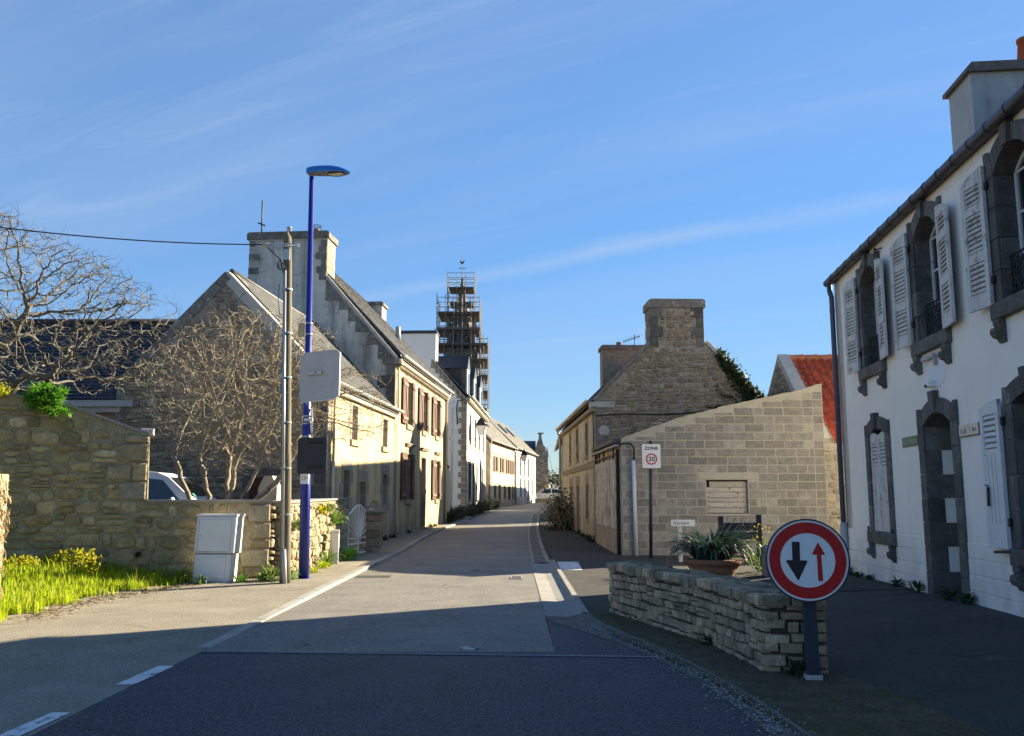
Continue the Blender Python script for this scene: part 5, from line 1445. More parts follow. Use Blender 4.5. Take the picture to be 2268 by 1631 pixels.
# ---------------------------------------------------------------- garden walls on the left
YW = 16.75
UH = Vector((-.940, -.342, 0))
FH = Fr((-4.50, YW, 0), UH, (.342, -.940, 0))         # s to the left, from the corner by the pole
GWl = thing('garden_wall', 'rubble garden wall, high with a sloping top at left and low toward the pole', 'wall', (-8, YW, .1))
topH = [(2.19, 2.66), (3.5, 3.13), (4.47, 3.29), (9.0, 3.6)]
hp = [(0, -.2), (0, 1.42), (2.16, 1.44), (2.19, 2.62), (3.5, 3.09), (4.47, 3.25), (9.0, 3.56), (9.0, -.2)]
part(GWl, 'core', MB().prism(FH, hp, -.45, 0), M['mortar'])
def in_h(s, z):
    if s > 8.9 or z < .05: return False
    if s < 2.17: return s > .36 and z < 1.385
    return z < interp(s, topH) - .14
lay(GWl, FH, .0, 7.2, .06, 3.5, (.09, .29), (.15, .60), M['rubble'], 'stone', in_h, dep=.042, d0=-.006, limit=300, wave=.035, split=.28, gap=.006)
# big dressed corner stones
for (a, b, c, d) in ((.0, .36, .05, .22), (.02, .50, .24, .56), (.0, .36, .58, .74), (0, .30, .76, 1.04), (.02, .40, 1.06, 1.38)):
    part(GWl, 'corner_stone', MB().cbox(FH, a, b, c + .006, d - .006, -.4, .045, .02), M['rubble_warm'])
for (a, b, c, d) in ((2.19, 2.63, 1.46, 1.78), (2.19, 2.43, 1.80, 2.12), (2.45, 2.83, 1.82, 2.06), (2.19, 2.69, 2.14, 2.46), (2.19, 2.58, 2.48, 2.62)):
    part(GWl, 'corner_stone', MB().cbox(FH, a, b, c + .008, d - .008, -.4, .05, .02), M['rubble_warm'])
# cement flashing on both tops
for i in range(len(topH) - 1):
    (a, za), (b, zb) = topH[i], topH[i + 1]
    part(GWl, 'capping', MB().prism(FH, [(a, za - .05), (b, zb - .05), (b, zb), (a, za)], -.50, .04), M['concrete'])
part(GWl, 'capping', MB().box(FH, -.02, 2.17, 1.42, 1.465, -.5, .05), M['concrete'])
part(GWl, 'edge_stone', MB().cbox(FH, 2.11, 2.33, 2.62, 2.74, -.3, .04, .02), M['cement_verge'])
# end face of that wall, facing the street, in the sun
FE = Fr((-4.50, YW, 0), (0, 1, 0), (1, 0, 0))
lay(GWl, FE, 0, .45, .08, 1.4, (.14, .26), (.2, .42), M['rubble_warm'], 'stone', lambda s, z: -.02 < s < .46 and .05 < z < 1.41, dep=.05)
# side wall running up the street to the gate
GS = thing('street_wall', 'sunlit warm rubble wall between the lamp post and the white gate', 'wall', (-4.2, 19.5, .1))
a0, a1 = Vector((-4.24, 17.0, 0)), Vector((-4.12, 22.3, 0))
dS = (a1 - a0).normalized(); nS = Vector((dS.y, -dS.x, 0)); LS = (a1 - a0).length
FSW = Fr(a0, dS, nS)
part(GS, 'core', MB().prism(FSW, [(0, -.2), (0, 1.40), (LS, 1.46), (LS, -.2)], -.42, 0), M['mortar'])
lay(GS, FSW, 0, LS, .04, 1.42, (.10, .24), (.14, .40), M['rubble_warm'], 'stone', lambda s, z: .02 < s < LS - .02 and .02 < z < 1.40, dep=.05, limit=300)
part(GS, 'capping', MB().prism(FSW, [(-.02, 1.40), (LS + .02, 1.46), (LS + .02, 1.50), (-.02, 1.44)], -.46, .04), M['concrete'])
FSE = Fr(a0, (-1, 0, 0), (0, -1, 0))
lay(GS, FSE, 0, .42, .06, 1.38, (.12, .24), (.14, .3), M['rubble_warm'], 'stone', lambda s, z: -.01 < s < .43 and .02 < z < 1.38, dep=.05)
# squat rendered pillar behind the wall
PL = thing('concrete_pillar', 'squat pale concrete gate pillar behind the low wall under the shrub', 'pillar', (-5.15, 19.0, .1))
part(PL, 'shaft', MB().box(WF, -5.36, -4.96, -.1, 1.72, 18.85, 19.25), M['cement_verge'])
part(PL, 'top', MB().prism(WF, [(-5.36, 1.72), (-4.96, 1.72), (-4.98, 1.76), (-5.08, 1.96), (-5.24, 1.96), (-5.34, 1.76)], 18.87, 19.23), M['cement_verge'])
# gate pillar with a curved cap and the white sunburst gate
GP = thing('gate_pillar', 'dark granite gate pillar with a pointed cap beside the white gate', 'pillar', (-3.66, 23.9, .05))
for i in range(5):
    part(GP, 'block', MB().cbox(Fr((-3.66, 23.9 - .21, 0), (1, 0, 0), (0, -1, 0)), -.20 + R.uniform(-.006, .006), .20, .02 + i * .215, .23 + i * .215, -.42, .0, .015), M['gable_stone'])
part(GP, 'foot', MB().tube([(-3.66, 23.9, .0), (-3.66, 23.9, .2)], [.34, .24], 8), M['gable_stone'])
cp = MB(); pr = [(.29, 1.09), (.30, 1.14), (.24, 1.18), (.16, 1.25), (.10, 1.34), (.08, 1.41), (.0, 1.45)]
P, F = [], []
for (r, z) in pr:
    P += [(-3.66 + sx * r, 23.9 + sy * r, z) for sx, sy in ((-1, -1), (1, -1), (1, 1), (-1, 1))]
for i in range(len(pr) - 1):
    for k in range(4): F.append((i * 4 + k, i * 4 + (k + 1) % 4, (i + 1) * 4 + (k + 1) % 4, (i + 1) * 4 + k))
F.append((3, 2, 1, 0)); cp.add(P, F)
part(GP, 'cap', cp, M['lichen_stone'])
GT = thing('garden_gate', 'white iron double gate with fan shaped bars between wall and pillar', 'gate', (-4.0, 23.1, .05))
ga, gb_ = Vector((-4.10, 22.45, 0)), Vector((-3.82, 23.85, 0))
du = (gb_ - ga).normalized(); Lg = (gb_ - ga).length
FGt = Fr(ga, du, Vector((du.y, -du.x, 0)))
mid = Lg / 2
for side, (x0, x1) in ((0, (.03, mid - .02)), (1, (mid + .02, Lg - .03))):
    hin, free = (x0, x1) if side == 0 else (x1, x0)
    b = MB()
    bar = lambda p, q, r=.021: b.tube([FGt.p(*p), FGt.p(*q)], r, 6)
    bar((hin, .08), (hin, 1.12)); bar((free, .08), (free, 1.30)); bar((hin, .10), (free, .10)); bar((hin, .34), (free, .34))
    pts = [(hin, 1.12), (hin + (free - hin) * .15, 1.11), (hin + (free - hin) * .5, 1.22), (free - (free - hin) * .1, 1.31), (free, 1.28)]
    b.tube([FGt.p(*p) for p in pts], .021, 6)
    lf = part(GT, 'gate_leaf', b, M['white_iron'])
    org = (free - (free - hin) * .03, .46)
    b2 = MB()
    ends = [(hin, .5), (hin, .72), (hin, .95), (hin + (free - hin) * .12, 1.11), (hin + (free - hin) * .34, 1.165), (hin + (free - hin) * .55, 1.23), (hin + (free - hin) * .75, 1.27)]
    for e in ends:
        d_ = Vector((e[0] - org[0], e[1] - org[1])); st_ = .10 / d_.length
        part(lf, 'fan_bar', MB().tube([FGt.p(org[0] + d_.x * st_, org[1] + d_.y * st_), FGt.p(*e)], .016, 5), M['white_iron'])
    part(lf, 'hub', MB().tube([FGt.p(org[0] + (hin - free) / abs(hin - free) * .11 * math.sin(t), .36 + .18 * math.cos(t) * 1.0) for t in np.linspace(0, math.pi / 2, 6)], .013, 5), M['white_iron'])

# ---------------------------------------------------------------- low stone wall in front at right
CW = thing('low_stone_wall', 'low bent wall of coursed split stone with a mossy top beside the round sign', 'wall', (2.0, 9.5, 0))
A_, B_, C_, D_ = Vector((1.30, 11.95, 0)), Vector((2.06, 9.42, 0)), Vector((2.20, 7.95, 0)), Vector((2.70, 7.86, 0))
n1 = Vector((B_ - A_).yx.to_3d()); 
def fr2(p, q):
    u = (q - p).normalized(); return Fr(p, u, Vector((u.y, -u.x, 0)) if False else Vector((-abs(u.y), u.x if u.y > 0 else -abs(u.x), 0)))
def left_normal(u):     # the side that looks to the road / the camera
    n = Vector((u.y, -u.x, 0)); return n if n.dot(Vector((-.8, -.6, 0))) > 0 else -n
uAB, uBC, uCD = (B_ - A_).normalized(), (C_ - B_).normalized(), (D_ - C_).normalized()
F1, F2w, F3 = Fr(A_, uAB, left_normal(uAB)), Fr(B_, uBC, left_normal(uBC)), Fr(C_, uCD, left_normal(uCD))
LA, LB, LCd = (B_ - A_).length, (C_ - B_).length, (D_ - C_).length
TW = .50; HT = .66
back = [A_ - F1.n * TW, B_ - (F1.n + F2w.n).normalized() * TW * 1.02, D_ + (B_ - C_).normalized() * .0]
foot = [A_, B_, C_, D_, back[1], back[0]]
cen = sum(foot, Vector()) / 6
ins = [p + (cen - p).normalized() * .03 for p in foot]
m = MB(); n_ = len(ins)
m.add([(p.x, p.y, -.1) for p in ins] + [(p.x, p.y, HT - .05) for p in ins], [tuple(range(n_)), tuple(range(n_, 2 * n_))] + [(i, (i + 1) % n_, n_ + (i + 1) % n_, n_ + i) for i in range(n_)])
part(CW, 'core', m, M['mortar_dark'])
offc = base_of(CW)
courses = [-.03, .06, .165, .26, .35, .45, .535, .60]
for ci in range(len(courses) - 1):
    za, zb = courses[ci], courses[ci + 1]
    for f, L_, (wa, wb) in ((F1, LA, (.085, .215)), (F2w, LB, (.085, .20)), (F3, LCd, (.09, .24))):
        s = -.01; phc = R.uniform(0, 6)
        while s < L_ - .02:
            w = R.uniform(wa, wb) if R.random() > .2 else R.uniform(wa, wa * 1.4)
            wv_ = .009 * math.sin(s * 5 + phc) + .006 * math.sin(s * 11 + phc)
            if L_ - s - w < .09: w = L_ - s + .01
            h = zb - za
            if R.random() < .12 and w > .16:
                piece(CW, 'stone', 'block', M['low_wall'], f, s + w / 2, za + h * .27, w - .012, h * .5 - .008, -.03, .05 + R.uniform(-.01, .018), R.uniform(-.02, .02), offc)
                piece(CW, 'stone', 'block', M['low_wall'], f, s + w / 2, za + h * .77, w - .016, h * .45 - .006, -.03, .05 + R.uniform(-.01, .018), R.uniform(-.02, .02), offc)
            else:
                piece(CW, 'stone', 'block', M['low_wall'], f, s + w / 2, (za + zb) / 2 + wv_ + R.uniform(-.004, .004), w - R.uniform(.006, .020), h - R.uniform(.006, .022), -.03, .05 + R.uniform(-.008, .014), R.uniform(-.03, .03), offc)
            s += w
# capping stones: a front row proud of the face and flat stones across the top
for f, L_ in ((F1, LA), (F2w, LB), (F3, LCd)):
    s = -.02
    while s < L_:
        w = R.uniform(.11, .26)
        if L_ - s - w < .1: w = L_ - s + .02
        fu = Fr(f.p(0, .60, .05), f.u, Vector((0, 0, 1)), -f.n)
        d = R.uniform(.15, .24)
        piece(CW, 'cap_stone', 'block', M['low_wall'] if R.random() < .45 else M['low_cap'], fu, s + w / 2, d / 2 - .01, w - .014, d, 0, .062 + R.uniform(-.012, .014), R.uniform(-.04, .04), offc)
        if f is not F3:
            fu2 = Fr(f.p(0, .595, .05), f.u, Vector((0, 0, 1)), -f.n)
            k = d + .0
            while k < TW - .02:
                d2 = min(R.uniform(.12, .24), TW + .02 - k)
                if d2 > .06: piece(CW, 'cap_stone', 'block', M['low_cap'], fu2, s + w / 2 + R.uniform(-.03, .03), k + d2 / 2, w + R.uniform(-.05, .03), d2 - .012, 0, .058 + R.uniform(-.015, .014), R.uniform(-.08, .08), offc)
                k += d2
        s += w
# ---------------------------------------------------------------- creeper covered pillar at the far left
CPi = thing('creeper_pillar', 'straw coloured pillar wrapped in dry creeper at the left edge', 'pillar', (-6.55, 11.2, .1))
pm = MB()
for i in range(8):
    pass
pm.box(WF, -7.3, -6.49, -.1, 1.80, 10.95, 11.5)
part(CPi, 'pillar', pm, M['straw_wall'])
cr = MB()
def cface(t):
    if R.random() < .6: return Vector((R.uniform(-7.28, -6.47), 10.94, 0)), Vector((1, 0, 0)), Vector((0, -1, 0))
    return Vector((-6.48, R.uniform(10.94, 11.5), 0)), Vector((0, 1, 0)), Vector((1, 0, 0))
for i in range(300):
    p, u, n = cface(0); z = R.uniform(.1, 1.8); pts = []
    dx = R.uniform(-1, 1)
    for q in range(6):
        pts.append(p + n * R.uniform(.005, .05) + Vector((0, 0, z)))
        p = p + u * (dx * R.uniform(.02, .08)); z += R.uniform(-.09, .09); dx = max(-1, min(1, dx + R.uniform(-.7, .7)))
        if u.x: p.x = min(-6.47, max(-7.28, p.x))
        else: p.y = min(11.5, max(10.94, p.y))
    cr.tube(pts, R.uniform(.003, .008), 3, cap=False)
for i in range(40):     # the tuft that sticks out
    p = Vector((R.uniform(-6.8, -6.5), R.uniform(10.96, 11.4), R.uniform(1.28, 1.42))); pts = [p]
    d = Vector((R.uniform(.3, 1), R.uniform(-.6, .1), R.uniform(-.5, .15)))
    for q in range(4): p = p + d * R.uniform(.03, .075) + Vector((0, 0, -.012 * q)); pts.append(p)
    cr.tube(pts, [.006, .005, .004, .003, .002], 3, cap=False)
part(CPi, 'creeper', cr, M['creeper'])
# ---------------------------------------------------------------- street lamp
LPb = Vector((-3.78, 16.44, gz(-3.78, 16.44) + .03))
LT = thing('street_lamp', 'tall blue street lamp with a sky blue head and two sign backs', 'street lamp', LPb)
top = Vector((-3.885, 16.44, 7.66))
ax = (top - LPb).normalized()
def on(z): return LPb.lerp(top, (z - LPb.z) / (top.z - LPb.z))
part(LT, 'pole', MB().tube([LPb, on(1.6), on(2.9), on(2.92), on(7.66)], [.098, .090, .082, .070, .044], 20), M['blue'], True)
part(LT, 'foot', MB().tube([LPb - ax * .03, LPb + ax * .015], .13, 14), M['blue'], True)
# head: a flat boat shape, sharp at the far end, pointing to the road
hd = thing_head = MB()
secs = [(0, .085, .10, .02), (.10, .10, .125, .03), (.30, .135, .135, .035), (.50, .15, .125, .035), (.65, .135, .095, .03), (.76, .085, .055, .02), (.83, .02, .015, .005)]
P, F = [], []
H0 = Vector((-3.97, 16.44, 7.72)); hu = Vector((1, -.06, .015)).normalized(); hw = Vector((.06, 1, 0)).normalized()
nn = 12
for (x, hwid, up, dn) in secs:
    for k in range(nn + 1):
        a = math.pi * k / nn
        P.append(H0 + hu * x + hw * (hwid * math.cos(a)) + Vector((0, 0, .0 + up * math.sin(a) ** .8 + .02 * (1 - x))))
for i in range(len(secs) - 1):
    for k in range(nn): 
        q = i * (nn + 1) + k; F.append((q, q + nn + 1, q + nn + 2, q + 1))
F.append(tuple(range(nn + 1)))
hd.add(P, F)
# skirt below the rim
P2_, F2_ = [], []
for (x, hwid, up, dn) in secs:
    for k in range(2):
        for sgn in (1, -1): pass
    P2_ += [H0 + hu * x + hw * hwid + Vector((0, 0, .02 * (1 - x))), H0 + hu * x + hw * hwid * .96 + Vector((0, 0, -.03 + .02 * (1 - x))), H0 + hu * x - hw * hwid * .96 + Vector((0, 0, -.03 + .02 * (1 - x))), H0 + hu * x - hw * hwid + Vector((0, 0, .02 * (1 - x)))]
for i in range(len(secs) - 1):
    q = 4 * i
    F2_ += [(q, q + 1, q + 5, q + 4), (q + 2, q + 3, q + 7, q + 6)]
hd.add(P2_, F2_)
head = part(LT, 'lamp_head', hd, M['blue_head'], True)
und = MB()
P3, F3_ = [], []
for (x, hwid, up, dn) in secs: P3 += [H0 + hu * x + hw * hwid * .95 + Vector((0, 0, -.026 + .02 * (1 - x))), H0 + hu * x - hw * hwid * .95 + Vector((0, 0, -.026 + .02 * (1 - x)))]
und.add(P3, [(2 * i, 2 * i + 1, 2 * i + 3, 2 * i + 2) for i in range(len(secs) - 1)])
part(head, 'underside', und, M['lamp_grey'])
ln = MB()
ring = [H0 + hu * (.57 + .17 * math.cos(t)) + hw * (.105 * math.sin(t)) + Vector((0, 0, -.036)) for t in np.linspace(0, 2 * math.pi, 19)[:-1]]
ln.add(ring + [H0 + hu * .57 + Vector((0, 0, -.05))], [(i, (i + 1) % 18, 18) for i in range(18)])
part(head, 'lens', ln, M['lens'], True)
part(head, 'lens_rim', MB().tube(ring + ring[:1], .008, 5, cap=False), M['black'])
# stickers, bands and brackets on the pole
for z in (4.55, 4.76): part(LT, 'band', MB().tube([on(z - .012), on(z + .012)], .078, 16, cap=False), M['steel'])
part(LT, 'small_plate', MB().cbox(Fr(on(4.64), (1, 0, 0), (0, -1, 0)), -.20, -.075, -.13, .13, -.03, .0, .005), M['tan'])
for z in (3.0, 2.86, 2.62, 2.02): part(LT, 'band', MB().tube([on(z - .014), on(z + .014)], .092, 16, cap=False), M['steel'])
part(LT, 'sticker', MB().box(Fr(on(1.86), (1, 0, 0), (0, -1, 0)), -.075, .072, -.11, .11, .02, .094), M['sign_white'])
stk = LT.children[-1]
ar = MB(); f = Fr(on(1.86), (1, 0, 0), (0, -1, 0))
ar.prism(f, [(-.01, .045), (.055, .0), (-.01, -.045)], .094, .0965); ar.box(f, -.055, -.025, .01, .04, .094, .0965); ar.box(f, -.055, -.025, -.04, -.01, .094, .0965)
part(stk, 'yellow_arrow', ar, M['tan'])
cable = MB().tube([on(3.15) + Vector((.09, -.02, 0)), on(2.95) + Vector((.11, -.03, 0)), on(2.7) + Vector((.10, -.02, 0)), on(2.62) + Vector((.085, 0, 0))], .016, 5)
part(LT, 'white_strap', cable, M['white_iron'])
part(LT, 'strap_buckle', MB().cbox(Fr(on(2.93), (1, 0, 0), (0, -1, 0)), -.03, .13, -.03, .03, .06, .10, .01), M['white_iron'])
# sign plates seen from the back
WS = thing('traffic_sign', 'large pale rectangular sign seen from behind on the blue lamp pole', 'sign', (-3.55, 16.2, 3.75))
ca, sa = math.cos(math.radians(12)), math.sin(math.radians(12))
fS = Fr((-3.93, 16.30, 3.25), (ca, sa * -.9, .085), (sa * -.9, -ca, 0))
fS = Fr((-3.945, 16.33, 3.245), (1, -.20, .07), (-.20, -1, 0))
ch_ = .07
part(WS, 'plate', MB().prism(fS, [(ch_, 0), (.78 - ch_, 0), (.78, ch_), (.78, .93 - ch_), (.78 - ch_, .93), (ch_, .93), (0, .93 - ch_), (0, ch_)], -.012, .012), M['sign_back'])
part(WS, 'rim', MB().box(fS, .0, .78, -.004, .004, -.02, .02).box(fS, .778, .786, .06, .87, -.02, .02), M['sign_white'])
part(WS, 'bracket', MB().box(fS, .16, .44, .49, .55, .012, .05).tube([on(3.84) + Vector((.05, -.05, 0)), fS.p(.34, .52, .06)], .018, 6), M['steel'])
part(WS, 'clamp', MB().tube([on(3.815), on(3.865)], .094, 14), M['steel'])
part(WS, 'sticker', MB().box(fS, .64, .72, .02, .07, .0125, .014), M['sign_back'])
for (x, z) in ((.33, .74), (.47, .66), (.55, .45), (.47, .24), (.30, .14)): part(WS, 'rivet', MB().disc(fS, x, z, .008, .012, .016, 6), M['black'])
BS = thing('traffic_sign', 'dark rounded sign seen from behind, lower on the blue lamp pole', 'sign', (-3.65, 16.25, 2.25))
fS2 = Fr((-3.95, 16.36, 1.93), (1, -.03, .02), (-.03, -1, 0))
rr = .055; pts = []
for cx_, cy_, a0_ in ((.54 - rr, rr, -90), (.54 - rr, .66 - rr, 0), (rr, .66 - rr, 90), (rr, rr, 180)):
    for q in range(5): a = math.radians(a0_ + 22.5 * q); pts.append((cx_ + rr * math.cos(a), cy_ + rr * math.sin(a)))
part(BS, 'plate', MB().prism(fS2, pts, -.015, .015), M['sign_black'])
part(BS, 'rim', MB().prism(fS2, [(.27 + (x - .27) * 1.02, .33 + (z - .33) * 1.015) for x, z in pts], -.02, -.002), M['black'])
for z in (.12, .57): part(BS, 'bracket', MB().cbox(fS2, .20, .46, z - .018, z + .018, .015, .045, .006), M['black'])

# ---------------------------------------------------------------- wooden utility pole and its line
UB = Vector((-3.90, 15.6, gz(-3.9, 15.6) + .03)); UT = Vector((-4.09, 15.6, 6.30))
UP = thing('utility_pole', 'weathered wooden utility pole with a metal conduit and short crossarm', 'utility pole', UB)
def onu(z): return UB.lerp(UT, (z - UB.z) / (UT.z - UB.z))
pts = [onu(z) + Vector((R.uniform(-.006, .006), R.uniform(-.006, .006), 0)) for z in np.linspace(UB.z, 6.18, 14)]
part(UP, 'pole', MB().tube(pts + [UT], [.098 - .022 * i / 13 for i in range(14)] + [.012], 12), M['pole_wood'], True)
part(UP, 'conduit', MB().tube([onu(.25) + Vector((-.02, -.115, 0)), onu(5.55) + Vector((-.02, -.092, 0))], .026, 10), M['steel'], True)
part(UP, 'conduit_cover', MB().tube([onu(.05) + Vector((.02, -.12, 0)), onu(.62) + Vector((.0, -.12, 0))], .038, 8), M['zinc'], True)
cl = MB()
for z in (1.2, 2.0, 2.8, 3.6, 4.4, 5.2): cl.tube([onu(z) - Vector((0, .012, 0)), onu(z) + Vector((0, -.012, .03))], .094, 12)
part(UP, 'clip', cl, M['steel'])
f = Fr(onu(6.02), (1, 0, 0), (0, -1, 0))
cb = MB()
cb.box(f, -.30, .22, -.035, -.015, .08, .10); cb.box(f, -.30, .22, .015, .035, .08, .10)
for k in range(14): cb.box(f, -.30 + k * .04, -.285 + k * .04, -.016, .016, .081, .099)
part(UP, 'crossarm', cb, M['steel'])
part(UP, 'insulator', MB().sphere(onu(6.02) + Vector((-.36, -.09, .0)), .075, .04, .045, 10, 6), M['cement_verge'], True)
part(UP, 'cable', MB().tube([onu(6.0) + Vector((-.33, -.09, -.03)), onu(5.88) + Vector((-.18, -.10, -.06)), onu(5.75) + Vector((-.1, -.11, 0)), onu(5.5) + Vector((-.05, -.11, 0))], .010, 5), M['black'], True)
part(UP, 'cable', MB().tube([onu(5.55) + Vector((-.0, -.1, 0)), onu(5.66) + Vector((-.05, -.12, 0)), onu(5.74) + Vector((-.12, -.12, 0)), onu(5.60) + Vector((-.15, -.11, 0)), onu(5.55) + Vector((-.09, -.11, 0))], .012, 5), M['black'], True)
part(UP, 'cable', MB().tube([onu(5.3) + Vector((-.12, -.08, 0)), onu(5.0) + Vector((-.14, -.09, 0)), onu(4.7) + Vector((-.10, -.1, 0))], .006, 4), M['black'], True)
part(UP, 'bracket', MB().box(Fr(onu(5.85), (1, 0, 0), (0, -1, 0)), -.05, .06, -.1, .1, .07, .09), M['steel'])
W0, W1 = onu(6.02) + Vector((-.42, -.09, .01)), Vector((-12.4, 12.2, 6.28))
wl_ = []
for i in range(25):
    t = i / 24; p = W0.lerp(W1, t); p.z -= .30 * 4 * t * (1 - t); wl_.append(p)
solo('overhead_line', MB().tube(wl_, .011, 4), M['black'], 'single black overhead wire running from the wooden pole to the left', 'wire', W0)

# ---------------------------------------------------------------- meter cabinets
CB = thing('meter_cabinet', 'leaning white two part meter cabinet in front of the rubble wall', 'cabinet', (-5.2, 15.8, .02))
th = math.radians(-1.9)
zb = gz(-5.2, 15.8)
fC = Fr((-5.55, 15.72, zb), (1, -.10, .0), (-.10, -1, 0), (.052, .0, 1))
fC.v = Vector((.045, .0, 1)).normalized()
for nm, (a, b, c, d) in {'lower_box': (.0, .66, -.06, .515), 'upper_box': (-.02, .70, .535, 1.17)}.items():
    bx = part(CB, nm, MB().cbox(fC, a, b, c, d, -.32, .0, .012), M['cabinet'])
    if nm == 'upper_box':
        part(bx, 'door', MB().cbox(fC, a + .06, b - .10, c + .03, d - .055, .0, .018, .006), M['cabinet'])
        part(bx, 'lid', MB().cbox(fC, a - .015, b + .015, d, d + .035, -.33, .015, .01), M['cabinet'])
        part(bx, 'lock', MB().disc(fC, a + .10, c + .30, .012, .018, .022, 10), M['cabinet_line'])
        part(bx, 'seam', MB().box(fC, a + .052, b - .092, c + .024, c + .030, .0, .008).box(fC, a + .052, a + .06, c + .03, d - .05, 0, .008), M['cabinet_line'])
        part(bx, 'lit_edge', MB().box(fC, b - .10, b - .085, c + .03, d - .045, .0, .024).box(fC, a + .16, b - .085, d - .052, d - .04, .0, .024), M['sign_white'])  # paler strips paint the sun caught on the door's right and top edges
    else:
        part(bx, 'door', MB().cbox(fC, a + .06, b - .11, c + .16, d - .05, .0, .014, .005), M['cabinet'])
        part(bx, 'lit_edge', MB().box(fC, b - .11, b - .095, c + .16, d - .03, .0, .02).box(fC, b - .22, b - .095, d - .045, d - .033, .0, .02), M['sign_white'])  # same painted sunlit edge, short along the top
        part(bx, 'seam', MB().box(fC, a + .04, b, c + .12, c + .124, .0, .003), M['cabinet_line'])
part(CB, 'gap', MB().box(fC, .01, .65, .513, .537, -.31, -.012), M['cabinet_line'])
MT = thing('meter_box', 'small slim white meter box on the sunlit wall near the gate', 'cabinet', (-3.95, 20.0, .05))
fM = Fr((-4.02, 19.9, gz(-4, 20) + .03), (.97, .22, 0), (.22, -.97, 0))
part(MT, 'foot', MB().cbox(fM, .01, .19, .0, .34, -.10, .10, .01), M['cabinet'])
mbx = part(MT, 'box', MB().cbox(fM, .0, .20, .34, .74, -.12, .12, .012), M['cabinet'])
part(mbx, 'door', MB().cbox(fM, .05, .18, .25, .66, .12, .14, .005), M['sign_white'])

# ---------------------------------------------------------------- round priority sign
SB = Vector((2.49, 7.60, gz(2.49, 7.6)))
RS = thing('priority_sign', 'round red and white sign with black and red arrows on a short dark post', 'sign', SB)
fR = Fr((2.46, 7.52, .985), (1, -.12, -.012), (-.12, -1, .02), (.012, 0, 1))
fP = Fr((2.49, 7.60, SB.z), (1, -.08, 0), (-.08, -1, 0), (-.016, 0, 1))
part(RS, 'post', MB().cbox(fP, -.052, .052, .03, 1.25, -.03, .03, .006), M['post_dark'])
part(RS, 'collar', MB().cbox(fP, -.068, .068, .0, .055, -.05, .05, .008), M['zinc'])
pl = part(RS, 'plate', MB().disc(fR, 0, 0, .336, -.03, -.002, 64), M['gutter_dark'])
part(RS, 'white_border', MB().disc(fR, 0, 0, .328, -.004, .004, 64), M['sign_white'])
part(RS, 'red_ring', MB().disc(fR, 0, 0, .312, .001, .0065, 64, .222), M['sign_red'])
part(RS, 'rim', MB().disc(fR, 0, 0, .340, -.034, .012, 64, .330), M['gutter_dark'])
q = .33 / 340
ink = MB(); ink.prism(fR, [((573 - 700) * q, (487 - 332) * q), ((573 - 700) * q, (487 - 490) * q), ((637 - 700) * q, (487 - 490) * q), ((637 - 700) * q, (487 - 332) * q)][::-1], .004, .0072)
hd_ = [(523, 492), (530, 488), (690, 488), (696, 492), (696, 502), (620, 655), (614, 655), (523, 502)]
ink.prism(fR, [((x - 700) * q, (487 - y) * q) for x, y in hd_][::-1], .004, .0072)
part(RS, 'black_arrow', ink, M['sign_ink'])
rd = MB(); rd.prism(fR, [((x - 700) * q, (487 - y) * q) for x, y in [(777, 436), (782, 658), (822, 658), (814, 436)]], .004, .0072)
rd.prism(fR, [((x - 700) * q, (487 - y) * q) for x, y in [(738, 434), (738, 438), (845, 438), (845, 434), (793, 338), (787, 338)]], .004, .0072)
part(RS, 'red_arrow', rd, M['sign_red'])

# ---------------------------------------------------------------- zone sign, direction sign, notice frame, planter
ZB = Vector((3.37, 21.9, gz(3.37, 21.9) + .03))
ZS = thing('zone_sign', 'white rectangular ZONE 20 sign on a dark post before the block shed', 'sign', ZB)
part(ZS, 'post', MB().tube([ZB, ZB + Vector((.05, 0, 2.83))], .042, 10), M['post_dark'], True)
part(ZS, 'post_cap', MB().cbox(Fr((3.42, 21.86, 2.82), (1, 0, 0), (0, -1, 0)), -.04, .04, 0, .03, -.06, .0, .005), M['black'])
fZ = Fr((3.192, 21.82, 2.215), (1, 0, 0), (0, -1, 0))
def rrect(x0, x1, z0, z1, r, n=4):
    o = []
    for cx_, cz_, a0_ in ((x1 - r, z0 + r, -90), (x1 - r, z1 - r, 0), (x0 + r, z1 - r, 90), (x0 + r, z0 + r, 180)):
        for k in range(n + 1): a = math.radians(a0_ + 90 * k / n); o.append((cx_ + r * math.cos(a), cz_ + r * math.sin(a)))
    return o
part(ZS, 'backing', MB().prism(fZ, rrect(-.008, .468, -.02, .598, .03), -.025, -.002), mk('sign_edge', (.11, .05, .045), var=.1))
part(ZS, 'plate', MB().prism(fZ, rrect(0, .46, 0, .59, .03), -.01, .004), M['sign_white'])
part(ZS, 'red_ring', MB().disc(fZ, .232, .225, .139, .003, .0065, 40, .105), M['sign_red'])
text(ZS, 'lettering', 'ZONE', fZ, .23, .485, .0055, .105, M['sign_ink'], bold=.004, sx=1.08)
text(ZS, 'numeral', '20', fZ, .236, .222, .0055, .155, M['sign_ink'], bold=.004)
KB = Vector((3.83, 20.5, gz(3.83, 20.5)))
KS = thing('direction_sign', 'small white arrow sign reading Kerham above the potted plant', 'sign', KB)
part(KS, 'post', MB().cbox(Fr(KB, (1, 0, 0), (0, -1, 0)), -.045, .045, 0, .95, -.04, .0, .006), M['white_pipe'])
fK = Fr((3.62, 20.44, .86), (1, 0, 0), (0, -1, 0))
part(KS, 'plate', MB().prism(fK, rrect(.0, .57, .0, .145, .028), -.02, .004), M['sign_white'])
part(KS, 'arrow_tip', MB().prism(fK, [(.53, .135), (.566, .118), (.566, .076), (.56, .072)], .002, .006).prism(fK, [(.53, .010), (.56, .070), (.566, .066), (.566, .03)], .002, .006), M['sign_ink'])
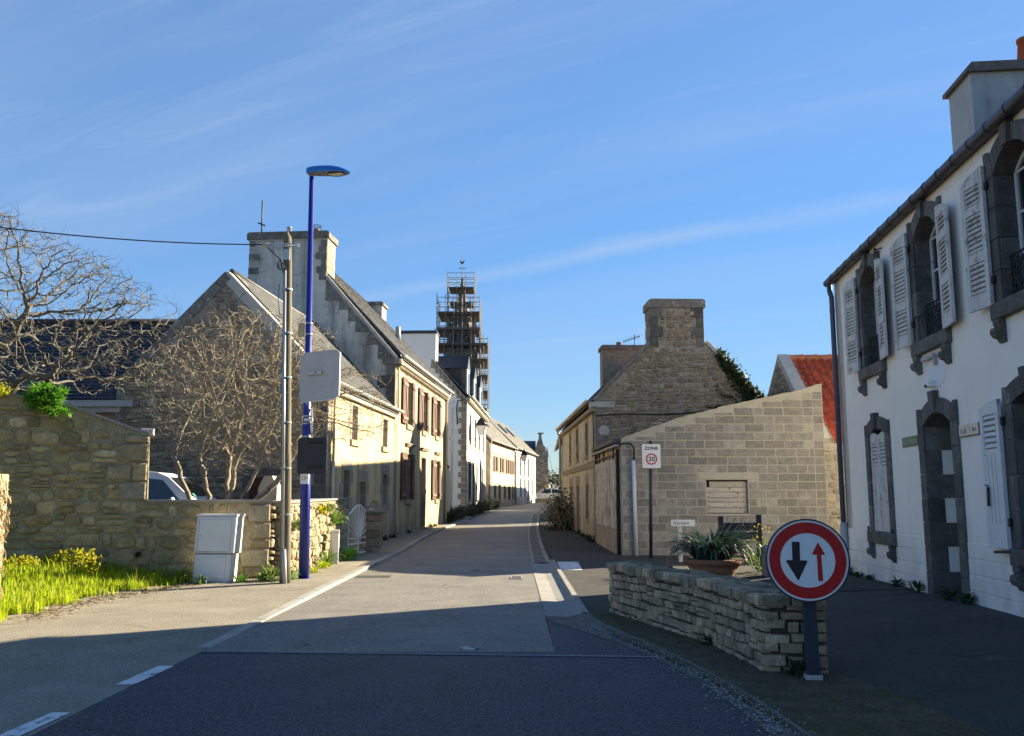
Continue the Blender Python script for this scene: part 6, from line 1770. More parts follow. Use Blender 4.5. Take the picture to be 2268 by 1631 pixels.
text(KS, 'lettering', 'Kerham', fK, .05, .068, .0052, .105, M['sign_ink'], shear=.22, align='LEFT')
NF = thing('notice_frame', 'dark notice board frame on two posts seen from behind by the potted plant', 'notice board', (4.45, 17.5, .03))
fN = Fr((4.03, 17.5, gz(4.4, 17.5)), (1, 0, 0), (0, -1, 0))
part(NF, 'post', MB().cbox(fN, .0, .095, 0, 1.10, -.09, .0, .006), M['post_dark'])
part(NF, 'post', MB().cbox(fN, .745, .84, 0, 1.13, -.09, .0, .006), M['post_dark'])
for (c, d) in ((.82, .975), (.66, .80)): part(NF, 'board', MB().cbox(fN, .095, .745, c, d, -.06, -.02, .005), M['post_dark'])
part(NF, 'light_edge', MB().box(fN, .10, .745, .804, .815, -.055, -.022).box(fN, .10, .745, .976, .985, -.05, -.025), M['sign_back'])
GBx = thing('grey_box', 'rounded grey box half hidden behind the round red sign', 'box', (4.78, 16.4, .1))
fG = Fr((4.60, 16.35, gz(4.8, 16.4)), (1, 0, 0), (0, -1, 0))
part(GBx, 'body', MB().prism(fG, [(.0, -.05), (.42, -.05), (.42, .50), (.34, .58), (.09, .58), (.02, .50)], -.35, 0), M['grey_plastic'])
part(GBx, 'lid_seam', MB().box(fG, .015, .415, .44, .447, -.352, .003), M['sign_black'])
PT = thing('plant_pot', 'large round terracotta pot behind the low stone wall', 'plant pot', (3.78, 17.0, .02))
pz = gz(3.78, 17.0)
c0 = Vector((3.78, 17.0, pz))
part(PT, 'bowl', MB().tube([c0, c0 + Vector((0, 0, .02)), c0 + Vector((0, 0, .24))], [.34, .36, .50], 28), M['terracotta'], True)
part(PT, 'rim', MB().tube([c0 + Vector((0, 0, .235)), c0 + Vector((0, 0, .24)), c0 + Vector((0, 0, .335)), c0 + Vector((0, 0, .34))], [.50, .545, .56, .54], 28), M['terracotta'], True)
part(PT, 'soil', MB().disc(Fr(c0 + Vector((0, 0, .30)), (1, 0, 0), (0, 0, 1), (0, 1, 0)), 0, 0, .5, 0, .042, 20), M['earth'])
def blade(mb, base, d, ln, w, droop, n=6, up=.8):
    """one strap leaf, arching over"""
    p = Vector(base); dirh = Vector((d[0], d[1], 0)); side = Vector((-d[1], d[0], 0))
    ang = up; pts = []
    for i in range(n + 1):
        t = i / n
        ww = w * (1 - t ** 2.2) * (.6 + .4 * min(1, t * 4)) + .0015
        pts.append((p.copy(), ww))
        p = p + (dirh * math.cos(ang) + Vector((0, 0, math.sin(ang)))) * (ln / n)
        ang -= droop / n * (1 + t)
    P = []
    for q, ww in pts: P += [q - side * ww, q + Vector((0, 0, -ww * .35)), q + side * ww]
    F = []
    for i in range(n): F += [(3 * i, 3 * i + 1, 3 * i + 4, 3 * i + 3), (3 * i + 1, 3 * i + 2, 3 * i + 5, 3 * i + 4)]
    mb.add(P, F)
AG = thing('strap_leaf_plant', 'dense dark green strap leaved plant filling the terracotta pot', 'plant', c0 + Vector((0, 0, .34)))
for i in range(260):
    m = MB()
    a = R.uniform(0, 6.283); r = .36 * math.sqrt(R.random())
    b0 = c0 + Vector((r * math.cos(a), r * math.sin(a), .34)); a2 = a + R.gauss(0, .5)
    blade(m, b0, (math.cos(a2), math.sin(a2)), R.uniform(.62, 1.02), R.uniform(.018, .031), R.uniform(.9, 2.0), 6, R.uniform(.85, 1.5) - r * .5)
    part(AG, 'strap_leaf', m, M['strap'])
dry = MB()
for i in range(7):
    a = R.uniform(-.6, .9); b0 = c0 + Vector((R.uniform(-.2, .2), R.uniform(-.2, .1), .4))
    dry.tube([b0, b0 + Vector((math.cos(a) * .25, -.15, .35)), b0 + Vector((math.cos(a) * .5, -.2, .55 + R.uniform(-.3, .2)))], .006, 4)
part(AG, 'dry_stalk', dry, M['creeper'])

# ---------------------------------------------------------------- white van behind the wall
VN = thing('parked_van', 'small white van parked behind the low rubble wall, nose to the right', 'van', (-8.3, 20.1, .2))
zg = gz(-8, 20)
def vehicle(T, x_nose, y0, y1, zg, prof_low, prof_top, paint, flip=1, wheels=(), glass_side=(), shield=(), extra=True):
    """body from a side outline, roof tucked in; x measured back from the nose"""
    X = lambda x: x_nose - flip * x
    w = (y1 - y0) / 2; yc = (y0 + y1) / 2
    full = prof_low + prof_top[::-1]
    rows = []
    zmid = zg + .95
    def half(z): return w - (.0 if z < zmid - zg else min(.22, .24 * (z - (zmid - zg))))
    P, F = [], []
    n = len(full)
    for s in (-1, 1):
        for (x, z) in full: P.append((X(x), yc + s * half(z), zg + z))
    F = [tuple(range(n)), tuple(range(n, 2 * n))] + [(i, (i + 1) % n, n + (i + 1) % n, n + i) for i in range(n)]
    body = part(T, 'body', MB().add(P, F), paint)
    for i, poly in enumerate(glass_side):
        for s in (-1, 1):
            m = MB(); Q = [(X(x), yc + s * (half(z) + .004), zg + z) for x, z in poly]; m.add(Q, [tuple(range(len(Q)))]); part(T, 'side_window', m, M['glass'])
    for (xa, za), (xb, zb) in shield:
        nrm = Vector((flip * (zb - za), 0, xb - xa)); nrm.normalize(); nrm *= .006
        wa, wb = half(za) - .07, half(zb) - .06
        m = MB(); m.add([(X(xa) + nrm.x, yc - wa, zg + za + nrm.z), (X(xa) + nrm.x, yc + wa, zg + za + nrm.z), (X(xb) + nrm.x, yc + wb, zg + zb + nrm.z), (X(xb) + nrm.x, yc - wb, zg + zb + nrm.z)], [(0, 1, 2, 3)])
        part(T, 'windscreen', m, M['glass'])
    for xw in wheels:
        for s in (-1, 1):
            f = Fr((X(xw), yc + s * (w - .10), zg + .31), (1, 0, 0), (0, s, 0))
            wh = part(T, 'wheel', MB().disc(f, 0, 0, .31, -.1, .11, 24), M['tyre'])
            part(wh, 'rim', MB().disc(f, 0, 0, .19, .10, .118, 16), M['steel'])
    for s in (-1, 1):
        part(T, 'headlight', MB().cbox(Fr((X(.02), yc + s * (w - .26), zg + .66), (0, 1, 0), (flip, 0, 0)), -.15, .15, -.08, .1, -.08, .02, .02), M['lens'])
    return body, X, half, yc
low = [(0, .30), (0, .62), (.05, .84), (.20, .98)]
top_ = [(4.25, .30), (4.30, 1.0), (4.22, 1.66), (3.9, 1.80), (2.6, 1.84), (1.75, 1.76), (1.5, 1.66), (.98, 1.22), (.86, 1.13)]
body, X, hf, yc = vehicle(VN, -5.98, 19.25, 20.95, zg, low, top_, M['car_white'], 1, (.85, 3.45),
        [[(1.16, 1.13), (1.62, 1.60), (2.25, 1.66), (2.25, 1.10)], [(2.35, 1.10), (2.35, 1.66), (3.4, 1.62), (3.4, 1.10)]], [((1.0, 1.25), (1.49, 1.655))])
for s in (-1, 1):
    part(VN, 'mirror', MB().sphere((X(1.30), yc + s * (.93), zg + 1.14), .06, .10, .09, 10, 6), M['car_white'], True)
part(VN, 'bumper', MB().cbox(Fr((-5.98, 20.1, zg), (0, 1, 0), (1, 0, 0)), -.82, .82, .28, .52, -.1, .05, .03), M['sign_black'])
part(VN, 'windscreen_sticker', MB().box(Fr((X(1.05), 19.62, zg + 1.30), (.42, 0, -.38), (.4, 0, .45), (0, 1, 0)), 0, .10, 0, .1, .0, .015), mk('green_sticker', (.15, .45, .42)))
bd = thing('upright_plank', 'weathered plank standing upright behind the white van', 'plank', (-8.0, 21.4, .2))
part(bd, 'plank', MB().cbox(Fr((-8.34, 21.6, .1), (1, 0, 0), (0, -1, 0), (.06, 0, 1)), 0, .13, 0, 2.3, -.05, 0, .008), mk('grey_plank', (.30, .20, .15), var=.2))
# ---------------------------------------------------------------- bare trees
def colonise(roots, attract, step=.16, infl=1.2, kill=.22, iters=140, jit=.25, bias=(0, 0, .0)):
    """space colonisation: returns node positions and parent indices"""
    rs = np.random.RandomState(5)
    nodes = [np.array(p, float) for chain in roots for p in chain]
    par = []
    for chain in roots:
        k0 = len(par)
        for i in range(len(chain)): par.append(k0 + i - 1 if i else -1)
    A = np.array(attract, float); alive = np.ones(len(A), bool)
    N = np.array(nodes); best = np.full(len(A), 1e9); bi = np.zeros(len(A), int)
    new0 = 0
    for it in range(iters):
        newp = N[new0:]
        if len(newp) == 0: break
        d = np.sqrt(((A[:, None, :] - newp[None]) ** 2).sum(-1))
        m = d.min(1); j = d.argmin(1) + new0
        upd = m < best
        best[upd] = m[upd]; bi[upd] = j[upd]
        alive &= best > kill
        act = alive & (best < infl)
        if not act.any(): break
        idx = bi[act]; vec = A[act] - N[idx]; vec /= np.linalg.norm(vec, axis=1)[:, None] + 1e-9
        grow = {}
        for k, v in zip(idx, vec):
            grow.setdefault(int(k), []).append(v)
        new0 = len(N); add = []
        for k, vs in grow.items():
            v = np.mean(vs, 0) + rs.normal(0, jit, 3) + np.array(bias)
            v /= np.linalg.norm(v) + 1e-9
            add.append(N[k] + v * step); par.append(k)
        N = np.vstack([N, np.array(add)])
    return N, np.array(par)

def tree_mesh(N, par, rtip=.006, expo=2.25, rmax=.2, min_=None):
    n = len(N); r = np.zeros(n); ch = [[] for _ in range(n)]
    for i in range(n):
        if par[i] >= 0: ch[par[i]].append(i)
    acc = np.zeros(n)
    for i in range(n - 1, -1, -1):
        if not ch[i]: acc[i] = rtip ** expo
        if par[i] >= 0: acc[par[i]] += acc[i]
    r = np.minimum(acc ** (1 / expo), rmax)
    return r, ch

def frustums(N, par, r, sel, mb, side=None, taper=True):
    for i in sel:
        p = par[i]
        if p < 0: continue
        a, b = Vector(N[p]), Vector(N[i]); t = (b - a)
        if t.length < 1e-6: continue
        t.normalize(); u = t.orthogonal().normalized(); v = t.cross(u)
        k = 3 if r[i] < .012 else (5 if r[i] < .04 else 8)
        ra = min(r[p], r[i] * 1.35); rb = r[i]
        a = a - t * ra * .3
        P = [a + (u * math.cos(6.2832 * q / k) + v * math.sin(6.2832 * q / k)) * ra for q in range(k)] + [b + (u * math.cos(6.2832 * q / k) + v * math.sin(6.2832 * q / k)) * rb for q in range(k)]
        mb.add(P, [(q, (q + 1) % k, k + (q + 1) % k, k + q) for q in range(k)])

def twigs(N, r, ch, mb, n, ln, rr, up=.3, kinks=3):
    tips = [i for i in range(len(N)) if r[i] < .02]
    for _ in range(n):
        i = R.choice(tips); p = Vector(N[i]); d = Vector((R.gauss(0, 1), R.gauss(0, 1), R.gauss(up, .7))).normalized()
        pts = [p]; l_ = R.uniform(*ln)
        for q in range(kinks):
            p = p + d * (l_ / kinks); d = (d + Vector((R.gauss(0, .22), R.gauss(0, .22), R.gauss(.06, .2)))).normalized(); pts.append(p)
        mb.tube(pts, [rr * (1 - .6 * q / kinks) for q in range(kinks + 1)], 3, cap=False)

def bare_tree(name, label, roots, attract, mat, base, rtip, rmax, step, infl, kill, ntw, twl, jit=.25, bias=(0, 0, 0), thick=.035, twr=.004, expo=2.25):
    N, par = colonise(roots, attract, step, infl, kill, 150, jit, bias)
    r, ch = tree_mesh(N, par, rtip, expo, rmax)
    T = thing(name, label, 'tree' if 'tree' in name else 'shrub', base)
    a = MB(); frustums(N, par, r, [i for i in range(len(N)) if r[i] >= thick], a)
    part(T, 'trunk', a, mat, True)
    b = MB(); frustums(N, par, r, [i for i in range(len(N)) if r[i] < thick], b)
    twigs(N, r, ch, b, ntw, twl, twr)
    part(T, 'crown', b, mat)
    return T
# multi-stemmed shrub in front of the stone gable
gb0 = gz(-5.9, 18.4)
stems = []
for (x1, y1, z1, x2, y2, z2) in ((-6.6, 18.5, 1.25, -7.05, 18.5, 2.4), (-6.15, 18.2, 1.4, -6.35, 18.1, 2.3), (-5.85, 18.5, 1.3, -5.75, 18.6, 2.4), (-5.6, 18.2, 1.35, -5.1, 18.2, 2.2), (-5.45, 18.45, 1.3, -4.7, 18.5, 2.0), (-6.0, 18.8, 1.3, -6.1, 19.2, 2.4)):
    b0 = Vector((-5.95, 18.4, gb0)); p1, p2 = Vector((x1, y1, z1)), Vector((x2, y2, z2)); ch_ = []
    for k in range(8): ch_.append(tuple(b0.lerp(p1, k / 8) + Vector((R.uniform(-.02, .02), R.uniform(-.02, .02), 0))))
    for k in range(8): ch_.append(tuple(p1.lerp(p2, k / 7) + Vector((R.uniform(-.03, .03), R.uniform(-.03, .03), 0))))
    stems.append(ch_)
limbs = []
for ch_ in stems:
    b0 = Vector(ch_[-1])
    for q in range(4):
        tgt = Vector((-5.45 + 2.1 * R.uniform(-1, 1), 18.4 + 1.1 * R.uniform(-1, 1), 0)); rr_ = ((tgt.x + 5.45) / 2.3) ** 2
        tgt.z = 3.6 + 1.7 * math.sqrt(max(.05, 1 - rr_)) * R.uniform(.45, 1.0)
        tgt = b0.lerp(tgt, .75); limbs.append((ch_, [b0.lerp(tgt, k / 9) + Vector((R.gauss(0, .03), R.gauss(0, .03), .10 * math.sin(math.pi * k / 9))) for k in range(1, 10)]))
att = []
rs_ = random.Random(3)
while len(att) < 3600:
    x, y, z = rs_.uniform(-7.9, -2.7), rs_.uniform(17.2, 19.9), rs_.uniform(1.9, 5.7)
    e = ((x + 5.45) / 2.25) ** 2 + ((y - 18.4) / 1.3) ** 2 + ((z - 3.75) / 1.75) ** 2
    low_ok = z > 2.0 + .25 * abs(x + 5.6)
    if e < 1 and low_ok and (e > .12 or rs_.random() < .4): att.append((x, y, z))
while len(att) < 3900:
    x, y, z = rs_.uniform(-4.1, -2.6), rs_.uniform(17.8, 19.2), rs_.uniform(2.6, 4.2)
    if ((x + 3.3) / .8) ** 2 + ((z - 3.4) / .8) ** 2 < 1: att.append((x, y, z))
pts_, par_ = [], []
for ch_ in stems:
    k0 = len(pts_)
    for i, p in enumerate(ch_): pts_.append(p); par_.append(k0 + i - 1 if i else -1)
    t_ = len(pts_) - 1
    for own, l_ in limbs:
        if own is ch_:
            k1 = len(pts_)
            for i, p in enumerate(l_): pts_.append(tuple(p)); par_.append(k1 + i - 1 if i else t_)
Nn, pp_ = colonise([pts_], att, .12, .8, .15, 150, .10, (0, 0, .05))
pp_[:len(par_)] = par_
r_, ch_ = tree_mesh(Nn, pp_, .0050, 2.12, .075)
SHB = thing('bare_shrub', 'pale multi stemmed bare shrub in front of the dark stone gable', 'shrub', (-5.95, 18.4, gb0))
a = MB(); frustums(Nn, pp_, r_, [i for i in range(len(Nn)) if r_[i] >= .028], a); part(SHB, 'trunk', a, M['bark'], True)
b = MB(); frustums(Nn, pp_, r_, [i for i in range(len(Nn)) if r_[i] < .028], b); twigs(Nn, r_, ch_, b, 5000, (.10, .32), .0042, .12); part(SHB, 'crown', b, M['bark'])
# the old tree at the left edge, limbs reaching right over the wall
b1 = Vector((-12.6, 18.9, gz(-12.6, 18.9)))
tr = [tuple(b1 + Vector((0, 0, k * .17))) for k in range(18)]
limb = [tuple(Vector((-12.6, 18.9, 3.1)).lerp(Vector((-9.5, 18.2, 4.15)), k / 18) + Vector((0, R.uniform(-.04, .04), .12 * math.sin(k)))) for k in range(1, 19)]
limb2 = [tuple(Vector((-12.6, 18.9, 3.1)).lerp(Vector((-10.4, 18.6, 5.3)), k / 16) + Vector((0, R.uniform(-.05, .05), .1 * math.sin(k * 1.3)))) for k in range(1, 17)]
limb3 = [tuple(Vector((-12.6, 18.9, 3.1)).lerp(Vector((-12.2, 18.8, 6.2)), k / 16) + Vector((.06 * math.sin(k), R.uniform(-.05, .05), 0))) for k in range(1, 17)]
att = []
while len(att) < 4000:
    x, y, z = rs_.uniform(-14.5, -7.1), rs_.uniform(16.9, 20.6), rs_.uniform(3.2, 8.3)
    top_z = 7.9 - 0.52 * max(0, x + 11.3) - .03 * max(0, x + 9) ** 2
    bot_z = 3.7 + .02 * (x + 9.5)
    edge = x < -7.2 - .55 * abs(z - 5.0)
    if bot_z < z < top_z and edge and ((y - 18.7) / 1.9) ** 2 < 1: att.append((x, y, z))
roots = [tr + limb, limb2, limb3]
N0 = tr + limb
class _: pass
TR = thing('old_tree', 'large gnarled bare tree with lichen at the left edge, reaching over the wall', 'tree', b1)
def joinroots():
    # limbs share the trunk's top node
    pts, par = [], []
    for i, p in enumerate(tr): pts.append(p); par.append(i - 1)
    t = len(tr) - 1
    for l_ in (limb, limb2, limb3):
        k0 = len(pts)
        for i, p in enumerate(l_): pts.append(p); par.append(k0 + i - 1 if i else t)
    return pts, par
pts_, par_ = joinroots()
Nn, pp_ = colonise([pts_], att, .15, 1.1, .165, 150, .17, (0, 0, .03))
pp_[:len(par_)] = par_
r_, ch_ = tree_mesh(Nn, pp_, .0062, 2.12, .19)
a = MB(); frustums(Nn, pp_, r_, [i for i in range(len(Nn)) if r_[i] >= .035], a); part(TR, 'trunk', a, M['bark_big'], True)
b = MB(); frustums(Nn, pp_, r_, [i for i in range(len(Nn)) if r_[i] < .035], b); twigs(Nn, r_, ch_, b, 5000, (.12, .36), .0046, .30); part(TR, 'crown', b, M['bark_big'])
# ---------------------------------------------------------------- grass, weeds, garden plants
def tuft(mb, x, y, n, hgt, spread, wid=.006, lean=.6):
    for i in range(n):
        a = R.uniform(0, 6.283); h = hgt * R.uniform(.55, 1.1)
        bx, by = x + R.gauss(0, spread), y + R.gauss(0, spread); z = gz(bx, by)
        dx, dy = math.cos(a), math.sin(a); l_ = lean * R.random() * h
        w = wid * R.uniform(.7, 1.3); sx, sy = -dy * w, dx * w
        P = [(bx - sx, by - sy, z - .02), (bx + sx, by + sy, z - .02), (bx + dx * l_ * .35 + sx * .8, by + dy * l_ * .35 + sy * .8, z + h * .6), (bx + dx * l_ * .35 - sx * .8, by + dy * l_ * .35 - sy * .8, z + h * .6), (bx + dx * l_, by + dy * l_, z + h)]
        mb.add(P, [(0, 1, 2, 3), (3, 2, 4)])
def in_verge(x, y):
    front = interp(y, [(10.4, -6.05), (11, -6.3), (12.4, -6.25), (13.5, -6.2), (15.2, -5.75), (16, -5.4)])
    return 10.3 < y < 16.72 + .364 * (x + 4.5) - .04 and x < front + .12 * math.sin(y * 7 + x * 3) and x > -13
g1, g2_ = MB(), MB()
n = 0
while n < 6500:
    x, y = R.uniform(-12.5, -5.3), R.uniform(10.3, 16.7)
    if not in_verge(x, y): continue
    if y < 11.6 and -7.3 < x < -6.5: continue
    hgt = R.uniform(.10, .20) * (1.0 if R.random() > .1 else 1.6)
    if y > 16.3 + .364 * (x + 4.5): hgt *= 1.5
    tuft(g2_ if R.random() < .10 else g1, x, y, 6, hgt, .05, .006)
    n += 1
struct('grass', g1, M['grass'], kind='stuff', label='bright sunlit grass of the verge below the rubble wall')
struct('dark_grass', g2_, M['grass_dark'], kind='stuff', label='darker blades among the bright verge grass')
dead = MB()
for i in range(900):
    t = R.random(); y = 11 + t * 5.2
    x = interp(y, [(10.4, -6.0), (12.4, -6.1), (13.5, -6.05), (15.2, -5.6), (16.4, -5.0)]) + R.gauss(.12, .14)
    a = R.uniform(0, 3.14); l_ = R.uniform(.02, .06); z = gz(x, y) + .045
    mb_ = (math.cos(a) * l_, math.sin(a) * l_)
    dead.add([(x - mb_[0], y - mb_[1], z), (x + mb_[0], y + mb_[1], z + .01), (x + mb_[0] * .9 - mb_[1] * .2, y + mb_[1] * .9 + mb_[0] * .2, z)], [(0, 1, 2)])
struct('dead_leaves', dead, M['creeper'], kind='stuff', label='dry straw along the edge of the verge')
def bush(name, label, cat, c, rx, ry, rz, n, size, mat, stemmat=None, group=None):
    T = thing(name, label, cat, c, group)
    c = Vector(c)
    def pick():
        while True:
            v = Vector((R.uniform(-1, 1), R.uniform(-1, 1), R.uniform(-.6, 1)))
            if .35 < v.length < 1 + R.gauss(0, .1): return c + Vector((v.x * rx, v.y * ry, v.z * rz + rz * .5))
    part(T, 'foliage', leaf_cloud(n, pick, size), mat)
    st_ = MB()
    for k in range(7): st_.tube([c, c + Vector((R.uniform(-.6, .6) * rx, R.uniform(-.6, .6) * ry, rz * R.uniform(.4, 1.0)))], .008, 4)
    part(T, 'stem', st_, stemmat or M['bark'])
    return T
bush('low_bush', 'rounded yellow green shrub against the rubble wall, right one of two', 'bush', (-7.35, 15.15, gz(-7.35, 15.15)), .44, .28, .27, 700, (.025, .05), M['shrub_yellow'])
bush('low_bush', 'flatter yellow green shrub by the creeper covered pillar', 'bush', (-8.1, 14.8, gz(-8.1, 14.8)), .40, .28, .18, 480, (.025, .045), M['shrub_yellow'])
wp = thing('wall_plant', 'glossy bright green rosette plant growing on top of the high rubble wall', 'plant', (-8.2, 15.4, 3.0))
for k in range(56):
    a = R.uniform(0, 6.283); rad_ = R.random() ** .5
    c = Vector((-8.12 + .36 * rad_ * math.cos(a), 15.30 + .20 * math.sin(a) * rad_, 3.17 + .27 * rad_ * math.sin(a * 1.7 + k)))
    m = MB()
    for q in range(20):
        b_ = R.uniform(0, 6.283)
        blade(m, c, (math.cos(b_), math.sin(b_) * .9 - .25), R.uniform(.13, .20), R.uniform(.014, .022), R.uniform(.4, 1.6), 3, R.uniform(-.1, 1.2))
    part(wp, 'rosette', m, M['leaf_bright'])
sp_ = MB()
for k in range(8): sp_.tube([(-8.2 + R.uniform(-.3, .3), 15.45, 2.9), (-8.2 + R.uniform(-.3, .3), 15.4, 3.2)], .02, 5)
part(wp, 'stem', sp_, M['bark'])
bush('wall_moss', 'yellow green creeper at the left end of the high wall top', 'plant', (-8.95, 15.1, 3.22), .35, .2, .18, 260, (.02, .05), M['shrub_yellow'])
def weed(name, label, x, y, h, n, mat, zoff=0.0, ln=None, wd=.02, cat='weed', group=None):
    T = thing(name, label, cat, (x, y, gz(x, y) + zoff), group)
    m = MB()
    for i in range(n):
        a = R.uniform(0, 6.283); r = R.random() * h * .4
        blade(m, (x + r * math.cos(a), y + r * math.sin(a), gz(x, y) + zoff + R.uniform(0, h * .55)), (math.cos(a), math.sin(a)), h * R.uniform(.35, .8), wd * R.uniform(.6, 1.3), R.uniform(.6, 2.2), 3, R.uniform(.3, 1.4))
    part(T, 'leaf', m, mat)
    return T
weed('weed', 'leafy weed at the left foot of the white cabinet', -5.75, 15.6, .36, 46, M['weed'])
weed('weed', 'straggly pale weed in front of the white cabinet', -5.3, 15.42, .24, 30, M['weed'])
weed('weed', 'bright low weed at the right foot of the white cabinet', -4.72, 15.75, .24, 50, M['leaf_bright'])
weed('weed', 'tall leafy weed at the corner of the low rubble wall', -4.22, 15.95, .40, 70, M['weed'])
weed('weed', 'low spreading weed under the corner of the rubble wall', -4.45, 16.1, .22, 60, M['weed'])
weed('weed', 'bright weed between the wooden pole and the blue lamp', -3.98, 16.2, .30, 50, M['leaf_bright'])
weed('weed', 'grassy weed right of the blue lamp foot', -3.85, 17.6, .20, 90, M['grass'], wd=.010)
weed('weed', 'grassy weed along the foot of the sunlit wall', -3.9, 18.7, .24, 100, M['grass'], wd=.010)
weed('weed', 'leafy weed left of the slim meter box', -3.95, 19.3, .42, 60, M['weed'])
weed('weed', 'broad leaved bright weed right of the slim meter box', -3.78, 20.9, .42, 60, M['leaf_bright'], wd=.032)
weed('weed', 'small tuft by the white gate', -3.85, 22.2, .16, 40, M['weed'])
weed('wall_fern', 'green fern hanging on the sunlit wall below its top', -4.06, 20.6, .40, 110, M['weed'], zoff=.85, cat='fern')
weed('wall_fern', 'pale creeper draped over the top of the sunlit wall', -4.08, 19.3, .26, 70, M['shrub_yellow'], zoff=1.12, cat='creeper')
weed('wall_fern', 'creeper hanging from the capping left of the wall fern', -4.07, 20.1, .28, 60, M['weed'], zoff=1.15, cat='creeper')
weed('wall_fern', 'dark fern in the wall between the pole and the lamp', -4.12, 17.3, .26, 70, M['weed'], zoff=.85, cat='fern')
weed('wall_fern', 'single dark leaf clump low in the high rubble wall', -6.6, 15.93, .12, 30, M['weed_dark'], zoff=.35, cat='fern')
# weeds along the white house
for (s, h, lab) in ((.25, .26, 'dark weed at the foot of the white house downpipe'), (.95, .18, 'low weed below the first ground floor window of the white house'), (1.6, .14, 'tiny weed right of that window on the white house plinth'), (3.1, .20, 'weed at the foot of the white wall under the green sign'), (3.95, .24, 'weed beside the left jamb of the white house door'), (5.2, .22, 'weed on the doorstep of the white house'), (5.75, .18, 'weed right of the white house door')):
    p = FW.p(s, 0, .10); weed('weed', lab, p.x, p.y, h, 40, M['weed_dark'])
weed('weed', 'small fern at the end of the low stone wall by the sign post', 2.42, 7.80, .18, 46, M['weed_dark'])
weed('weed', 'low weed in the bend of the low stone wall', 2.02, 9.35, .14, 40, M['weed_dark'])
yf = weed('yellow_weed', 'tall straggly weed with yellow flowers behind the grey box', 4.75, 17.2, .75, 70, M['weed'], wd=.012, cat='weed')
part(yf, 'flower', leaf_cloud(60, lambda: (4.7 + R.gauss(0, .14), 17.2 + R.gauss(0, .1), gz(4.7, 17.2) + R.uniform(.55, .95)), (.012, .024)), M['yellow_flower'], kind='stuff')
# mossy turf tufts on the verge by the low wall
g3 = MB()
for i in range(900):
    y = R.uniform(5, 11.8); t = R.random()
    x = interp(y, [(5, 1.95), (7, 1.82), (8, 1.7), (9, 1.5), (10, 1.25), (11.8, 1.12)]) * (1 - t) + t * interp(y, [(5, 2.9), (7.7, 2.75), (8, 2.2), (9.4, 2.02), (11.9, 1.28)])
    tuft(g3, x, y, 3, R.uniform(.015, .045), .03, .005, 1.2)
struct('short_turf', g3, M['turf'], kind='stuff', label='thin mossy turf between the road and the low stone wall')
# foot of the cottage and shed on the right, foot of the cream houses on the left
for (s, h, lab) in ((.4, .30, 'weed where the sliding door meets the cottage wall'), (1.3, .22, 'weed under the first window of the cottage at right'), (2.6, .2, 'weed left of the first cottage window'), (4.2, .24, 'weed by the cottage door')):
    p = FRF.p(s, 0, .12); weed('weed', lab, p.x, p.y, h, 50, M['weed_dark'])
for (s, h, lab) in ((-1.6, .24, 'dark weeds at the foot of the low cream house, left part'), (-.4, .22, 'weeds at the joint of the two cream houses'), (2.2, .16, 'small weed under the left ground floor shutters'), (6.5, .2, 'weed right of the cream house door'), (7.6, .2, 'weed under the right ground floor shutters')):
    p = F2.p(s, 0, .12); weed('weed', lab, p.x, p.y, h, 60, M['weed_dark'])
rb = thing('roadside_bush', 'dark twiggy bush against the far end of the cottage at right', 'bush', (1.85, 34.5, .25))
part(rb, 'foliage', leaf_cloud(1500, lambda: (lambda v: (1.9 + v[0] * .50, 35.2 + v[1] * 1.5, .25 + abs(v[2]) * 1.55))((R.gauss(0, .48), R.gauss(0, .5), min(1.05, abs(R.gauss(.35, .32))))), (.035, .075)), M['bush_leaf'])
sb_ = MB()
for k in range(60):
    p = Vector((1.95 + R.gauss(0, .1), 35 + R.gauss(0, .6), .2)); d = Vector((R.gauss(-.15, .4), R.gauss(0, .4), 1)).normalized(); pts = [p]
    for q in range(5): p = p + d * R.uniform(.2, .42); d = (d + Vector((R.gauss(0, .2), R.gauss(0, .2), 0))).normalized(); pts.append(p)
    sb_.tube(pts, [.02, .016, .013, .010, .007, .004], 3, cap=False)
part(rb, 'stem', sb_, M['bark'])
# long planting bed beside the tall white house and its neighbours
for (x, y, n, h, lab) in ((-3.0, 42.0, 260, .75, 'dark leafy plant in the bed before the white gable, nearest the cream house'), (-2.75, 45.0, 260, .8, 'second bushy plant in the bed before the white gable'), (-2.35, 48.6, 240, .7, 'plant at the corner of the tall white house'), (-2.05, 52.5, 260, .75, 'shrub below the first windows of the tall white house'), (-1.85, 55.5, 260, .85, 'shrub below the middle windows of the tall white house'), (-1.55, 59.0, 260, .9, 'shrub below the last windows of the tall white house'), (-1.3, 62.5, 200, .7, 'last shrub of the bed before the cream cottage')):
    T = thing('bed_plant', lab, 'plant', (x, y, gz(x, y)))
    m = MB()
    for i in range(n):
        a = R.uniform(0, 6.283); r = R.random() ** .5
        bx, by = x + r * .42 * math.cos(a), y + r * 1.1 * math.sin(a)
        blade(m, (bx, by, gz(bx, by) + R.uniform(0, h * .3)), (math.cos(a + R.gauss(0, 1)), math.sin(a)), h * R.uniform(.5, 1.0), R.uniform(.02, .04), R.uniform(.4, 1.8), 4, R.uniform(.8, 1.5))
    part(T, 'leaf', m, M['bed'])
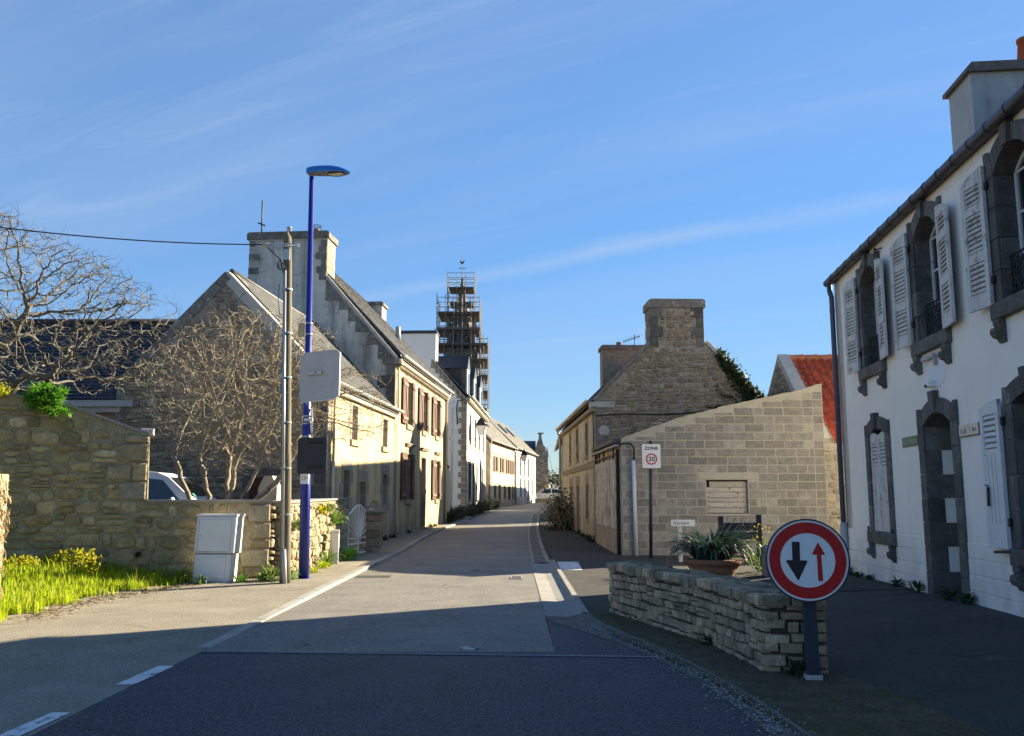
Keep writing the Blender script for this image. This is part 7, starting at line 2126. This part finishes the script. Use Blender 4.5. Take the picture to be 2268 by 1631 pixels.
# ---------------------------------------------------------------- tall white house with a crow stepped gable
K3 = .048
D3 = Vector((K3, 1, 0)).normalized(); N3 = Vector((1, -K3, 0)).normalized(); G3 = Vector((-1, K3, 0)).normalized()
P3 = Vector((-2.587, 50, 0)); F3f = Fr(P3, D3, N3); FG3 = Fr(P3, G3, -D3)
H3 = thing('white_gable_house', 'tall white house with granite quoins, dormers and a broad white chimney', 'house', (P3.x, P3.y, .5))
L3 = 14.3
opU = [(2.1, 2.9), (5.3, 6.1), (8.3, 9.1), (11.7, 12.5)]; opL = [(1.5, 2.9), (4.2, 5.3), (6.6, 7.5), (9.4, 10.2), (10.9, 11.7), (12.5, 13.2)]
holes = [(a, b, 4.6, 6.35) for a, b in opU] + [(a, b, 1.46 if i in (0, 2) else .75, 3.45) for i, (a, b) in enumerate(opL)]
mb = MB(); wallgrid(mb, F3f, 0, L3, 0, 7.05, holes, .3); part(H3, 'front_wall', mb, M['white_far'])
for i, (a, b, c, d) in enumerate(holes):
    for (x0, x1) in ((a - .16, a), (b, b + .16)): part(H3, 'jamb_stone', MB().box(F3f, x0, x1, c, d, -.3, .015), M['granite'])
    part(H3, 'lintel_stone', MB().prism(F3f, [(a - .16, d), (b + .16, d), (b + .16, d + .22), ((a + b) / 2 + .1, d + .30), ((a + b) / 2, d + .42), ((a + b) / 2 - .1, d + .30), (a - .16, d + .22)], -.3, .02), M['granite'])
    if c > .8: part(H3, 'sill_stone', MB().box(F3f, a - .2, b + .2, c - .2, c, -.3, .06), M['granite'])
    window_unit(H3, F3f, a, b, c, d, d=-.2, bars=2, fmat=M['brown_wood'] if i > 3 else None)
g3p = [(0, 0), (0, 7.1), (2.05, 9.48), (3.77, 9.48), (5.8, 7.1), (5.8, 0)]
part(H3, 'gable_wall', MB().prism(FG3, g3p, -.5, 0), M['white_far'])
part(H3, 'far_gable_wall', MB().prism(Fr(F3f.p(L3, 0), G3, D3), g3p, -.5, 0), M['white_far'])
part(H3, 'back_wall', MB().box(F3f, 0, L3, 0, 7.1, -5.8, -5.5), M['white_far'])
part(H3, 'chimney', MB().box(FG3, 1.78, 3.80, 8.8, 10.85, -.9, .002), M['white_far'])
cap_stone(H3, FG3, 1.72, 3.86, 10.85, 11.03, -.96, .06, M['gutter_dark'])
part(H3, 'roof', MB().prism(FG3, [(-.2, 7.08), (-.2, 7.2), (2.9, 10.55), (6.0, 7.2), (6.0, 7.08), (2.9, 10.42)], -L3 - .1, -.1), M['slate'])
for i in range(8):      # stepped stones down the skew
    s0, s1 = 1.95 - i * .25, 1.95 - (i + 1) * .25
    zt = 7.1 + s0 * 1.16
    part(H3, 'skew_stone', MB().prism(FG3, [(s1, zt - .62), (s0 + .12, zt - .50), (s0 + .06, zt + .02), (s1, zt - .28)], -.2, .03), M['granite'])
for i in range(21):
    w = (.28, .45)[i % 2]; za = .5 + i * .305
    part(H3, 'quoin_stone', MB().box(FG3, 0, w, za + .01, za + .295, -.1, .03), M['granite'])
    part(H3, 'quoin_stone', MB().box(F3f, 0, (.4, .25)[i % 2], za + .01, za + .295, -.1, .03), M['granite'])
part(H3, 'cornice', MB().cbox(F3f, -.1, L3 + .1, 6.95, 7.15, .002, .22, .04), M['granite'])
gutter(H3, F3f.p(-.1, 0), D3, N3, L3 + .3, .09, 7.26, .28, M['zinc'])
part(H3, 'downpipe', MB().tube([FG3.p(.7, 6.9, .05), FG3.p(1.1, 6.7, .05), FG3.p(1.1, .6, .05)], .04, 6), M['white_pipe'], True)
part(H3, 'downpipe', MB().tube([FG3.p(.75, 6.6, .05), FG3.p(.82, 6.5, .05), FG3.p(.82, .6, .05)], .04, 6), M['white_pipe'], True)
part(H3, 'cable', MB().tube([FG3.p(.1, 7.0, .05), FG3.p(.5, 6.95, .05), FG3.p(.55, 6.5, .05), FG3.p(.5, 5.6, .05)], .03, 5), M['black'], True)
wr_ = MB().tube([F2.p(L2 + .1, 4.75, .05), (-3.35, 43.5, 4.45), (-3.2, 47, 4.55), FG3.p(.6, 5.3, .06)], .018, 4)
solo('slack_cable', wr_, M['black'], 'slack pale cable strung from the cream house to the white gable', 'wire', (-3.3, 44, 4.5))
for k, s in enumerate((1.2, 5.6, 10.0)):
    dm_ = part(H3, 'dormer', MB().box(F3f, s, s + 1.5, 6.9, 9.0, -1.6, -.15), M['granite_dark'])
    part(dm_, 'dormer_roof', MB().prism(F3f, [(s - .15, 9.0), (s + 1.65, 9.0), (s + .75, 9.85)], -2.4, -.05), M['slate_dark'])
    part(dm_, 'front', MB().box(F3f, s + .1, s + 1.4, 7.2, 9.02, -.15, -.08), M['white_far'])
    part(dm_, 'window', MB().box(F3f, s + .35, s + 1.15, 7.45, 8.8, -.079, -.06), M['glass'])
    part(dm_, 'cheek', MB().box(Fr(F3f.p(s, 0), D3 * -1, N3) if False else Fr(F3f.p(s, 0), N3, -D3), -1.55, -.45, 7.0, 9.0, -.02, .03), M['slate_dark'])
def cottage(name, label, P, k, L, eave, mat, ridge, depth, ups, lows, zg, shut=None, roofmat=None):
    d = Vector((k, 1, 0)).normalized(); n = Vector((1, -k, 0)).normalized(); g = -n
    f = Fr(P, d, n); fg = Fr(P, g, -d)
    T = thing(name, label, 'house', (P[0], P[1], zg))
    hs_ = ups + lows
    mb = MB(); wallgrid(mb, f, 0, L, 0, eave, hs_, .25); part(T, 'front_wall', mb, mat)
    for (a, b, c, dd) in hs_:
        part(T, 'window' if c > zg + .3 else 'door', MB().box(f, a, b, c, dd, -.24, -.2), M['glass'] if c > zg + .3 else M['brown_wood'])
        for (x0, x1) in ((a - .14, a), (b, b + .14)): part(T, 'jamb_stone', MB().box(f, x0, x1, c, dd, -.25, .014), M['granite'])
        part(T, 'lintel_stone', MB().box(f, a - .14, b + .14, dd, dd + .2, -.25, .016), M['granite'])
        if c > zg + .3: part(T, 'sill_stone', MB().box(f, a - .14, b + .14, c - .14, c, -.25, .04), M['granite'])
    gp_ = [(0, 0), (0, eave), (depth / 2, ridge), (depth, eave), (depth, 0)]
    part(T, 'gable_wall', MB().prism(fg, gp_, -.4, 0), M['gable_stone'])
    part(T, 'far_gable_wall', MB().prism(Fr(f.p(L, 0), g, d), gp_, -.4, 0), M['gable_stone'])
    part(T, 'back_wall', MB().box(f, 0, L, 0, eave, -depth, -depth + .3), mat)
    part(T, 'roof', MB().prism(fg, [(-.2, eave - .02), (-.2, eave + .12), (depth / 2, ridge + .2), (depth + .2, eave + .12), (depth + .2, eave), (depth / 2, ridge + .05)], -L - .1, .1), roofmat or M['slate_grey'])
    rise = (ridge - eave) / (depth / 2)
    slates(T, Fr(fg.p(-.2, eave + .13, .1), d, (n * rise + Vector((0, 0, 1))), (g + Vector((0, 0, rise)))), L + .2, math.hypot(depth / 2 + .2, ridge - eave) * .98, .28, .36, roofmat or M['slate_grey'])
    gutter(T, f.p(-.1, 0), d, n, L + .2, .09, eave + .10, .26, M['zinc'])
    part(T, 'downpipe', MB().tube([f.p(.25, eave + .05, .2), f.p(.25, eave - .3, .06), f.p(.25, zg, .06)], .05, 6), M['zinc'], True)
    return T, f, fg
P4 = Vector((-1.70, 65, 0))
H4, F4, FG4 = cottage('cream_cottage', 'cream cottage with four brown shuttered windows under a weathered slate roof', P4, .155, 12.6, 5.62, M['cream_far'], 8.6, 6.0,
    [(2.2, 3.6, 3.55, 4.55), (5.1, 6.5, 3.55, 4.55), (8.0, 9.4, 3.55, 4.55), (10.4, 11.7, 3.55, 4.55)], [(2.3, 3.1, 1.5, 2.4), (4.3, 5.2, .85, 2.5), (6.9, 7.7, 1.5, 2.4), (9.0, 10.3, .9, 2.4), (11.2, 11.8, 1.5, 2.5)], .8)
for (a, b) in ((2.2, 3.6), (5.1, 6.5), (8.0, 9.4), (10.4, 11.7)):
    for (x0, x1) in ((a - .30, a + .48), (b - .48, b + .30)): part(H4, 'shutter', MB().cbox(F4, x0, x1, 3.5, 4.6, .03, .09, .01), M['brown_wood'])
part(H4, 'stone_band', MB().box(F4, .3, 12.3, 4.72, 4.92, .002, .03), M['granite'])
part(H4, 'plinth', MB().box(F4, .3, 12.5, .4, 1.35, .002, .06), M['stone_pale'])
fp_ = Fr(F4.p(0, 0, .06), F4.u, F4.n)
lay(H4, fp_, .3, 12.5, .75, 1.34, (.16, .3), (.3, .7), M['stone_pale'], 'plinth_stone', lambda s, z: .7 < z < 1.35, dep=.03)
quoins(H4, F4, 0, 1, .8, 5.5, M['gable_stone'], w=(.5, .8), h=.4)
for s in (3.0, 6.2): part(H4, 'roof_window', MB().box(Fr(FG4.p(-.2, 5.74, .1), Vector((.155, 1, 0)), Vector((1, -.155, 1.0)), Vector((-1, .155, 1.0))), s, s + .9, 2.0, 3.1, .03, .1), M['glass'])
part(H4, 'chimney', MB().box(FG4, 2.3, 3.8, 7.8, 9.2, -1.0, -.02), M['grey_chimney'])
cap_stone(H4, FG4, 2.2, 3.9, 9.2, 9.4, -1.1, .06, M['granite_dark'])
part(H4, 'chimney', MB().box(FG4, 2.3, 3.7, 7.8, 9.0, -12.4, -11.2), M['grey_chimney'])
cap_stone(H4, FG4, 2.2, 3.8, 9.0, 9.2, -12.5, -11.1, M['granite_dark'])
pot(H4, FG4.p(3.4, 9.2, -11.8), .18, .55, M['granite_dark'])
ae = thing('tv_aerial', 'aerial on a tall thin mast above the far cottages', 'aerial', FG4.p(2.7, 9.1, -11.6))
A0 = FG4.p(2.7, 9.0, -11.6)
part(ae, 'mast', MB().tube([A0, A0 + Vector((0, 0, 2.6))], .03, 5), M['steel'])
am_ = MB(); c = A0 + Vector((0, 0, 2.25))
for q in (-.45, -.2, .2, .45): am_.tube([c + Vector((q, 0, -.45)), c + Vector((q, 0, .45))], .018, 4)
am_.tube([c + Vector((-.5, 0, .3)), c + Vector((.5, 0, .3))], .018, 4); am_.tube([c + Vector((-.5, 0, -.3)), c + Vector((.5, 0, -.3))], .018, 4)
part(ae, 'rake', am_, M['steel'])
P5 = F4.p(12.65, 0, .02)
H5, F5, FG5 = cottage('white_cottage', 'white cottage with tall narrow windows, last before the church', P5, .149, 15.0, 5.75, M['white_far'], 8.8, 6.4,
    [(3.2, 4.0, 3.3, 5.2), (6.0, 6.8, 3.3, 5.2), (8.8, 9.6, 3.3, 5.2), (11.4, 12.2, 3.3, 5.2)], [(3.2, 4.1, 1.7, 3.3), (6.0, 6.9, 1.7, 3.3), (8.8, 9.7, 1.0, 3.3), (11.4, 12.3, 1.7, 3.3)], 1.0, roofmat=M['slate_grey'])
for s in (3.5, 8.0): part(H5, 'roof_window', MB().box(Fr(FG5.p(-.2, 5.87, .1), Vector((.149, 1, 0)), Vector((1, -.149, 1.0)), Vector((-1, .149, 1.0))), s, s + 1.0, 2.1, 3.3, .03, .1), M['glass'])
part(H5, 'plinth', MB().box(F5, .1, 15, .5, 1.6, .002, .04), M['grey_render'])
# wall lanterns on brackets
def lantern(label, p, n, h=.95):
    T = thing('wall_lantern', label, 'lamp', p, 'wall lanterns along the street')
    p = Vector(p); c = p + n * .62 + Vector((0, 0, .05))
    part(T, 'bracket', MB().tube([p, p + n * .62], .025, 6).tube([p + Vector((0, 0, -.25)), p + n * .45], .018, 5), M['rust'])
    P, F = [], []
    s = h
    part(T, 'stem', MB().tube([c, c + Vector((0, 0, .12 * s))], .03, 6), M['black'])
    gl = MB(); 
    for (r, z) in ((.13, .14), (.24, .62)):
        P += [c + Vector((sx * r * s, sy * r * s, z * s)) for sx, sy in ((-1, -1), (1, -1), (1, 1), (-1, 1))]
    gl.add(P, [(0, 1, 5, 4), (1, 2, 6, 5), (2, 3, 7, 6), (3, 0, 4, 7), (0, 3, 2, 1)])
    part(T, 'glass', gl, M['lantern_glass'])
    rf = MB(); P = []
    for (r, z) in ((.28, .62), (.24, .70), (.13, .92), (.05, 1.0), (.03, 1.12)): P += [c + Vector((sx * r * s, sy * r * s, z * s)) for sx, sy in ((-1, -1), (1, -1), (1, 1), (-1, 1))]
    F = [(4 * i + k, 4 * i + (k + 1) % 4, 4 * i + 4 + (k + 1) % 4, 4 * i + 4 + k) for i in range(4) for k in range(4)] + [(3, 2, 1, 0), (16, 17, 18, 19)]
    rf.add(P, F); part(T, 'lantern_roof', rf, M['black'])
    fr_ = MB()
    for sx, sy in ((-1, -1), (1, -1), (1, 1), (-1, 1)): fr_.tube([c + Vector((sx * .13 * s, sy * .13 * s, .14 * s)), c + Vector((sx * .24 * s, sy * .24 * s, .62 * s))], .014, 4)
    part(T, 'lantern_frame', fr_, M['black'])
M['lantern_glass'] = mk('opal_glass', (.66, .66, .64), rough=.3, var=.02)
lantern('black wall lantern with opal glass on the tall white house', F3f.p(2.3, 4.95, .02), N3, 1.15)
lantern('black wall lantern with opal glass on the last white cottage', F5.p(1.2, 4.45, .02), F5.n, 1.15)

# ---------------------------------------------------------------- church: spire in scaffolding, stone transept
SX, SY = -6.35, 110.0
CH = thing('church_spire', 'dark stone church spire inside scaffolding, weathercock on top', 'spire', (SX, SY, 1.1))
part(CH, 'tower', MB().box(WF, SX - 2.1, SX + 2.1, 0, 19.4, SY - 2.1, SY + 2.1), M['spire'])
bel = MB().box(WF, SX - 1.75, SX + 1.75, 19.4, 22.3, SY - 1.75, SY + 1.75); part(CH, 'belfry', bel, M['spire'])
for dx in (-.75, .75): part(CH, 'belfry_opening', MB().prism(Fr((SX, SY - 1.75, 0), (1, 0, 0), (0, -1, 0)), [(dx - .4, 19.7), (dx + .4, 19.7), (dx + .4, 21.3), (dx, 21.9), (dx - .4, 21.3)], 0, .03), M['room'])
for (dx, dy) in ((-1.6, -1.6), (1.6, -1.6), (-1.6, 1.6), (1.6, 1.6)):
    part(CH, 'pinnacle', MB().tube([(SX + dx, SY + dy, 22.2), (SX + dx, SY + dy, 23.3), (SX + dx, SY + dy, 24.6)], [.3, .25, .03], 6), M['spire'])
part(CH, 'spire', MB().tube([(SX, SY, 22.0), (SX, SY, 23.0), (SX, SY, 28.9)], [1.55, 1.35, .10], 8), M['spire'])
part(CH, 'finial', MB().tube([(SX, SY, 28.9), (SX, SY, 29.2)], [.18, .1], 6).tube([(SX, SY, 29.1), (SX, SY, 32.2)], .045, 5).tube([(SX - .45, SY, 30.5), (SX + .45, SY, 30.5)], .04, 4), M['black'])
part(CH, 'weathercock', MB().prism(Fr((SX, SY, 31.2), (1, 0, 0), (0, -1, 0)), [(-.25, .35), (-.12, .15), (.08, .1), (.16, .3), (.27, .42), (.27, .3), (.2, .0), (.05, -.15), (-.12, -.12), (-.3, .12)], -.04, .04), M['black'])
SF = thing('scaffolding', 'stepped steel scaffolding with plank decks around the church spire', 'scaffolding', (SX, SY, 1.1))
tubes = MB()
def tier(x0, x1, y0, y1, z0, z1, nx, ny):
    xs_, ys_ = np.linspace(x0, x1, nx), np.linspace(y0, y1, ny)
    r = .045
    for x in xs_:
        for y in (y0, y1): tubes.tube([(x, y, z0), (x, y, z1 + R.uniform(-.3, .5))], r, 4, cap=False)
    for y in ys_[1:-1]:
        for x in (x0, x1): tubes.tube([(x, y, z0), (x, y, z1)], r, 4, cap=False)
    z = z0 + .5
    while z < z1:
        for y in (y0, y1): tubes.tube([(x0, y, z), (x1, y, z)], .035, 4, cap=False)
        for x in (x0, x1): tubes.tube([(x, y0, z), (x, y1, z)], .035, 4, cap=False)
        z += .62
    for i, x in enumerate(xs_[:-1]):
        zz = z0
        while zz < z1 - 2:
            if (i + int(zz)) % 2: tubes.tube([(x, y0, zz), (xs_[i + 1], y0, zz + 2)], .03, 4, cap=False)
            zz += 2
c = SX
tier(c - 1.75, c + 1.65, SY - 1.7, SY + 1.7, 24.0, 29.6, 4, 3)
tier(c - 2.95, c + 2.35, SY - 2.8, SY + 2.8, 20.0, 26.2, 6, 4)
tier(c - 3.1, c + 2.5, SY - 3.4, SY + 3.4, 14.0, 22.0, 6, 4)
tier(c + 2.4, c + 3.4, SY - 3.4, SY + 3.4, 6.0, 21.2, 3, 4)
tubes.tube([(c - .4, SY - 3.3, 15), (c - .4, SY - 1.9, 26.8)], .05, 4); tubes.tube([(c + .1, SY - 3.3, 15), (c + .1, SY - 1.9, 26.8)], .05, 4)
for k in range(22):
    z = 15.2 + k * .52; y = SY - 3.3 + 1.4 * (z - 15) / 11.8
    tubes.tube([(c - .4, y, z), (c + .1, y, z)], .03, 4)
part(SF, 'tubes', tubes, M['tube'], kind='stuff')
for (z, x0, x1, hy, ih) in ((27.5, -1.55, 1.5, 1.5, .5), (25.6, -1.4, 1.4, 1.5, .75), (24.05, -2.8, 2.3, 2.6, 1.1), (22.05, -2.9, 2.4, 2.9, 1.5), (20.05, -3.1, 3.3, 3.3, 1.8), (18.1, -3.0, 3.35, 3.3, 2.1), (16.1, 2.3, 3.4, 3.3, 0), (14.1, 2.3, 3.4, 3.3, 0), (12.0, 2.3, 3.4, 3.3, 0)):
    def dk(a, b, e, f_): part(SF, 'platform', MB().box(WF, c + a, c + b, z - .05, z + .05, SY + e, SY + f_), M['deck']); part(SF, 'toe_board', MB().box(WF, c + a, c + b, z + .05, z + .22, SY + e - .03, SY + e), M['deck'])
    if ih:
        dk(x0, x1, -hy, -ih); dk(x0, x1, ih, hy); dk(x0, -ih, -ih, ih); dk(ih, x1, -ih, ih)
    else: dk(x0, x1, -hy, hy)
CT = thing('church_transept', 'lichened stone church transept with a stepped gable and dark slate roof', 'church', (2.5, 100, 1.1))
part(CT, 'nave_wall', MB().box(WF, -12, 2.6, 0, 6.2, 98.6, 99.2), M['church_stone'])
part(CT, 'roof', MB().prism(Fr((0, 0, 0), (0, 1, 0), (1, 0, 0)), [(98.2, 5.6), (101.6, 7.95), (105, 5.6), (105, 5.4), (101.6, 7.7), (98.2, 5.4)], -12, 2.7), M['slate_dark'])
fct = Fr((2.55, 98.5, 0), (1, 0, 0), (0, -1, 0))
part(CT, 'gable_wall', MB().prism(fct, [(0, 0), (1.45, 0), (1.45, 4.3), (1.40, 6.3), (1.22, 6.3), (1.15, 7.0), (.9, 7.3), (.75, 8.0), (.42, 8.0), (.3, 7.4), (.15, 7.0), (0, 6.6)], -6.5, .4), M['church_stone'])
lay(CT, fct, .02, 1.44, 1.2, 7.2, (.3, .5), (.3, .8), M['church_stone'], 'stone', lambda s, z: 1.15 < z < 6.5 + (.6 if s < .8 else -.3) and .01 < s < 1.42, dep=.05, d0=.4, split=.1)
part(CT, 'finial', MB().tube([fct.p(.58, 7.9, .1), fct.p(.58, 8.5, .1)], [.22, .15], 6).box(fct, .3, .95, 8.5, 8.66, -.15, .3), M['church_stone'])
part(CT, 'pinnacle', MB().tube([fct.p(1.33, 5.9, .3), fct.p(1.33, 6.6, .3), fct.p(1.33, 7.1, .3)], [.16, .13, .02], 6), M['church_stone'])
part(CT, 'string_course', MB().box(fct, -.02, 1.6, 4.3, 4.5, .2, .5), M['church_stone'])
part(CT, 'string_course', MB().box(fct, .6, 1.5, 4.62, 4.72, .2, .48), M['cement_verge'])
part(CT, 'buttress', MB().prism(fct, [(1.0, 0), (1.46, 0), (1.46, 4.0), (1.2, 4.4), (1.0, 4.0)], .4, .75), M['church_stone'])
# ---------------------------------------------------------------- what lies at the end of the street
PW_ = thing('planter_wall', 'short sunlit stone planter wall across the end of the street', 'wall', (3.0, 88, .9))
fpw = Fr((2.30, 88, 0), (1, 0, 0), (0, -1, 0))
part(PW_, 'core', MB().box(fpw, 0, 1.9, .5, 1.36, -1.2, 0), M['mortar'])
lay(PW_, fpw, 0, 1.9, .92, 1.34, (.12, .2), (.2, .5), M['stone_pale'], 'stone', lambda s, z: .9 < z < 1.36 and 0 < s < 1.9, dep=.05)
part(PW_, 'coping', MB().cbox(fpw, -.1, 2.0, 1.36, 1.45, -1.3, .06, .02), M['stone_pale'])
CR = thing('parked_car', 'white car parked at the far end of the street by the church', 'car', (2.4, 95, 1.05))
cl_ = [(0, .25), (0, .6), (.1, .75)]; ct_ = [(4.0, .25), (4.05, .9), (3.6, 1.38), (2.9, 1.46), (1.9, 1.44), (1.2, .95)]
vehicle(CR, 1.5, 94.2, 95.8, gz(2, 95), cl_, ct_, M['car_white'], -1, (.75, 3.25), [[(1.45, .95), (2.0, 1.34), (2.6, 1.38), (2.6, .92)], [(2.7, .92), (2.7, 1.38), (3.4, 1.3), (3.7, .95)]], [((1.22, .97), (1.88, 1.43))])
CR2 = thing('parked_car', 'pale blue car parked behind the white car by the church', 'car', (3.9, 102, 1.1))
vehicle(CR2, 5.2, 101.2, 102.8, gz(4, 102), cl_, ct_, M['car_blue'], 1, (.75, 3.25), [[(1.45, .95), (2.0, 1.34), (2.6, 1.38), (2.6, .92)], [(2.7, .92), (2.7, 1.38), (3.4, 1.3), (3.7, .95)]], [((1.22, .97), (1.88, 1.43))])
H6, F6, FG6 = cottage('far_house', 'small cream house far beyond the church at the end of the street', Vector((6.1, 148, 0)), .06, 14, 3.9, M['cream_far'], 6.2, 7, [(2, 3, 2.3, 3.4), (6, 7, 2.3, 3.4)], [], 1.2)
for (x, y, s_, lab) in ((7.2, 165, 1.5, 'dark round tree behind the far cream house'), (9.2, 168, 1.2, 'smaller dark tree right of the far cream house')):
    T = thing('far_tree', lab, 'tree', (x, y, 1.2))
    part(T, 'trunk', MB().tube([(x, y, 1), (x, y, 3.6)], [.25, .15], 6), M['bark_big'])
    part(T, 'crown', leaf_cloud(500, lambda: (x + R.gauss(0, .7) * s_, y + R.gauss(0, .7) * s_, 4.6 + R.gauss(0, .5) * s_), (.15, .32)), M['ivy'])
fm = thing('far_mast', 'thin T shaped mast beyond the end of the street', 'mast', (7.9, 150, 1.2))
part(fm, 'mast', MB().tube([(8.05, 150, 1.2), (8.05, 150, 6.3)], .05, 5), M['zinc']); part(fm, 'crossbar', MB().tube([(7.4, 150, 6.3), (8.7, 150, 6.3)], .05, 4), M['zinc'])
for k, (x, y, z, lab) in enumerate(((7.2, 140, 8.6, 'leaning bare sapling left of the far mast'), (9.0, 142, 7.4, 'bare sapling right of the far mast'))):
    T = thing('bare_sapling', lab, 'tree', (x, y, 1.2)); m = MB(); p = Vector((x, y, 1.0)); pts = [p]
    for q in range(6): p = p + Vector(((-.25 if k == 0 else .2) + R.uniform(-.1, .1), 0, (z - 1) / 6)); pts.append(p)
    m.tube(pts, [.07, .06, .05, .045, .035, .03, .02], 5); part(T, 'trunk', m, M['bark_big'])
    m = MB(); m.tube([pts[3], pts[3] + Vector((.5, 0, 1.0))], .02, 4); m.tube([pts[2], pts[2] + Vector((-.4, 0, .9))], .02, 4); part(T, 'branch', m, M['bark_big'])
# the row of houses that goes on behind the cottage at right, which shades the street
def right_house(label, x, y, k, L, eave, ridge, depth, zg, mat):
    d = Vector((k, 1, 0)).normalized(); n = Vector((-1, k, 0)).normalized(); g = -n
    f = Fr((x, y, 0), d, n); fg = Fr((x, y, 0), g, -d)
    T = thing('row_house', label, 'house', (x, y, zg))
    hs_ = [(s, s + .85, 3.0, 4.1) for s in np.arange(1.5, L - 1.5, 2.8)] + [(s, s + .85, zg + .9, zg + 2.1) for s in np.arange(1.5, L - 1.5, 2.8)]
    hs_ = [h for h in hs_ if h[3] < eave - .2]
    mb = MB(); wallgrid(mb, f, 0, L, 0, eave, hs_, .25); part(T, 'front_wall', mb, mat)
    for h in hs_: part(T, 'window', MB().box(f, *h, -.24, -.2), M['glass'])
    gp_ = [(0, 0), (0, eave), (depth / 2, ridge), (depth, eave), (depth, 0)]
    part(T, 'gable_wall', MB().prism(fg, gp_, -.4, 0), M['gable_stone']); part(T, 'far_gable_wall', MB().prism(Fr(f.p(L, 0), g, d), gp_, -.4, 0), M['gable_stone'])
    part(T, 'back_wall', MB().box(f, 0, L, 0, eave, -depth, -depth + .3), mat)
    part(T, 'roof', MB().prism(fg, [(-.2, eave), (-.2, eave + .12), (depth / 2, ridge + .15), (depth + .2, eave + .12), (depth + .2, eave), (depth / 2, ridge)], -L - .1, .1), M['slate'])
    part(T, 'chimney', MB().box(fg, depth / 2 - .55, depth / 2 + .55, ridge - .8, ridge + 1.2, -.9, -.02), M['gable_stone'])
    cap_stone(T, fg, depth / 2 - .63, depth / 2 + .63, ridge + 1.2, ridge + 1.38, -1, .06, M['lichen_stone'])
    gutter(T, f.p(-.1, 0), d, n, L + .2, .09, eave + .1, .26, M['zinc'])
right_house('stone chimneyed house beyond the old cottage at right', 2.75, 46, .03, 14, 4.6, 7.6, 5.4, .5, M['cream_old'])
right_house('house at the bend beyond the row at right', 4.6, 66, .155, 26, 4.9, 7.4, 6, .8, M['white_far'])  # hidden behind the cottage, added for the shadow it casts on the street
